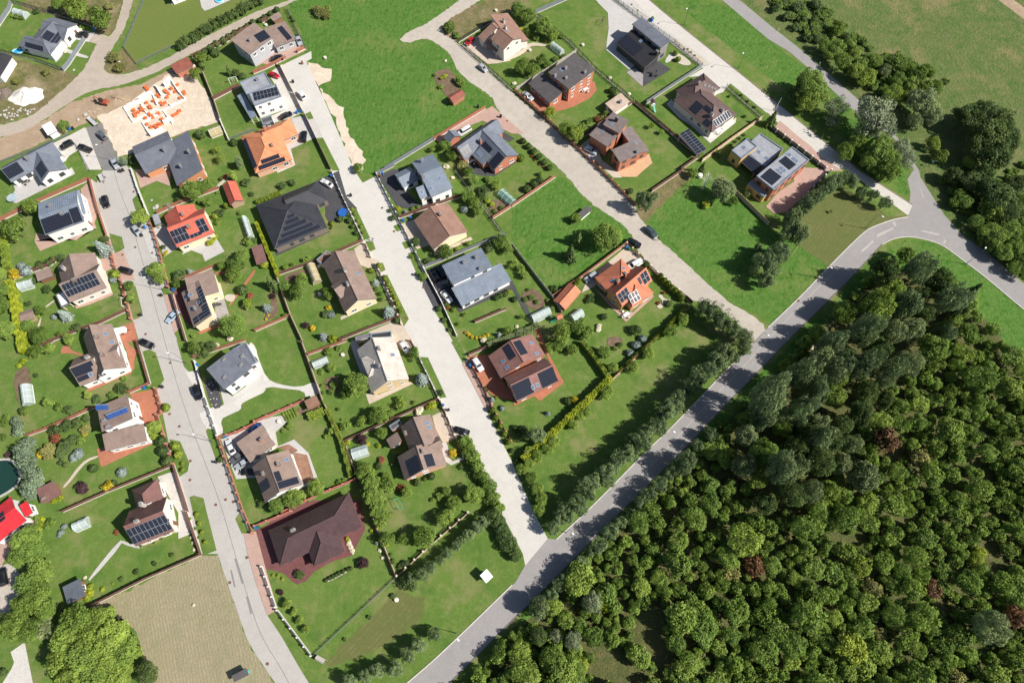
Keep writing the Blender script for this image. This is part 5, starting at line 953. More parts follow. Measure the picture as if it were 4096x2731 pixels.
def car_meshes(shape):
    if shape in _carmesh: return _carmesh[shape]
    S = CARSHAPE[shape]; secs = []
    for x, z, w in S['belt']:
        w = w * S['w'] / .9
        secs.append([(x, -w * .92, .24), (x, -w, .45), (x, -w, z * .78), (x, -w * .9, z), (x, w * .9, z), (x, w, z * .78), (x, w, .45), (x, w * .92, .24)])
    body = MB(); loft(body, secs); body.box(-S['L'] / 2 + .1, S['L'] / 2 - .1, -.7, .7, .2, .3)
    def zb(x):
        B = S['belt']
        for (a, z0, _), (b, z1, _) in zip(B, B[1:]):
            if a <= x <= b: return z0 + (z1 - z0) * (x - a) / (b - a)
        return B[-1][1]
    xf, xr0, xr1, xb = S['cab']; w0 = S['w'] * .93; w1 = S['w'] * .72; r = S['roof']
    lo = [(xf, -w0 * .92, zb(xf) - .03), (xb, -w0 * .9, zb(xb) - .03), (xb, w0 * .9, zb(xb) - .03), (xf, w0 * .92, zb(xf) - .03)]
    hi = [(xr0, -w1, r - .05), (xr1, -w1, r - .07), (xr1, w1, r - .07), (xr0, w1, r - .05)]
    quads = {'side_window': [(0, 1)], 'rear_window': [(1, 2)], 'windscreen': [(3, 0)]}
    glass = {}
    for nm, e in (('side_window', (0, 1)), ('rear_window', (1, 2)), ('side_window2', (2, 3)), ('windscreen', (3, 0))):
        q = MB(); i, j = e; q.face([lo[i], lo[j], hi[j], hi[i]]); glass[nm] = q.mesh(nm.rstrip('2'), M_CGL)
    roof = MB(); m = .06
    xm = (xr0 + xr1) / 2
    rs = [[(x, -w1 - .03, z - .05), (x, -w1 * .6, z + .02), (x, w1 * .6, z + .02), (x, w1 + .03, z - .05)] for x, z in ((xr0 - m, r - .05), (xm, r), (xr1 + m, r - .07))]
    loft(roof, rs)
    for a, b in ((0, 0), (1, 1), (2, 2), (3, 3)): roof.bar(lo[a], hi[b], .05)
    wh = MB(); wh.lathe([(.18, -.12), (.31, -.11), (.33, -.05), (.33, .05), (.31, .11), (.18, .12)], 14)
    rim = MB(); rim.lathe([(.2, -.02), (.2, .125), (.1, .13)], 10)
    hl = MB(); hl.box(-S['L'] / 2 - .02, -S['L'] / 2 + .22, -.16, .16, .58, .72); tl = MB(); tl.box(S['L'] / 2 - .2, S['L'] / 2 + .02, -.14, .14, .66, .82)
    _carmesh[shape] = (body, glass, roof, wh.mesh('wheel', M_TYRE), rim.mesh('rim', M_RIM), hl.mesh('headlight', M_LAMP), tl.mesh('tail_light', M_TAIL), S, {})
    return _carmesh[shape]
def vehicle(shape, paint, cs, nose, tail, word=None, label=None):
    body, glass, roof, wh, rim, hl, tl, S, cache = car_meshes(shape)
    if paint not in cache: cache[paint] = (body.mesh('body', PAINT[paint]), roof.mesh('roof', PAINT[paint]))
    A, B = gp(cs(*nose), .6), gp(cs(*tail), .6); c = (A + B) / 2; d = B - A
    root = empty('car' if shape != 'van' else 'van', (c.x, c.y, LAYER[0]), math.atan2(d.y, d.x))
    obj('body', cache[paint][0], root); obj('roof', cache[paint][1], root)
    for nm, me in glass.items(): obj(nm.rstrip('2'), me, root)
    wx = S['L'] / 2 - .85
    for x in (-wx, wx):
        for s in (-1, 1):
            w = obj('wheel', wh, root, mw=Matrix.Translation((x, s * (S['w'] - .1), .33)) @ Matrix.Rotation(-s * math.pi / 2, 4, 'X')); obj('rim', rim, w)
    for s in (-1, 1):
        obj('headlight', hl, root, (0, s * S['w'] * .62, 0)); obj('tail_light', tl, root, (0, s * S['w'] * .7, 0))
    if shape == 'pickup':
        q = MB(); q.box(1.1, 2.45, -.72, .72, 1.03, 1.06); obj('load_bed', q.mesh('load_bed', M_TRIM), root)
    reg(root, word or f'{paint} {dict(suv="estate car", hatch="hatchback", sedan="saloon car", van="van", pickup="pickup truck")[shape]}', 'van' if shape == 'van' else 'car', 'parked cars', label)
for a in [('suv', 'black', k1, (1790, 650), (2050, 665)), ('suv', 'black', k2, (1420, 560), (1720, 400)), ('pickup', 'black', k2, (1810, 485), (2175, 620)), ('suv', 'grey', T00, (905, 1215), (970, 1275)), ('sedan', 'silver', T00, (1078, 1540), (1035, 1465)), ('suv', 'black', T01, (985, 332), (962, 242)), ('hatch', 'silver', T01, (1285, 590), (1232, 508)), ('suv', 'black', T01, (1097, 900), (1212, 935)), ('sedan', 'paleblue', T01, (1545, 1385), (1632, 1292)),
          ('suv', 'black', T02, (1415, 48), (1295, -5)), ('suv', 'black', T02, (1835, 520), (1798, 415)), ('sedan', 'white', T02, (2095, 905), (2148, 1030)), ('sedan', 'grey', T02, (2140, 1100), (2230, 1020)), ('sedan', 'silver', T02, (2185, 1150), (2285, 1085)), ('sedan', 'black', k17, (360, 692), (555, 690)), ('hatch', 'blue', k17, (480, 150), (600, 80)), ('pickup', 'silver', T10, (410, 412), (378, 335)), ('suv', 'black', T10, (137, 548), (245, 535)), ('hatch', 'red', T10, (208, 708), (125, 680)),
          ('suv', 'white', T10, (395, 840), (445, 908)), ('sedan', 'black', T10, (325, 1040), (222, 1088)), ('suv', 'black', T10, (445, 1212), (435, 1300)), ('hatch', 'red', T10, (1930, 410), (1995, 358)), ('hatch', 'silver', T10, (2115, 655), (2052, 600)), ('van', 'white', T10, (1870, 1235), (1960, 1182)), ('sedan', 'silver', T20, (182, 915), (108, 858)), ('suv', 'paleblue', T20, (768, 1405), (680, 1358)), ('sedan', 'white', T11, (600, 85), (702, 148)),
          ('sedan', 'black', T11, (1615, 910), (1668, 1000)), ('suv', 'black', T11, (1665, 880), (1732, 975)), ('suv', 'grey', T11, (1665, 1062), (1768, 1030)), ('sedan', 'white', T11, (1795, 1208), (1705, 1105)), ('hatch', 'white', T12, (1395, 98), (1330, 5)), ('suv', 'white', T12, (2075, 268), (1998, 155)), ('sedan', 'black', T12, (1820, 800), (1952, 840)), ('suv', 'teal', T21, (1318, 602), (1235, 525)), ('suv', 'black', T21, (1172, 690), (1068, 645)), ('suv', 'silver', T21, (685, 1005), (768, 952)), ('van', 'white', T21, (1095, 882), (1160, 845)), ('suv', 'black', T03, (20, 520), (42, 660))]:
    vehicle(*a)
def trailer(label, cs, a, b, boxed):
    A, B = gp(cs(*a), .5), gp(cs(*b), .5); c = (A + B) / 2; d = B - A; L = d.length
    root = empty('trailer', (c.x, c.y, LAYER[0]), math.atan2(d.y, d.x)); mb = MB(); h = 1.7 if boxed else .95
    mt = plain('trailer_white', (.72, .72, .70), .5) if boxed else plain('trailer_grey', (.40, .40, .39), .5)
    if boxed: mb.box(-L / 2, L / 2 - .9, -.75, .75, .45, h)
    else:
        mb.box(-L / 2, L / 2 - .9, -.7, .7, .45, .52)
        for q in ((-L / 2, L / 2 - .9, -.75, -.7), (-L / 2, L / 2 - .9, .7, .75), (-L / 2, -L / 2 + .05, -.7, .7), (L / 2 - .95, L / 2 - .9, -.7, .7)): mb.box(*q, .45, h)
    obj('body', mb.mesh('body', mt), root); q = MB(); q.box(L / 2 - .9, L / 2 + .2, -.05, .05, .45, .55); obj('drawbar', q.mesh('drawbar', M_TRIM), root)
    for s in (-1, 1): obj('wheel', _carmesh['sedan'][3], root, mw=Matrix.Translation((-.3, s * .82, .33)) @ Matrix.Rotation(math.pi / 2, 4, 'X'))
    reg(root, label, 'trailer', None, label)
trailer('grey open trailer between the soil and the dark asphalt', T00, (820, 1085), (900, 1160), False)
trailer('grey trailer parked on the street verge by the rust fence', T01, (925, 40), (960, 110), False)
trailer('white box trailer on the red paved forecourt', k21, (905, 165), (1075, 130), True)

# ---------------------------------------------------------------- greenhouses
M_POLY = clearpane('polycarbonate', (.62, .70, .70), .55); M_POLYT = clearpane('yellowed_polycarbonate', (.50, .42, .24), .75); M_GHF = plain('greenhouse_frame', (.70, .72, .72), .4, .03)
def greenhouse(label, short, cs, p1, p2, p3, h=2.2, pane=None, gable=False):
    v = Vol('F', cs, p1, p2, p3, h * .5, h * .5); L, W = v.L, v.W
    org = v.w((L / 2, W / 2, 0)); org.z = 0; root = empty('greenhouse', org, math.atan2(v.ax.y, v.ax.x))
    prof = [(-W / 2, 0), (-W / 2, h * .6), (0, h), (W / 2, h * .6), (W / 2, 0)] if gable else [(-W / 2 * math.cos(math.pi * i / 8), h * math.sin(math.pi * i / 8) ** .8) for i in range(9)]
    n = max(2, round(L / 2)); pane = pane or M_POLY
    for i in range(n):
        mb = MB(); x0, x1 = -L / 2 + L * i / n + .02, -L / 2 + L * (i + 1) / n - .02
        for (a, za), (b, zb) in zip(prof, prof[1:]): mb.face([(x0, a, za), (x1, a, za), (x1, b, zb), (x0, b, zb)])
        obj('pane', mb.mesh('pane', pane), root)
    for s in (-1, 1):
        mb = MB(); mb.face([(s * L / 2, a, z) for a, z in prof]); obj('end_wall', mb.mesh('end_wall', pane), root)
    mb = MB()
    for i in range(n + 1):
        x = -L / 2 + L * i / n
        for (a, za), (b, zb) in zip(prof, prof[1:]): mb.bar((x, a, za), (x, b, zb), .045)
    k = len(prof) // 2; mb.bar((-L / 2, 0, h + .02), (L / 2, 0, h + .02), .05)
    for s in (0, -1): mb.box(-L / 2, L / 2, prof[s][0] - .05, prof[s][0] + .05, 0, .15)
    obj('frame', mb.mesh('frame', M_GHF), root)
    mb = MB(); r = random.Random(int(abs(org.x) * 10))
    for i in range(int(L * 8)):
        x, y, s = r.uniform(-L / 2 + .3, L / 2 - .3), r.choice((-1, 1)) * r.uniform(.25, .85) * W / 2, r.uniform(.15, .35); z = r.uniform(.2, min(1.0, h * .5))
        a = r.uniform(0, 6.28); mb.face([(x + s * math.cos(a + k * 1.57), y + s * math.sin(a + k * 1.57), z + r.uniform(-.1, .1)) for k in range(4)])
    po = obj('crop', mb.mesh('crop', plain('crop_leaf', (.05, .11, .025), .7)), root); po['kind'] = 'stuff'
    reg(root, label, 'greenhouse', None, label)
    if short: LANDMARKS.append((short, img(org)))
greenhouse('silver arched greenhouse in the top left garden corner', 'top left greenhouse', T00, (115, 130), (215, 160), (135, 75))
greenhouse('arched greenhouse between flower beds of the cream house', None, T20, (350, 425), (440, 495), (385, 390))
greenhouse('long arched greenhouse below the bright red gabled shed', 'long greenhouse', T01, (2215, 440), (2275, 620), (2265, 425), 2.3)
greenhouse('wide low greenhouse beside the yellow shrub on the left', 'left garden greenhouse', T01, (175, 1095), (300, 1060), (140, 1030))
greenhouse('blue-white arched greenhouse in the left vegetable plot', 'vegetable plot greenhouse', T02, (180, 420), (205, 590), (275, 395))
greenhouse('clear arched greenhouse on the lawn above the straight path', 'lawn greenhouse', T03, (690, 180), (815, 125), (640, 105))
greenhouse('tan yellowed tunnel greenhouse beside the long taupe house', 'tan tunnel greenhouse', T11, (460, 880), (520, 1035), (545, 860), 2.4, M_POLYT)
greenhouse('glass gabled greenhouse in the kitchen garden behind slate roofs', 'glass gabled greenhouse', T11, (2220, 215), (2330, 315), (2280, 175), 2.3, clearpane('green_glass', (.30, .52, .50), .4), True)
greenhouse('flat-sided pale greenhouse left of the pale corrugated house', 'pale flat-sided greenhouse', T12, (535, 240), (665, 185), (515, 185), 2.2, None, True)
greenhouse('white gabled greenhouse beside the purple shrub', 'white gabled greenhouse', T12, (895, 1080), (1035, 1035), (880, 985), 2.3, None, True)
greenhouse('large arched greenhouse by the concrete-panel fence', 'large arched greenhouse', T21, (205, 1390), (365, 1310), (175, 1315), 2.4)
greenhouse('small arched greenhouse below the orange tiled shed', 'small arched greenhouse', T21, (580, 1385), (668, 1320), (530, 1320))
greenhouse('translucent brown lean greenhouse at the sand plot corner', None, T00, (1940, 1255), (2045, 1215), (1912, 1190), 2.0, M_POLYT)

# ---------------------------------------------------------------- street lamps
M_POLE = plain('galvanised_pole', (.20, .22, .22), .5, .05, metal=.5); M_POLED = plain('dark_pole', (.05, .08, .075), .5); M_HEAD = plain('lamp_housing', (.74, .75, .75), .4, .03)
def lamp(label, cs, b, adir, dark=False):
    P = gp(cs(*b)); root = empty('street_lamp', (P.x, P.y, 0), math.atan2(adir[1], adir[0])); mt = M_POLED if dark else M_POLE
    mb = MB(); mb.bar((0, 0, 0), (0, 0, 1.2), .11, n=8).bar((0, 0, 1.2), (0, 0, 7.4), .075, n=8, w2=.05); obj('pole', mb.mesh('pole', mt), root)
    mb = MB(); mb.bar((0, 0, 7.35), (.5, 0, 7.75), .045, n=6).bar((.5, 0, 7.75), (1.3, 0, 7.85), .04, n=6); obj('arm', mb.mesh('arm', mt), root)
    mb = MB(); mb.box(1.2, 1.85, -.16, .16, 7.79, 7.93).box(1.28, 1.78, -.11, .11, 7.74, 7.79); obj('lamp_head', mb.mesh('lamp_head', M_HEAD), root)
    reg(root, label, 'street lamp', 'street lamps', label)
for a in [('street lamp left of the sweeping road bend beside the mown plot', T31, (890, 530), (.8, -.6), True), ('street lamp on the left verge halfway down to the gravel turning', T31, (435, 980), (.7, -.7), True), ('street lamp inside the sweeping road bend near the right edge', T31, (1815, 860), (.7, .7), True), ('upper street lamp beside the top concrete road', T20, (1578, 232), (-.6, -.7), True), ('lower street lamp beside the top concrete road', T20, (2078, 632), (-.6, -.7), True),
          ('uppermost street lamp on the left asphalt street', T00, (1060, 1478), (-1, 0)), ('street lamp beside the round street tree on the left street', T01, (1500, 1095), (-1, 0)), ('street lamp beside the plain dark-roofed white house', T02, (1715, 198), (-1, 0)), ('street lamp beside the curved kerb above four parked cars', T02, (1950, 918), (-1, 0)), ('street lamp on the bottom lawn beside the asphalt road', T13, (1845, 1110), (.6, -.7)),
          ('street lamp among the pine row beside the asphalt road', T22, (1390, 862), (.7, -.7)), ('street lamp at the foot of the pine row near the junction', T23, (500, 185), (.6, -.7)), ('street lamp at the upper end of the pine row', T22, (2225, 10), (.7, -.7))]:
    lamp(*a)

# ---------------------------------------------------------------- building site
M_BLOCK = plain('white_block', (.80, .79, .77), .9, .05, 2); M_OBR = plain('orange_hollow_brick', (.62, .15, .05), .8, .2, 3); M_WRAP = plain('pallet_wood', (.42, .30, .18), .9)
def site_wall(cs, q, h=1.0, th=.3):
    mb = []
    P = [gp(p) for p in cs.l(*q)]
    return P
sroot = empty('unfinished_house', gp(T00(1400, 1000)))
so = sroot.location.copy()
for q, h in [((1145, 1000, 1225, 1125), .6), ((1225, 1125, 1440, 1010), .5), ((1145, 1000, 1290, 930), 1.2), ((1290, 930, 1405, 865), 2.2), ((1405, 865, 1450, 970), .9), ((1440, 800, 1500, 900), 1.6), ((1520, 800, 1580, 745), 2.4), ((1580, 745, 1645, 850), 1.1), ((1645, 850, 1705, 915), .8), ((1705, 915, 1500, 1020), .5), ((1500, 1020, 1590, 1140), .5), ((1310, 1130, 1450, 1060), .5), ((1310, 1130, 1390, 1255), .7), ((1390, 1255, 1510, 1200), 2.2), ((1510, 1140, 1590, 1100), 2.0), ((1300, 960, 1360, 1060), .6), ((1480, 900, 1620, 840), .6), ((1560, 960, 1580, 990), .5), ((1400, 1020, 1500, 1020), .4)]:
    a, b = [gp(p) for p in T00.l(*q)]; d = b - a; n = max(1, round(d.length / 1.6)); an = math.atan2(d.y, d.x)
    for i in range(n):
        mb = MB(); s = d.length / n; mb.box(.01, s - .01, -.14, .14, 0, h * .8 + rnd.choice((0, 0, .25)))
        obj('block_wall', mb.mesh('block_wall', M_BLOCK), sroot, mw=Matrix.Translation(a + d * (i / n) - so) @ Matrix.Rotation(an, 4, 'Z'))
reg(sroot, 'unfinished white block house walls on the sand plot', 'building site', None, 'unfinished white block house walls on the sand plot')
LANDMARKS.append(('unfinished block walls', T00(1400, 1000)))
mb = MB(); mb.box(-.6, .6, -.5, .5, 0, .12); ME_PAL = mb.mesh('pallet', M_WRAP)
mb = MB()
for i in range(3):
    for j in range(3): mb.box(-.58 + i * .39, -.21 + i * .39, -.48 + j * .325, -.17 + j * .325, .12, .98)
ME_BST = mb.mesh('brick_stack', M_OBR)
for u, v in [(1345, 810), (1360, 830), (1375, 850), (1635, 785), (1695, 850), (1700, 870), (1450, 880), (1470, 895), (1520, 840), (1535, 855), (1555, 870), (1580, 820), (1610, 850), (1540, 900), (1660, 905), (1235, 1020), (1240, 1050), (1250, 1070), (1275, 1040), (1300, 1000), (1310, 1020), (1330, 1020), (1350, 950), (1380, 985), (1390, 1000), (1480, 950), (1520, 950), (1500, 970), (1420, 935), (1375, 1055), (1395, 1070), (1410, 1085), (1460, 1050), (1490, 1100), (1510, 1115), (1355, 1150), (1395, 1175), (1430, 1165), (1450, 1180), (1460, 1150), (1485, 1145), (1340, 1090), (1590, 1070), (1610, 1060), (1635, 1045), (1655, 1025)]:
    P = gp(T00(u, v)); root = empty('brick_pallet', (P.x, P.y, .02), R(25) + rnd.gauss(0, .2)); root.scale = (.8, .8, rnd.uniform(.6, .95)); obj('pallet', ME_PAL, root); obj('brick_stack', ME_BST, root)
    reg(root, 'pallet of orange hollow bricks', 'brick pallet', 'brick pallets on the building site')
# excavator
P = gp(T00(965, 955)); ex = empty('excavator', (P.x, P.y, .02), R(170)); M_EXR = carpaint('excavator_red', (.45, .10, .05))
for s in (-1, 1):
    mb = MB(); mb.prism([(-1.2, s * .75 - .2), (1.2, s * .75 - .2), (1.2, s * .75 + .2), (-1.2, s * .75 + .2)], .08, .6).box(-1.35, 1.35, s * .75 - .19, s * .75 + .19, .18, .5); obj('track', mb.mesh('track', M_TYRE), ex)
mb = MB(); mb.box(-1.5, .7, -.85, .85, .7, 1.5); obj('body', mb.mesh('body', M_EXR), ex)
mb = MB(); mb.box(-.3, .75, -.1, .85, 1.5, 2.5); obj('cab', mb.mesh('cab', M_CGL), ex); mb = MB(); mb.box(-.35, .8, -.15, .9, 2.5, 2.6); obj('cab_roof', mb.mesh('cab_roof', M_TRIM), ex)
mb = MB(); mb.bar((.7, -.3, 1.2), (2.1, -.3, 2.5), .16).bar((2.1, -.3, 2.5), (3.0, -.3, 2.3), .14); obj('boom', mb.mesh('boom', M_EXR), ex); mb = MB(); mb.bar((3.0, -.3, 2.35), (3.5, -.3, .9), .12); obj('arm', mb.mesh('arm', M_EXR), ex)
mb = MB(); mb.prism([(3.1, -.65), (3.7, -.65), (3.7, .05), (3.1, .05)], .25, .85); obj('bucket', mb.mesh('bucket', M_TRIM), ex)
reg(ex, 'red mini excavator', 'excavator', None, 'red mini excavator standing on the dug soil heap')
# heaps of earth and sand
def heap(name, label, cs, u, v, rx, ry, h, mat, seed):
    r = random.Random(seed); P = gp(cs(u, v)); n, mset = 40, 10; mb = MB(); rings = []
    ph = [r.uniform(0, 6.28) for _ in range(6)]
    for j in range(mset + 1):
        t = j / mset; ring = []
        for i in range(n):
            a = 2 * math.pi * i / n; w = 1 + .10 * math.sin(2 * a + ph[0]) + .06 * math.sin(5 * a + ph[1]) + .05 * math.sin(9 * a + ph[2])
            z = h * (1 - t) ** 1.2 * (1 + .25 * math.sin(3 * a + ph[3] + t * 4)) + .12 * math.sin(7 * a + 9 * t) * (1 - t)
            ring.append((rx * t * w * math.cos(a), ry * t * w * math.sin(a), max(z, .0) + .02 - .1 * (t == 1)))
        rings.append(ring)
    for a, b in zip(rings, rings[1:]):
        for i in range(n): mb.face([a[i], b[i], b[(i + 1) % n], a[(i + 1) % n]])
    o = obj(name, mb.mesh(name, mat, True), None, (P.x, P.y, 0)); reg(o, label, 'heap', None, label)
heap('sand_heap', 'large white sand heap beside the dirt road', T00, 245, 885, 5.6, 4.8, 2.0, ground('white_sand', ((.70, .66, .60), (.76, .72, .66), (.62, .57, .50)), (.1, .5, 2), bstr=.6, bdist=.25), 3)
heap('soil_heap', 'dark soil heap at the left edge beside the white sand', T00, 30, 860, 2.6, 3.2, 1.2, ground('dark_soil', ((.15, .12, .10), (.19, .155, .13), (.13, .10, .085)), (.1, .5, 2), bstr=.6, bdist=.25), 4)
heap('soil_heap', 'brown dug soil heap behind the mini excavator', T00, 1080, 920, 5.5, 2.6, 1.0, M_SOIL, 5)
M_ROCK = plain('field_stone', (.40, .37, .34), .9, .25, 3)
def rock_mesh(seed):
    r = random.Random(seed); mb = MB(); rings = []
    for j, (rr, z) in enumerate(((.75, 0), (1, .3), (.85, .62), (.4, .82))):
        rings.append([(rr * math.cos(6.283 * i / 8) * r.uniform(.82, 1.15), rr * math.sin(6.283 * i / 8) * r.uniform(.82, 1.15), z * r.uniform(.9, 1.1)) for i in range(8)])
    for a, b in zip(rings, rings[1:]):
        for i in range(8): mb.face([a[i], a[(i + 1) % 8], b[(i + 1) % 8], b[i]])
    mb.face(rings[-1]); return mb.mesh('boulder', M_ROCK)
ROCKS = [rock_mesh(i) for i in range(4)]
def rock(cs, u, v, s, phrase='grey boulder', group='boulders by the white sand', label=None):
    P = gp(cs(u, v)); o = obj('boulder', rnd.choice(ROCKS), None, mw=Matrix.Translation((P.x, P.y, LAYER[0] - .03)) @ Matrix.Rotation(rnd.uniform(0, 6), 4, 'Z') @ Matrix.Diagonal((s, s * rnd.uniform(.7, 1), s * .7, 1)))
    reg(o, phrase, 'boulder', group, label)
for i in range(46):
    t = rnd.random(); rock(T00, 20 + t * 310 + rnd.gauss(0, 8), 1075 - t * 70 + rnd.gauss(0, 22), rnd.uniform(.2, .55), label='grey boulder in the stone row below the white sand heap')
for u, v, s in ((790, 1060, .9), (720, 1105, .6), (915, 1013, .4), (820, 1030, .4), (870, 1035, .35), (1090, 570, .9), (680, 650, .5), (840, 1110, .5)): rock(T00, u, v, s, 'pale boulder', 'single pale boulders')
for u, v, s in ((1445, 335, .9), (1420, 345, .6), (1395, 275, .4), (1575, 325, .4)): rock(T01, u, v, s, 'pale boulder', 'single pale boulders')
for i in range(14): rock(T02, 1890 + rnd.uniform(0, 110), 370 + rnd.uniform(0, 220), .22, 'small white stone', 'white stones in the dark bed', 'small white stone in the dark bed beside the white house')
# small things
def simple(name, label, cat, cs, u, v, mb_mats, rz=0, z=0.0, group=None, phrase=None):
    P = gp(cs(u, v)); root = empty(name, (P.x, P.y, LAYER[0] + z), rz)
    for nm, mb_, mt in mb_mats: obj(nm, mb_.mesh(nm, mt) if isinstance(mb_, MB) else mb_, root)
    reg(root, phrase or label, cat, group, None if phrase else label); return root
binb = MB(); binb.prism([(-.28, -.32), (.28, -.32), (.28, .32), (-.28, .32)], .08, .98); binl = MB(); binl.box(-.31, .31, -.36, .36, .985, 1.06)
BINS = {k: (binb.mesh('body', plain('bin_' + k, c, .5)), binl.mesh('lid', plain('bin_lid_' + k, tuple(x * .8 for x in c), .5))) for k, c in dict(blue=(.02, .16, .50), green=(.03, .16, .05), black=(.03, .03, .032), brown=(.2, .1, .05)).items()}
for k, cs, u, v in [('blue', T00, 875, 285), ('blue', T00, 650, 1195), ('black', T00, 680, 1190), ('black', T01, 1115, 15), ('black', T01, 1140, 5), ('black', T01, 1310, 600), ('blue', T01, 1340, 528), ('blue', T01, 1600, 1100), ('black', T01, 1490, 1150), ('black', T01, 1305, 1330), ('black', T02, 1500, 420), ('blue', T02, 1340, 430), ('green', T02, 1370, 425), ('blue', T02, 1820, 220), ('blue', T02, 2085, 870), ('green', T02, 2060, 880), ('black', T02, 1990, 1110), ('blue', T11, 700, 60), ('black', T11, 875, 235), ('blue', T11, 1165, 40), ('brown', T11, 1145, 55), ('blue', T11, 1355, 462), ('blue', T11, 1425, 442), ('black', T11, 1470, 960), ('blue', T12, 1720, 590), ('green', T12, 1715, 605), ('black', T12, 1770, 632), ('blue', T12, 1970, 225), ('black', T12, 1965, 200), ('black', T10, 345, 762), ('blue', T10, 380, 1045), ('blue', T10, 415, 1035), ('brown', T10, 430, 590), ('black', T10, 2040, 990), ('black', T10, 2248, 1080), ('blue', T20, 1285, 200), ('blue', T21, 1050, 715), ('green', T21, 1075, 730), ('blue', T13, 10, 145), ('green', T13, 30, 135), ('blue', T20, 725, 1460)]:
    b, l = BINS[k]; simple('wheelie_bin', None, 'bin', cs, u, v, [('body', b, None), ('lid', l, None)], rnd.uniform(0, 3), 0, 'wheelie bins', f'{k} wheelie bin')
mh = MB(); mh.lathe([(.36, 0), (.36, .02), (.3, .025)], 14); ME_MH = mh.mesh('manhole_cover', plain('rusty_iron', (.16, .075, .045), .8)); mh = MB(); mh.lathe([(.9, 0), (.9, .012)], 18)
for cs, u, v in [(T01, 1230, 195), (T01, 1245, 703), (T01, 1400, 757), (T01, 1128, 773), (T01, 1340, 1500), (T02, 1567, 195), (T02, 1560, 665), (T02, 1650, 778), (T02, 1748, 1270), (T02, 1752, 1095), (T02, 1985, 1497), (T02, 2145, 1470), (T02, 2075, 1450), (T02, 1790, 397), (T03, 2113, 645), (T03, 2270, 415), (T13, 108, 1390), (T11, 1160, 343), (T11, 1270, 558), (T11, 1540, 1073), (T11, 1378, 1352), (T00, 940, 1315), (T10, 2307, 1113), (T31, 280, 1195)]:
    P = gp(cs(u, v)); o = obj('manhole_cover', ME_MH, None, (P.x, P.y, LAYER[0] + .004)); reg(o, 'rusty round manhole cover', 'manhole cover', 'manhole covers')
# inflatable pool, wells, trampoline, tables
pm = MB(); pm.lathe([(1.5, 0), (1.65, .2), (1.55, .5), (1.35, .5), (1.3, .3)], 20); pw = MB(); pw.lathe([(1.3, .3), (1.29, .32)], 20)
pl = simple('paddling_pool', 'blue and white inflatable paddling pool beside the black fence', 'pool', T00, 175, 480, [('rim', pm, plain('pool_vinyl', (.35, .62, .72), .4)), ('water', pw, glassy('pool_water', (.03, .35, .62), .05))]); pl.scale = (1.3, .75, 1)
simple('paddling_pool', 'round turquoise pool on the terrace at the top edge', 'pool', T00, 2020, 8, [('rim', pm, MATS['pool_vinyl']), ('water', pw, MATS['pool_water'])])
wr = MB(); wr.lathe([(.55, 0), (.55, .5), (.48, .52)], 14); wl = MB(); wl.lathe([(.5, .52), (.5, .58), (.1, .62)], 14)
M_WELL = plain('concrete_ring', (.58, .54, .48), .9, .1, 3)
for cs, u, v in ((T00, 1783, 615), (T10, 637, 538), (T10, 2205, 105), (T11, 590, 1140), (T12, 800, 125), (T11, 583, 883), (T20, 165, 470), (T20, 650, 422), (T12, 215, 735), (T13, 1293, 803), (T10, 95, 238)):
    simple('well', None, 'well', cs, u, v, [('ring', wr, M_WELL), ('lid', wl, M_WELL)], 0, 0, 'concrete well rings', 'round concrete well ring')
tr = MB(); tr.lathe([(1.6, .75), (1.6, .82), (1.4, .82)], 20)
for i in range(6): tr.bar((1.55 * math.cos(i * 1.05), 1.55 * math.sin(i * 1.05), 0), (1.55 * math.cos(i * 1.05), 1.55 * math.sin(i * 1.05), 1.9), .03)
tm = MB(); tm.lathe([(1.4, .8), (1.39, .81)], 20)
simple('trampoline', 'round trampoline beside the graphite bungalow drive', 'trampoline', T11, 805, 398, [('frame', tr, plain('trampoline_blue', (.02, .10, .35), .6)), ('mat', tm, M_TRIM)])
simple('trampoline', 'grey round trampoline at the corner of the grey terrace', 'trampoline', T01, 128, 262, [('frame', tr, plain('trampoline_grey', (.35, .42, .46), .6)), ('mat', tm, MATS['trampoline_grey'])])
tb = MB(); tb.box(-.9, .9, -.5, .5, .68, .74)
lg = []
for x in (-.8, .8):
    for y in (-.4, .4): lg.append((x, y))
def table(label, cs, u, v, rz, mt, chairs=4):
    parts = [('table_top', tb, mt)] + [('leg', MB().box(x - .05, x + .05, y - .05, y + .05, 0, .68), mt) for x, y in lg]
    simple('table', label, 'table', cs, u, v, parts, rz)
    for k in range(chairs):
        a = rz + k * 6.283 / chairs; P = gp(cs(u, v)) + Vector((1.35 * math.cos(a), 1.15 * math.sin(a), 0))
        ch = empty('garden_chair', (P.x, P.y, LAYER[0]), a)
        for nm, q in (('seat', MB().box(-.25, .25, -.25, .25, .4, .46)), ('backrest', MB().box(.2, .26, -.25, .25, .46, .95)), ('leg', MB().box(-.24, -.19, -.24, -.19, 0, .4)), ('leg', MB().box(.19, .24, -.24, -.19, 0, .4)), ('leg', MB().box(-.24, -.19, .19, .24, 0, .4)), ('leg', MB().box(.19, .24, .19, .24, 0, .4))): obj(nm, q.mesh(nm, mt), ch)
        reg(ch, 'garden chair', 'chair', 'garden chairs')
M_FURW = plain('white_furniture', (.72, .71, .68), .6); M_FURD = plain('dark_furniture', (.06, .055, .055), .6)
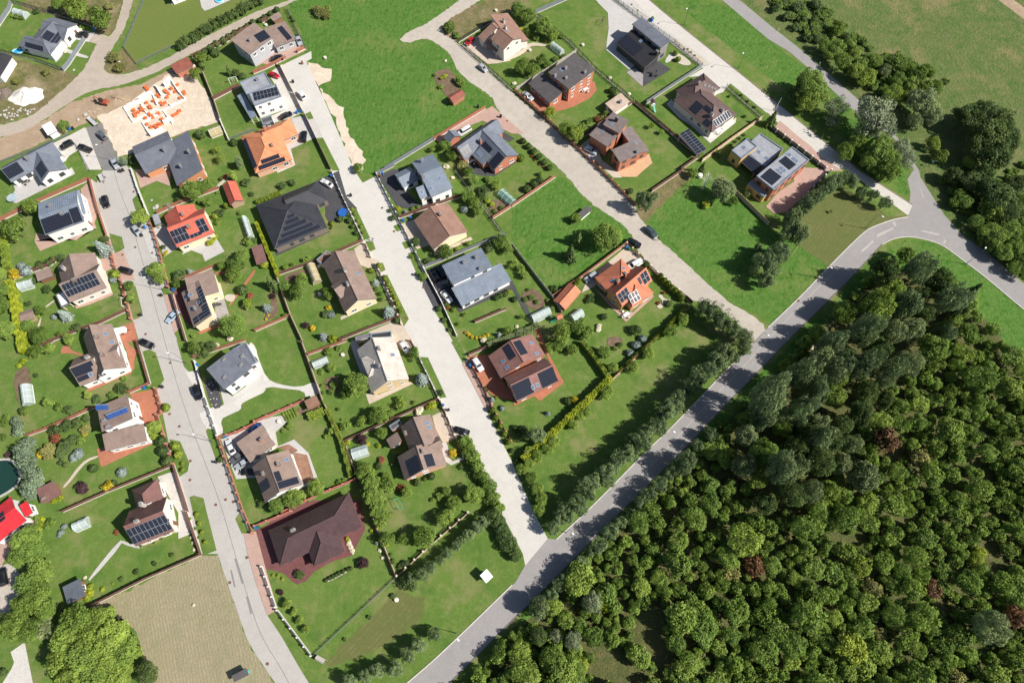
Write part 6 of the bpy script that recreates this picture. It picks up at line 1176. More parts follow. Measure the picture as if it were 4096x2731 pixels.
table('white garden table on the red terrace of the brick house', T20, 675, 835, .6, M_FURW); table('dark garden table on the black deck', T20, 1300, 690, .9, M_FURD); table('white garden table on the corner terrace of the orange villa', T21, 1045, 1328, .6, M_FURW); table('white table set on the dark patio below slate roofs', T10, 1990, 1490, .4, M_FURW); table('dark garden table on the grey bungalow terrace', T01, 240, 110, .4, M_FURD); table('garden table on the brown rear terrace', T01, 1990, 1240, .3, M_FURD, 2); table('white table on the villa terrace at the right', T20, 1890, 1215, .6, M_FURW, 3)
# swing, goal, slide tower, signs
def frame_thing(name, label, cat, cs, u, v, rz, bars, mt, w=.05):
    P = gp(cs(u, v)); root = empty(name, (P.x, P.y, 0), rz)
    for nm, a, b in bars: obj(nm, MB().bar(a, b, w, n=6).mesh(nm, mt), root)
    reg(root, label, cat, None, label); return root
sw = [('leg', (-1.3, -.7, 0), (-1.3, 0, 2.1)), ('leg', (-1.3, .7, 0), (-1.3, 0, 2.1)), ('leg', (1.3, -.7, 0), (1.3, 0, 2.1)), ('leg', (1.3, .7, 0), (1.3, 0, 2.1)), ('crossbar', (-1.3, 0, 2.1), (1.3, 0, 2.1)), ('rope', (-.3, 0, 2.1), (-.3, 0, .5)), ('rope', (.3, 0, 2.1), (.3, 0, .5))]
frame_thing('swing', 'pale wooden swing frame left of the white cube house', 'swing', T00, 2150, 755, R(20), sw, M_FURW, .07)
frame_thing('swing', 'dark garden swing frame on the lawn beside the grey drive', 'swing', T20, 830, 215, R(70), sw, M_FURD, .05)
gl = [('post', (-1.5, 0, 0), (-1.5, 0, 1.8)), ('post', (1.5, 0, 0), (1.5, 0, 1.8)), ('crossbar', (-1.5, 0, 1.8), (1.5, 0, 1.8)), ('stay', (-1.5, 0, 1.8), (-1.5, -.9, 0)), ('stay', (1.5, 0, 1.8), (1.5, -.9, 0)), ('ground_bar', (-1.5, -.9, .03), (1.5, -.9, .03))]
frame_thing('football_goal', 'white football goal by the street fence', 'goal', T01, 1145, 1225, R(110), gl, M_FURW)
frame_thing('football_goal', 'green football goal on the lawn among trees', 'goal', T12, 1300, 1500, R(120), gl, plain('goal_green', (.10, .40, .25), .6))
def slide(label, cs, u, v, rz, mt, roofm):
    parts = [('post', MB().box(x - .06, x + .06, y - .06, y + .06, 0, 2.5), mt) for x in (-.6, .6) for y in (-.6, .6)] + [('platform', MB().box(-.65, .65, -.65, .65, 1.2, 1.3), mt), ('roof', MB().face([(-.9, -.9, 2.5), (.9, -.9, 2.5), (.9, 0, 3.1), (-.9, 0, 3.1)]).face([(.9, .9, 2.5), (-.9, .9, 2.5), (-.9, 0, 3.1), (.9, 0, 3.1)]), roofm), ('chute', MB().face([(.65, -.3, 1.3), (2.7, -.3, .15), (2.7, .3, .15), (.65, .3, 1.3)]).box(.65, .66, -.3, .3, 1.2, 1.5), plain('slide_green', (.05, .35, .25), .4))]
    simple('slide_tower', label, 'slide', cs, u, v, parts, rz)
slide('white play tower with slides in the corner left of the villa', T20, 1285, 985, R(-70), M_FURW, RF['dbrown']); slide('brown play tower with slide behind the wine-red ribbed-roof house', T21, 430, 1370, R(200), W_WOOD, W_RED)
for cs, u, v, lab in ((T31, 1280, 62, 'small blue sign at the road fork under the trees'), (T30, 1480, 1530, 'blue and white road sign beside the upper road')):
    P = gp(cs(u, v)); root = empty('road_sign', (P.x, P.y, 0), R(40)); obj('post', MB().bar((0, 0, 0), (0, 0, 2.6), .04, n=6).mesh('post', M_POLE), root); obj('plate', MB().box(-.45, .45, -.03, .03, 2.0, 2.6).mesh('plate', plain('sign_blue', (.10, .25, .55), .4)), root); reg(root, lab, 'sign', None, lab)
mk = MB(); mk.box(-.06, .06, -.06, .06, 0, 1.0)
for cs, u, v in ((T30, 90, 285), (T30, 470, 595), (T30, 845, 910), (T30, 365, 650), (T30, 1225, 1280), (T30, 80, 1000), (T20, 2000, 68), (T20, 2105, 8)):
    simple('marker_post', None, 'post', cs, u, v, [('post', mk, M_FURW)], 0, 0, 'white roadside marker posts', 'white roadside marker post')
frame_thing('flagpole', 'bare white flagpole beside the conifer and concrete road', 'pole', T30, 60, 1020, 0, [('pole', (0, 0, 0), (0, 0, 6))], M_FURW, .06)
M_TUBE = glassy('collector_tubes', (.03, .09, .30), .15)
def collector(label, cs, q, z0, tilt=32):
    A, B = gp(cs(*q[0]), z0), gp(cs(*q[1]), z0); d = B - A; d.z = 0; L = d.length; n = max(1, round(L / 1.6))
    c = (A + B) / 2; root = empty('solar_collector', c, math.atan2(d.y, d.x))
    for i in range(n):
        x0, x1 = -L / 2 + L * i / n + .04, -L / 2 + L * (i + 1) / n - .04
        t = MB(); k = 14
        for j in range(k):
            xx = x0 + (x1 - x0) * (j + .5) / k; t.bar((xx, 0, .75), (xx, -1.2, .1), .05, n=5)
        obj('tube_bank', t.mesh('tube_bank', M_TUBE), root)
        obj('manifold', MB().box(x0, x1, -.08, .12, .7, .9).mesh('manifold', M_PVF), root)
    for x in (-L / 2 + .2, L / 2 - .2): obj('bracket', MB().bar((x, .05, -.6), (x, .05, .8), .04).bar((x, -1.2, -.6), (x, -1.2, .1), .04).mesh('bracket', M_PVF), root)
    reg(root, label, 'solar collector', None, label)
collector('row of three blue tube collectors on the brown mono-pitch roof', k22, ((265, 415), (545, 302)), 7.0); collector('pair of blue tube collectors at the roof corner', k22, ((125, 275), (300, 272)), 6.7)
# ---------------------------------------------------------------- two people
def person(label, cs, u, v, rz, top, legs, arm_fwd=.3, stride=.25):
    P = gp(cs(u, v)); root = empty('person', (P.x, P.y, LAYER[0]), rz)
    V = [(0, 0, .95), (0, 0, 1.2), (0, 0, 1.42), (0, 0, 1.52), (.02, 0, 1.64), (0, .1, .92), (stride * .5, .1, .5), (stride, .1, .06), (stride + .14, .1, .04), (0, -.1, .92), (-stride * .3, -.1, .5), (-stride, -.1, .08), (-stride + .14, -.1, .04), (0, .2, 1.4), (.02, .24, 1.12), (arm_fwd, .22, .95), (0, -.2, 1.4), (-.02, -.25, 1.12), (arm_fwd * .6, -.24, .92)]
    E_ = [(0, 1), (1, 2), (2, 3), (3, 4), (0, 5), (5, 6), (6, 7), (7, 8), (0, 9), (9, 10), (10, 11), (11, 12), (2, 13), (13, 14), (14, 15), (2, 16), (16, 17), (17, 18)]
    rad = [.15, .14, .13, .055, .1, .09, .07, .045, .035, .09, .07, .045, .035, .07, .05, .035, .07, .05, .035]
    me = bpy.data.meshes.new('body'); me.from_pydata(V, E_, []); o = obj('body', me, root)
    sk = o.modifiers.new('Skin', 'SKIN'); ss = o.modifiers.new('Sub', 'SUBSURF'); ss.levels = ss.render_levels = 2
    for i, r in enumerate(rad): me.skin_vertices[0].data[i].radius = (r, r)
    me.skin_vertices[0].data[0].use_root = True
    m, n, l, b = nt('clothed_figure'); tc = n.new('ShaderNodeTexCoord'); sx = n.new('ShaderNodeSeparateXYZ'); l.new(tc.outputs['Object'], sx.inputs[0])
    c = mixrgb(n, l, legs, top, ramp(n, l, sx.outputs[2], .9, .92)); c = mixrgb(n, l, c, (.52, .33, .24), ramp(n, l, sx.outputs[2], 1.48, 1.5)); l.new(c, b.inputs['Base Color']); b.inputs['Roughness'].default_value = .8
    me.materials.append(m)
    h = MB(); h.lathe([(.115, 1.6), (.125, 1.68), (.1, 1.76), (.04, 1.785)], 12, 0, (0, 0, 0)); obj('hair', h.mesh('hair', plain('brown_hair', (.06, .035, .02), .8), True), root)
    for s in (-1, 1): obj('hand', MB().lathe([(.02, -.02), (.035, .03), (.02, .08)], 6, 0, (arm_fwd if s > 0 else arm_fwd * .6, .22 * s, .88)).mesh('hand', plain('skin_tone', (.52, .33, .24), .7)), root)
    reg(root, label, 'person', None, label)
person('person in a dark top and light trousers walking on the gravel road', T21, 1340, 640, R(200), (.03, .03, .035), (.45, .42, .38)); person('person in a purple top standing at the edge of the pale street', T11, 1078, 645, R(-60), (.22, .14, .30), (.30, .28, .32), .35, .08)
# ---------------------------------------------------------------- foliage prototypes (unit radius, unit height)
def leaf_cloud(cent, nrm, size, rs, asp=.75, flop=.38):
    """quads at points cent (n,3) facing roughly along nrm"""
    n = len(cent)
    d = nrm + rs.normal(0, flop, (n, 3)); d /= np.linalg.norm(d, axis=1)[:, None] + 1e-9
    a = np.cross(d, rs.normal(0, 1, (n, 3))); a /= np.linalg.norm(a, axis=1)[:, None] + 1e-9
    b = np.cross(d, a); s = (size * rs.uniform(.6, 1.3, n))[:, None]
    a = a * s; b = b * s * asp
    v = np.stack([cent - a - b, cent + a - b * .6, cent + a * .9 + b, cent - a * .7 + b * .8], 1).reshape(-1, 3)
    return v

def to_mesh(name, verts, var, solid=None):
    n = len(verts) // 4
    f = np.arange(n * 4).reshape(-1, 4)
    V = verts; F = f.tolist(); var = list(var)
    if solid:
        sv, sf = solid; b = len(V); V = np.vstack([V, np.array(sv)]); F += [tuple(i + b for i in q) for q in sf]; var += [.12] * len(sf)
    me = bpy.data.meshes.new(name); me.from_pydata(V.tolist(), [], F)
    at = me.attributes.new('var', 'FLOAT', 'FACE'); at.data.foreach_set('value', np.array(var, dtype=np.float32))
    me.update(); return me

def blob(rx, ry, rz, cz, n=10, m=6):
    v = []; f = []
    for j in range(m + 1):
        t = math.pi * j / m
        for i in range(n): v.append((rx * math.sin(t) * math.cos(6.283 * i / n), ry * math.sin(t) * math.sin(6.283 * i / n), cz + rz * math.cos(t)))
    for j in range(m):
        for i in range(n): f.append((j * n + i, j * n + (i + 1) % n, (j + 1) * n + (i + 1) % n, (j + 1) * n + i))
    return v, f

def proto_round(seed, nl, nk, size, flat=.8, z0=.22, spread=.62, crad=(.3, .5), asp=.75):
    rs = np.random.RandomState(seed); C_ = []; N_ = []; var = []
    cen = np.array([0, 0, .5 + z0 / 2]); hz = (1 - z0) / 2
    per = nl // nk
    for k in range(nk):
        u = rs.normal(0, 1, 3); u /= np.linalg.norm(u)
        if u[2] < -.35: u[2] *= -.5
        rr = spread * rs.uniform(.55, 1.08)
        c = u * rr; r = rs.uniform(*crad)
        d = rs.normal(0, 1, (per, 3)); d /= np.linalg.norm(d, axis=1)[:, None]
        d = d + u * .55; d /= np.linalg.norm(d, axis=1)[:, None]
        p = c + d * r * rs.uniform(.7, 1.05, per)[:, None]
        base = rs.uniform(.15, .85)
        C_.append(p); N_.append(d * .55 + np.array([.35, -.08, .85])); var += list(np.clip(base + rs.normal(0, .16, per), 0, 1))
    P = np.vstack(C_); N = np.vstack(N_)
    m = np.percentile(np.linalg.norm(P[:, :2], axis=1), 97); P[:, :2] /= m
    P[:, 2] = cen[2] + P[:, 2] / np.percentile(np.abs(P[:, 2]), 98) * hz
    return to_mesh('crown', leaf_cloud(P, N, size, rs, asp), var)

def proto_cone(seed, tiers, size, open_=.12):
    rs = np.random.RandomState(seed); C_ = []; N_ = []; var = []
    for t in range(tiers):
        z = .06 + .92 * (t / tiers) ** .92; rad = (1 - z) ** .85 + .04
        nb = max(4, int(6 + 9 * rad)); ph = rs.uniform(0, 6.28)
        for b in range(nb):
            a = ph + 6.283 * b / nb + rs.normal(0, .12); L = rad * rs.uniform(.72, 1.08); k = max(3, int(13 * L) + 2)
            s = (np.arange(k) + .5) / k
            side = rs.normal(0, .06, k) * (1.3 - s)
            x = L * s * math.cos(a) - side * math.sin(a); y = L * s * math.sin(a) + side * math.cos(a)
            zz = z + .05 - s * L * .16 + rs.normal(0, .008, k)
            C_.append(np.stack([x, y, zz], 1)); N_.append(np.tile([math.cos(a) * .4, math.sin(a) * .4, 1], (k, 1)))
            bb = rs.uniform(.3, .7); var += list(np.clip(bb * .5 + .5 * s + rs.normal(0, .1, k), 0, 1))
    P = np.vstack(C_); N = np.vstack(N_)
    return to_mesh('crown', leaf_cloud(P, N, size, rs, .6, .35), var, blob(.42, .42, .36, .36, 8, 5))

def proto_ball(seed, nl, size, zc=.5, tall=.5, inner=.86, lump=.06):
    rs = np.random.RandomState(seed); d = rs.normal(0, 1, (nl, 3)); d /= np.linalg.norm(d, axis=1)[:, None]
    w = 1 + lump * np.sin(d[:, 0] * 5 + seed) * np.cos(d[:, 1] * 6) + rs.normal(0, .03, nl)
    P = d * w[:, None]; P[:, 2] = zc + P[:, 2] * tall
    var = np.clip(.5 + .25 * np.sin(d[:, 0] * 7 + seed) + rs.normal(0, .2, nl), 0, 1)
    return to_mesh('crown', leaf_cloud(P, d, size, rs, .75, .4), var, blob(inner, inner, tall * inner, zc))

def proto_hedge(seed, nl, size):
    rs = np.random.RandomState(seed); P = []; N = []
    for _ in range(nl):
        q = rs.rand()
        if q < .42: P.append((rs.rand(), rs.uniform(-.5, .5), 1 + rs.normal(0, .03))); N.append((0, 0, 1))
        else:
            s = 1 if rs.rand() < .5 else -1; P.append((rs.rand(), s * .5 * rs.uniform(.9, 1.06), rs.rand())); N.append((0, s, .3))
    var = np.clip(rs.normal(.5, .25, nl), 0, 1)
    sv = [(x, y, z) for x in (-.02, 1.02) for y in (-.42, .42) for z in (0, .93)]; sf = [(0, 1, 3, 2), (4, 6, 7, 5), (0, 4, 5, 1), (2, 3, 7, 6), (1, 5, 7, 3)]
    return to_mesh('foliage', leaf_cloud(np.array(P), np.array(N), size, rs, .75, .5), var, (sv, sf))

PR = dict(
    d=[proto_round(10 + i, 2400, 36, .056, crad=(.24, .42), spread=.68) for i in range(4)], D=[proto_round(30 + i, 6000, 70, .040, crad=(.22, .36), spread=.72) for i in range(4)],
    w=[proto_round(50 + i, 2600, 46, .05, z0=.1, crad=(.2, .34), spread=.74, asp=.4) for i in range(2)],
    p=[proto_round(60 + i, 3400, 46, .066, z0=.06, crad=(.18, .32), spread=.72, asp=.32) for i in range(4)], c=[proto_cone(70 + i, 15, .10) for i in range(3)],
    s=[proto_ball(80 + i, 420, .14) for i in range(3)], f=[proto_round(90 + i, 800, 22, .075, z0=.25, crad=(.25, .42)) for i in range(3)], u=[proto_round(110 + i, 1200, 28, .08, z0=.0, crad=(.25, .42), spread=.66) for i in range(4)], t=[proto_ball(100 + i, 420, .14, .48, .5, .84, .03) for i in range(2)])
LM = dict(green=leafmat('leaf_green', (0.185, 0.285, 0.062)), mid=leafmat('leaf_mid_green', (0.24, 0.345, 0.074)), bright=leafmat('leaf_bright_green', (0.29, 0.37, 0.06)), dark=leafmat('leaf_dark_green', (0.105, 0.165, 0.055)), blue=leafmat('needle_blue', (.215, .275, .275), .3, .15), bluegreen=leafmat('needle_blue_green', (0.16, 0.225, 0.15), .3, .15), pine=leafmat('needle_pine', (0.16, 0.23, 0.112), .35, .2), spruce=leafmat('needle_spruce', (0.1, 0.155, 0.05), .35, .15), silver=leafmat('leaf_silver', (0.225, 0.275, 0.175), .3, .25), grey=leafmat('leaf_grey_green', (0.205, 0.265, 0.125), .35, .25), yellow=leafmat('leaf_yellow', (.50, .40, .03), .3, .25), lime=leafmat('leaf_lime', (0.3, 0.36, 0.03), .3, .25), thuja=leafmat('leaf_thuja', (0.18, 0.25, 0.035), .3, .15), purple=leafmat('leaf_purple', (.050, .025, .032), .35, .2), rust=leafmat('leaf_rust', (.26, .085, .05), .3, .25), white=leafmat('blossom_white', (.72, .70, .58), .25, .2), olive=leafmat('leaf_olive', (0.21, 0.22, 0.075), .35, .25), brown=leafmat('leaf_brown', (.15, .085, .045), .35, .2))
M_BARK = plain('bark', (.10, .075, .055), .95, .2, 3); M_BIRCH = plain('birch_bark', (.62, .60, .56), .9, .15, 3)
_trunk = {}
def trunk_mesh(kind):
    if kind in _trunk: return _trunk[kind]
    mb = MB(); r = random.Random(5)
    mb.bar((0, 0, 0), (0, 0, .55), .055, n=7, w2=.035).bar((0, 0, .55), (.02, .01, .9), .035, n=6, w2=.01)
    for i in range(7):
        a = i * .95; z = .32 + .07 * i; L = .55 - .04 * i
        mb.bar((0, 0, z), (L * math.cos(a), L * math.sin(a), z + .2), .02, n=5, w2=.006)
    _trunk[kind] = mb.mesh('trunk', M_BIRCH if kind == 'birch' else M_BARK); return _trunk[kind]
_cm = {}
def crown_mesh(proto, i, mat):
    k = (proto, i, mat)
    if k not in _cm:
        me = PR[proto][i].copy(); me.materials.clear(); me.materials.append(LM[mat]); _cm[k] = me
    return _cm[k]
# plant kinds: proto, material, height/radius, object name, phrase, category, has trunk
PK = dict(
    d=('d', 'green', 2.0, 'tree', 'round leafy green tree', 'tree', 1), D=('D', 'green', 1.9, 'tree', 'large leafy green tree', 'large tree', 1), m=('d', 'mid', 2.0, 'tree', 'mid green bushy tree', 'tree', 1), M=('D', 'mid', 1.9, 'tree', 'large mid green tree', 'large tree', 1), B=('d', 'bright', 2.0, 'tree', 'bright yellow-green tree', 'tree', 1), k=('D', 'dark', 2.0, 'tree', 'tall dark green tree', 'large tree', 1), g=('D', 'grey', 2.1, 'tree', 'grey-green loose tree', 'large tree', 1),
    w=('w', 'silver', 2.2, 'willow_tree', 'silvery willow tree', 'willow', 1), p=('p', 'pine', 3.0, 'pine_tree', 'bushy blue-green pine', 'pine', 1), c=('c', 'spruce', 3.0, 'conifer', 'dark green pointed conifer', 'conifer', 1), b=('c', 'blue', 2.2, 'blue_spruce', 'blue spruce', 'spruce', 1), n=('u', 'bluegreen', 2.3, 'conifer', 'blue-green hedge conifer', 'conifer', 1),
    s=('s', 'dark', 1.6, 'shrub', 'clipped round green shrub', 'clipped shrub', 0), S=('s', 'thuja', 1.7, 'shrub', 'clipped light green shrub', 'clipped shrub', 0), u=('u', 'green', 1.3, 'shrub', 'loose green shrub', 'shrub', 0), U=('u', 'dark', 1.3, 'shrub', 'dark green shrub', 'evergreen shrub', 0), l=('u', 'olive', 1.2, 'shrub', 'olive green shrub', 'shrub', 0), f=('f', 'mid', 2.1, 'fruit_tree', 'small fruit tree', 'fruit tree', 1), t=('t', 'thuja', 3.0, 'thuja', 'clipped thuja', 'thuja', 0), y=('u', 'yellow', 1.4, 'shrub', 'golden yellow shrub', 'ornamental shrub', 0), Y=('u', 'lime', 1.4, 'shrub', 'lime yellow-green shrub', 'ornamental shrub', 0), r=('u', 'purple', 1.5, 'shrub', 'dark purple shrub', 'ornamental shrub', 0), R=('u', 'rust', 1.3, 'shrub', 'rusty red shrub', 'ornamental shrub', 0), W=('u', 'white', 1.1, 'flowering_shrub', 'white-flowering shrub', 'flowering shrub', 0), a=('s', 'blue', 1.3, 'shrub', 'round silver-blue shrub', 'clipped shrub', 0))
def plant(key, F, rad, hf=1.0, label=None, group=None, mat=None, category=None):
    pr, mt, hr, nm, phrase, cat, tk = PK[key]; h = rad * hr * hf; mt = mat or mt
    P = gp(F, h * .5); sx = rnd.uniform(.9, 1.1)
    n = rnd.randrange(len(PR[pr])); a = rnd.uniform(0, 6.28)
    cm = crown_mesh(pr, n, mt)
    if tk:
        root = empty(nm, (P.x, P.y, 0), a)
        obj('crown', cm, root, mw=Matrix.Diagonal((rad * sx, rad / sx, h, 1)))
        obj('trunk', trunk_mesh(key), root, mw=Matrix.Diagonal((rad * .9, rad * .9, h * .8, 1)))
    else:
        root = obj(nm, cm, None, mw=Matrix.Translation((P.x, P.y, 0)) @ Matrix.Rotation(a, 4, 'Z') @ Matrix.Diagonal((rad * sx, rad / sx, h, 1)))
    reg(root, phrase, category or cat, group or (phrase + 's'), label)
    return root
def mpp(cs, u, v):
    a, b = gp(cs(u - 40, v)), gp(cs(u + 40, v)); return (b - a).length / 80
def plants(cs, data, k=1.0):
    for key, lst in data.items():
        for i in range(0, len(lst), 3):
            u, v, r = lst[i:i + 3]; plant(key, cs(u, v), max(.28, k * r * mpp(cs, u, v)))
plants(T00, dict(d=(550, 50, 60, 720, 100, 105, 930, 190, 95, 1800, 690, 55, 590, 1160, 50, 1850, 540, 50, 1870, 610, 35), s=(2320, 205, 26, 2270, 240, 24, 2210, 275, 24, 2155, 305, 30, 2100, 340, 30, 2050, 375, 32, 1985, 402, 30, 1930, 440, 30, 1875, 475, 28, 1810, 505, 26, 1970, 485, 40, 2145, 1310, 32), c=(2100, 650, 36), U=(2160, 670, 38, 2230, 700, 36, 1840, 1235, 48, 1230, 1470, 50, 330, 105, 30), n=(1130, 1490, 40), f=(1990, 1385, 38, 2030, 1470, 42), p=(2200, 1500, 42), u=(160, 150, 28, 200, 160, 25, 120, 145, 20, 1920, 530, 25, 760, 1360, 10), W=(640, 425, 16, 595, 480, 16, 735, 275, 18), l=(1050, 520, 60, 1090, 620, 50, 150, 740, 40, 420, 660, 40, 1000, 60, 40)))
plants(T10, dict(s=(190, 90, 26, 130, 125, 24, 80, 160, 26, 30, 190, 22), l=(600, 110, 60, 640, 130, 50, 560, 95, 45, 1900, 1530, 55), u=(660, 90, 45, 1860, 740, 45, 1890, 770, 35, 940, 1540, 55, 1700, 800, 25, 1640, 690, 18, 1780, 250, 60, 1850, 330, 35), U=(330, 160, 18, 345, 190, 18), d=(1735, 1340, 55, 1800, 1430, 55), W=(1750, 1530, 28, 1740, 560, 14), f=(1620, 1370, 30), Y=(1740, 700, 22, 1700, 720, 20)))
plants(T20, dict(D=(60, 100, 65, 150, 160, 70, 300, 260, 80, 370, 330, 55), d=(80, 640, 60, 190, 650, 60, 270, 560, 50, 480, 1190, 60, 640, 1190, 52), M=(580, 1245, 80), B=(350, 1040, 52), u=(330, 600, 40, 40, 640, 30, 230, 230, 40, 150, 300, 40, 220, 350, 32, 120, 560, 40, 400, 540, 30, 470, 520, 25, 450, 330, 30), s=(920, 830, 32, 940, 880, 28, 100, 1295, 28, 150, 1345, 28, 200, 1390, 28, 245, 1440, 28, 295, 1490, 28, 345, 1540, 28, 1645, 825, 12, 2105, 875, 12, 2165, 930, 12, 2230, 985, 12, 1995, 885, 12), S=(80, 1450, 32, 1500, 490, 22, 1525, 545, 24, 1290, 170, 16), R=(785, 1090, 32, 180, 1435, 13, 210, 1468, 13, 252, 1510, 13, 292, 1535, 13), f=(715, 1110, 30, 860, 1050, 28, 1280, 1160, 28, 1370, 1215, 25, 1350, 1120, 14, 1460, 1210, 14), W=(900, 715, 18, 1075, 865, 18, 20, 770, 20, 60, 640, 14, 1110, 40, 12, 1165, 95, 12), y=(85, 270, 16, 190, 325, 14, 310, 380, 12), U=(2140, 1070, 18, 1580, 455, 9, 1615, 452, 9, 1645, 480, 9, 1680, 510, 9, 2130, 1240, 16, 2090, 1270, 16, 2050, 1300, 16, 2010, 1330, 16), c=(1900, 1400, 30, 1750, 1540, 45), Y=(30, 200, 14, 1880, 1390, 25)))
plants(T30, dict(U=(80, 70, 52, 150, 20, 35, 280, 60, 62, 440, 50, 55, 190, 150, 50, 310, 180, 46, 430, 180, 42, 250, 250, 42, 420, 270, 40, 360, 350, 45, 450, 360, 45, 720, 350, 42, 500, 230, 35), d=(640, 280, 62, 510, 430, 62, 620, 470, 72, 740, 420, 62, 560, 520, 52, 680, 580, 72, 780, 500, 52, 850, 600, 60, 1170, 580, 82, 1250, 640, 72, 1350, 700, 80, 1450, 680, 72, 1180, 750, 62, 1300, 800, 62, 1420, 820, 70, 1530, 810, 62), M=(960, 580, 72, 800, 680, 82, 900, 720, 82, 1130, 880, 90, 1220, 910, 70), g=(1060, 660, 58, 1400, 960, 120, 1480, 1080, 90, 1330, 1130, 72), k=(1800, 1100, 115, 1950, 1080, 130, 2080, 1150, 130, 2000, 1270, 150, 2130, 1320, 120, 1900, 1380, 120, 2050, 1450, 140, 2200, 1250, 85, 260, 880, 80), D=(380, 800, 130, 450, 880, 92, 350, 950, 100, 820, 1340, 95, 1000, 1390, 125, 1100, 1500, 110, 930, 1480, 90, 700, 1400, 80), w=(620, 1000, 100, 580, 1120, 62, 950, 1080, 170, 1020, 1200, 135, 880, 1200, 100, 1200, 1400, 105, 1250, 1480, 95), c=(40, 1090, 60), m=(1520, 1330, 60, 1580, 1440, 58, 1850, 1510, 60, 1900, 1000, 60), l=(470, 300, 30, 520, 370, 24, 380, 300, 24)), 1.0)
plants(T31, dict(k=(1850, 120, 90, 1950, 60, 95, 2000, 200, 110, 2100, 280, 125, 2180, 400, 105, 2250, 150, 100, 1700, 60, 75), D=(2050, 380, 100, 2300, 300, 82, 2100, 600, 80, 2200, 560, 92, 2250, 700, 82, 2150, 760, 80, 1100, 20, 100, 1000, -20, 80), d=(1750, 230, 52, 1800, 300, 62, 1900, 480, 62, 2000, 560, 70, 2050, 680, 70, 2300, 820, 72, 2250, 900, 60, 2340, 620, 72, 2330, 480, 80, 2310, 400, 72, 1700, 300, 45, 2340, 950, 60), m=(1960, 640, 40), p=(690, 80, 52, 770, 115, 50, 845, 205, 50, 945, 235, 48, 1065, 310, 48, 620, 110, 60, 560, 140, 65, 510, 200, 65, 470, 245, 50, 400, 260, 60, 340, 320, 70, 280, 350, 52, 230, 440, 70, 190, 520, 80, 270, 590, 82, 160, 600, 60, 110, 740, 70, 30, 900, 80, 60, 800, 90), f=(580, 375, 16)), 1.05)
plants(T01, dict(d=(320, 340, 82, 140, 550, 105, 260, 1430, 55, 380, 1280, 50, 640, 1550, 50, 1190, 1060, 46, 1210, 1170, 46, 1640, 1045, 45, 2240, 790, 62, 2050, 870, 46, 2000, 1000, 40), D=(380, 1520, 80, 2180, 870, 80, 2150, 950, 70, 2150, 1430, 110, 1770, 190, 90, 1850, 170, 70, 1930, 120, 52, 30, 1250, 70, 40, 1100, 60, 60, 1470, 80, 0, 960, 65), m=(1290, 440, 78, 1440, 920, 72, 1480, 990, 60), b=(930, 700, 82, 1545, 320, 30, 580, 1320, 66, 1740, 920, 36), U=(960, 635, 46, 550, 800, 42, 460, 835, 46, 370, 865, 46, 430, 1085, 42, 310, 1010, 36, 260, 1215, 30, 1640, 270, 36, 710, 1440, 46, 2020, 390, 45, 1650, 960, 56, 1500, 700, 28, 500, 960, 24, 2310, 215, 26, 2260, 110, 42, 2330, 640, 30), a=(195, 870, 34, 240, 920, 50, 500, 1340, 28, 1040, 1000, 34), y=(130, 950, 52, 1530, 750, 20, 1510, 772, 14, 300, 915, 18), R=(2070, 55, 24, 2300, 1150, 30), s=(2030, 75, 18, 2225, 1090, 46, 1100, 1140, 10), f=(1910, 300, 40, 2015, 470, 30, 560, 1500, 30, 220, 330, 30, 1775, 1520, 20, 2140, 50, 45, 190, 1190, 25, 1840, 290, 22), t=(1975, 420, 22, 2075, 320, 22), S=(1060, 950, 40, 2270, 1220, 45, 970, 985, 10, 1475, 720, 14), W=(2110, 1540, 32, 2225, 1250, 12), u=(2280, 650, 45, 2200, 390, 24, 345, 1340, 22, 2000, 200, 18), Y=(1940, 650, 30, 1915, 665, 26, 1965, 625, 28, 1980, 600, 22)))
plants(T02, dict(d=(350, 90, 62, 460, 70, 50, 240, 640, 46, 1790, 60, 60, 40, 740, 50, 80, 700, 36, 40, 880, 36), U=(330, 310, 24, 640, 628, 46, 890, 530, 42, 1110, 428, 56, 510, 810, 60, 610, 770, 56, 700, 740, 50, 790, 700, 36, 590, 1000, 72, 600, 940, 60, 680, 900, 50, 1870, 100, 60, 1930, 40, 60, 1850, 40, 50, 2020, 1080, 30), f=(450, 560, 46, 550, 600, 36, 810, 495, 36), u=(1025, 485, 36, 1140, 340, 30, 740, 900, 46, 760, 1400, 10, 300, 130, 30), n=(150, 720, 40, 165, 770, 42, 175, 830, 46, 270, 930, 62, 215, 1000, 78, 230, 1060, 72, 255, 1120, 80, 290, 1185, 80, 335, 1240, 70, 290, 1330, 82, 335, 1300, 60, 290, 1390, 62), R=(510, 882, 52), y=(370, 1035, 32, 990, 1330, 50, 780, 850, 25, 560, 1065, 15), l=(440, 1000, 75, 780, 810, 50), a=(720, 1030, 45, 1120, 1200, 42, 680, 1060, 38), s=(860, 1160, 38, 1480, 915, 46, 1495, 1005, 46, 1540, 1095, 48, 555, 1110, 22, 600, 1130, 22, 1045, 1295, 28), S=(1605, 960, 38, 1635, 1035, 38, 1525, 605, 36, 1675, 1120, 18, 1680, 1175, 24, 1405, 865, 36, 220, 60, 40), M=(1420, 790, 62), r=(760, 1345, 56, 75, 1040, 30), W=(1990, 30, 26), Y=(215, 180, 30, 180, 220, 24, 500, 1450, 34, 550, 1435, 30)))
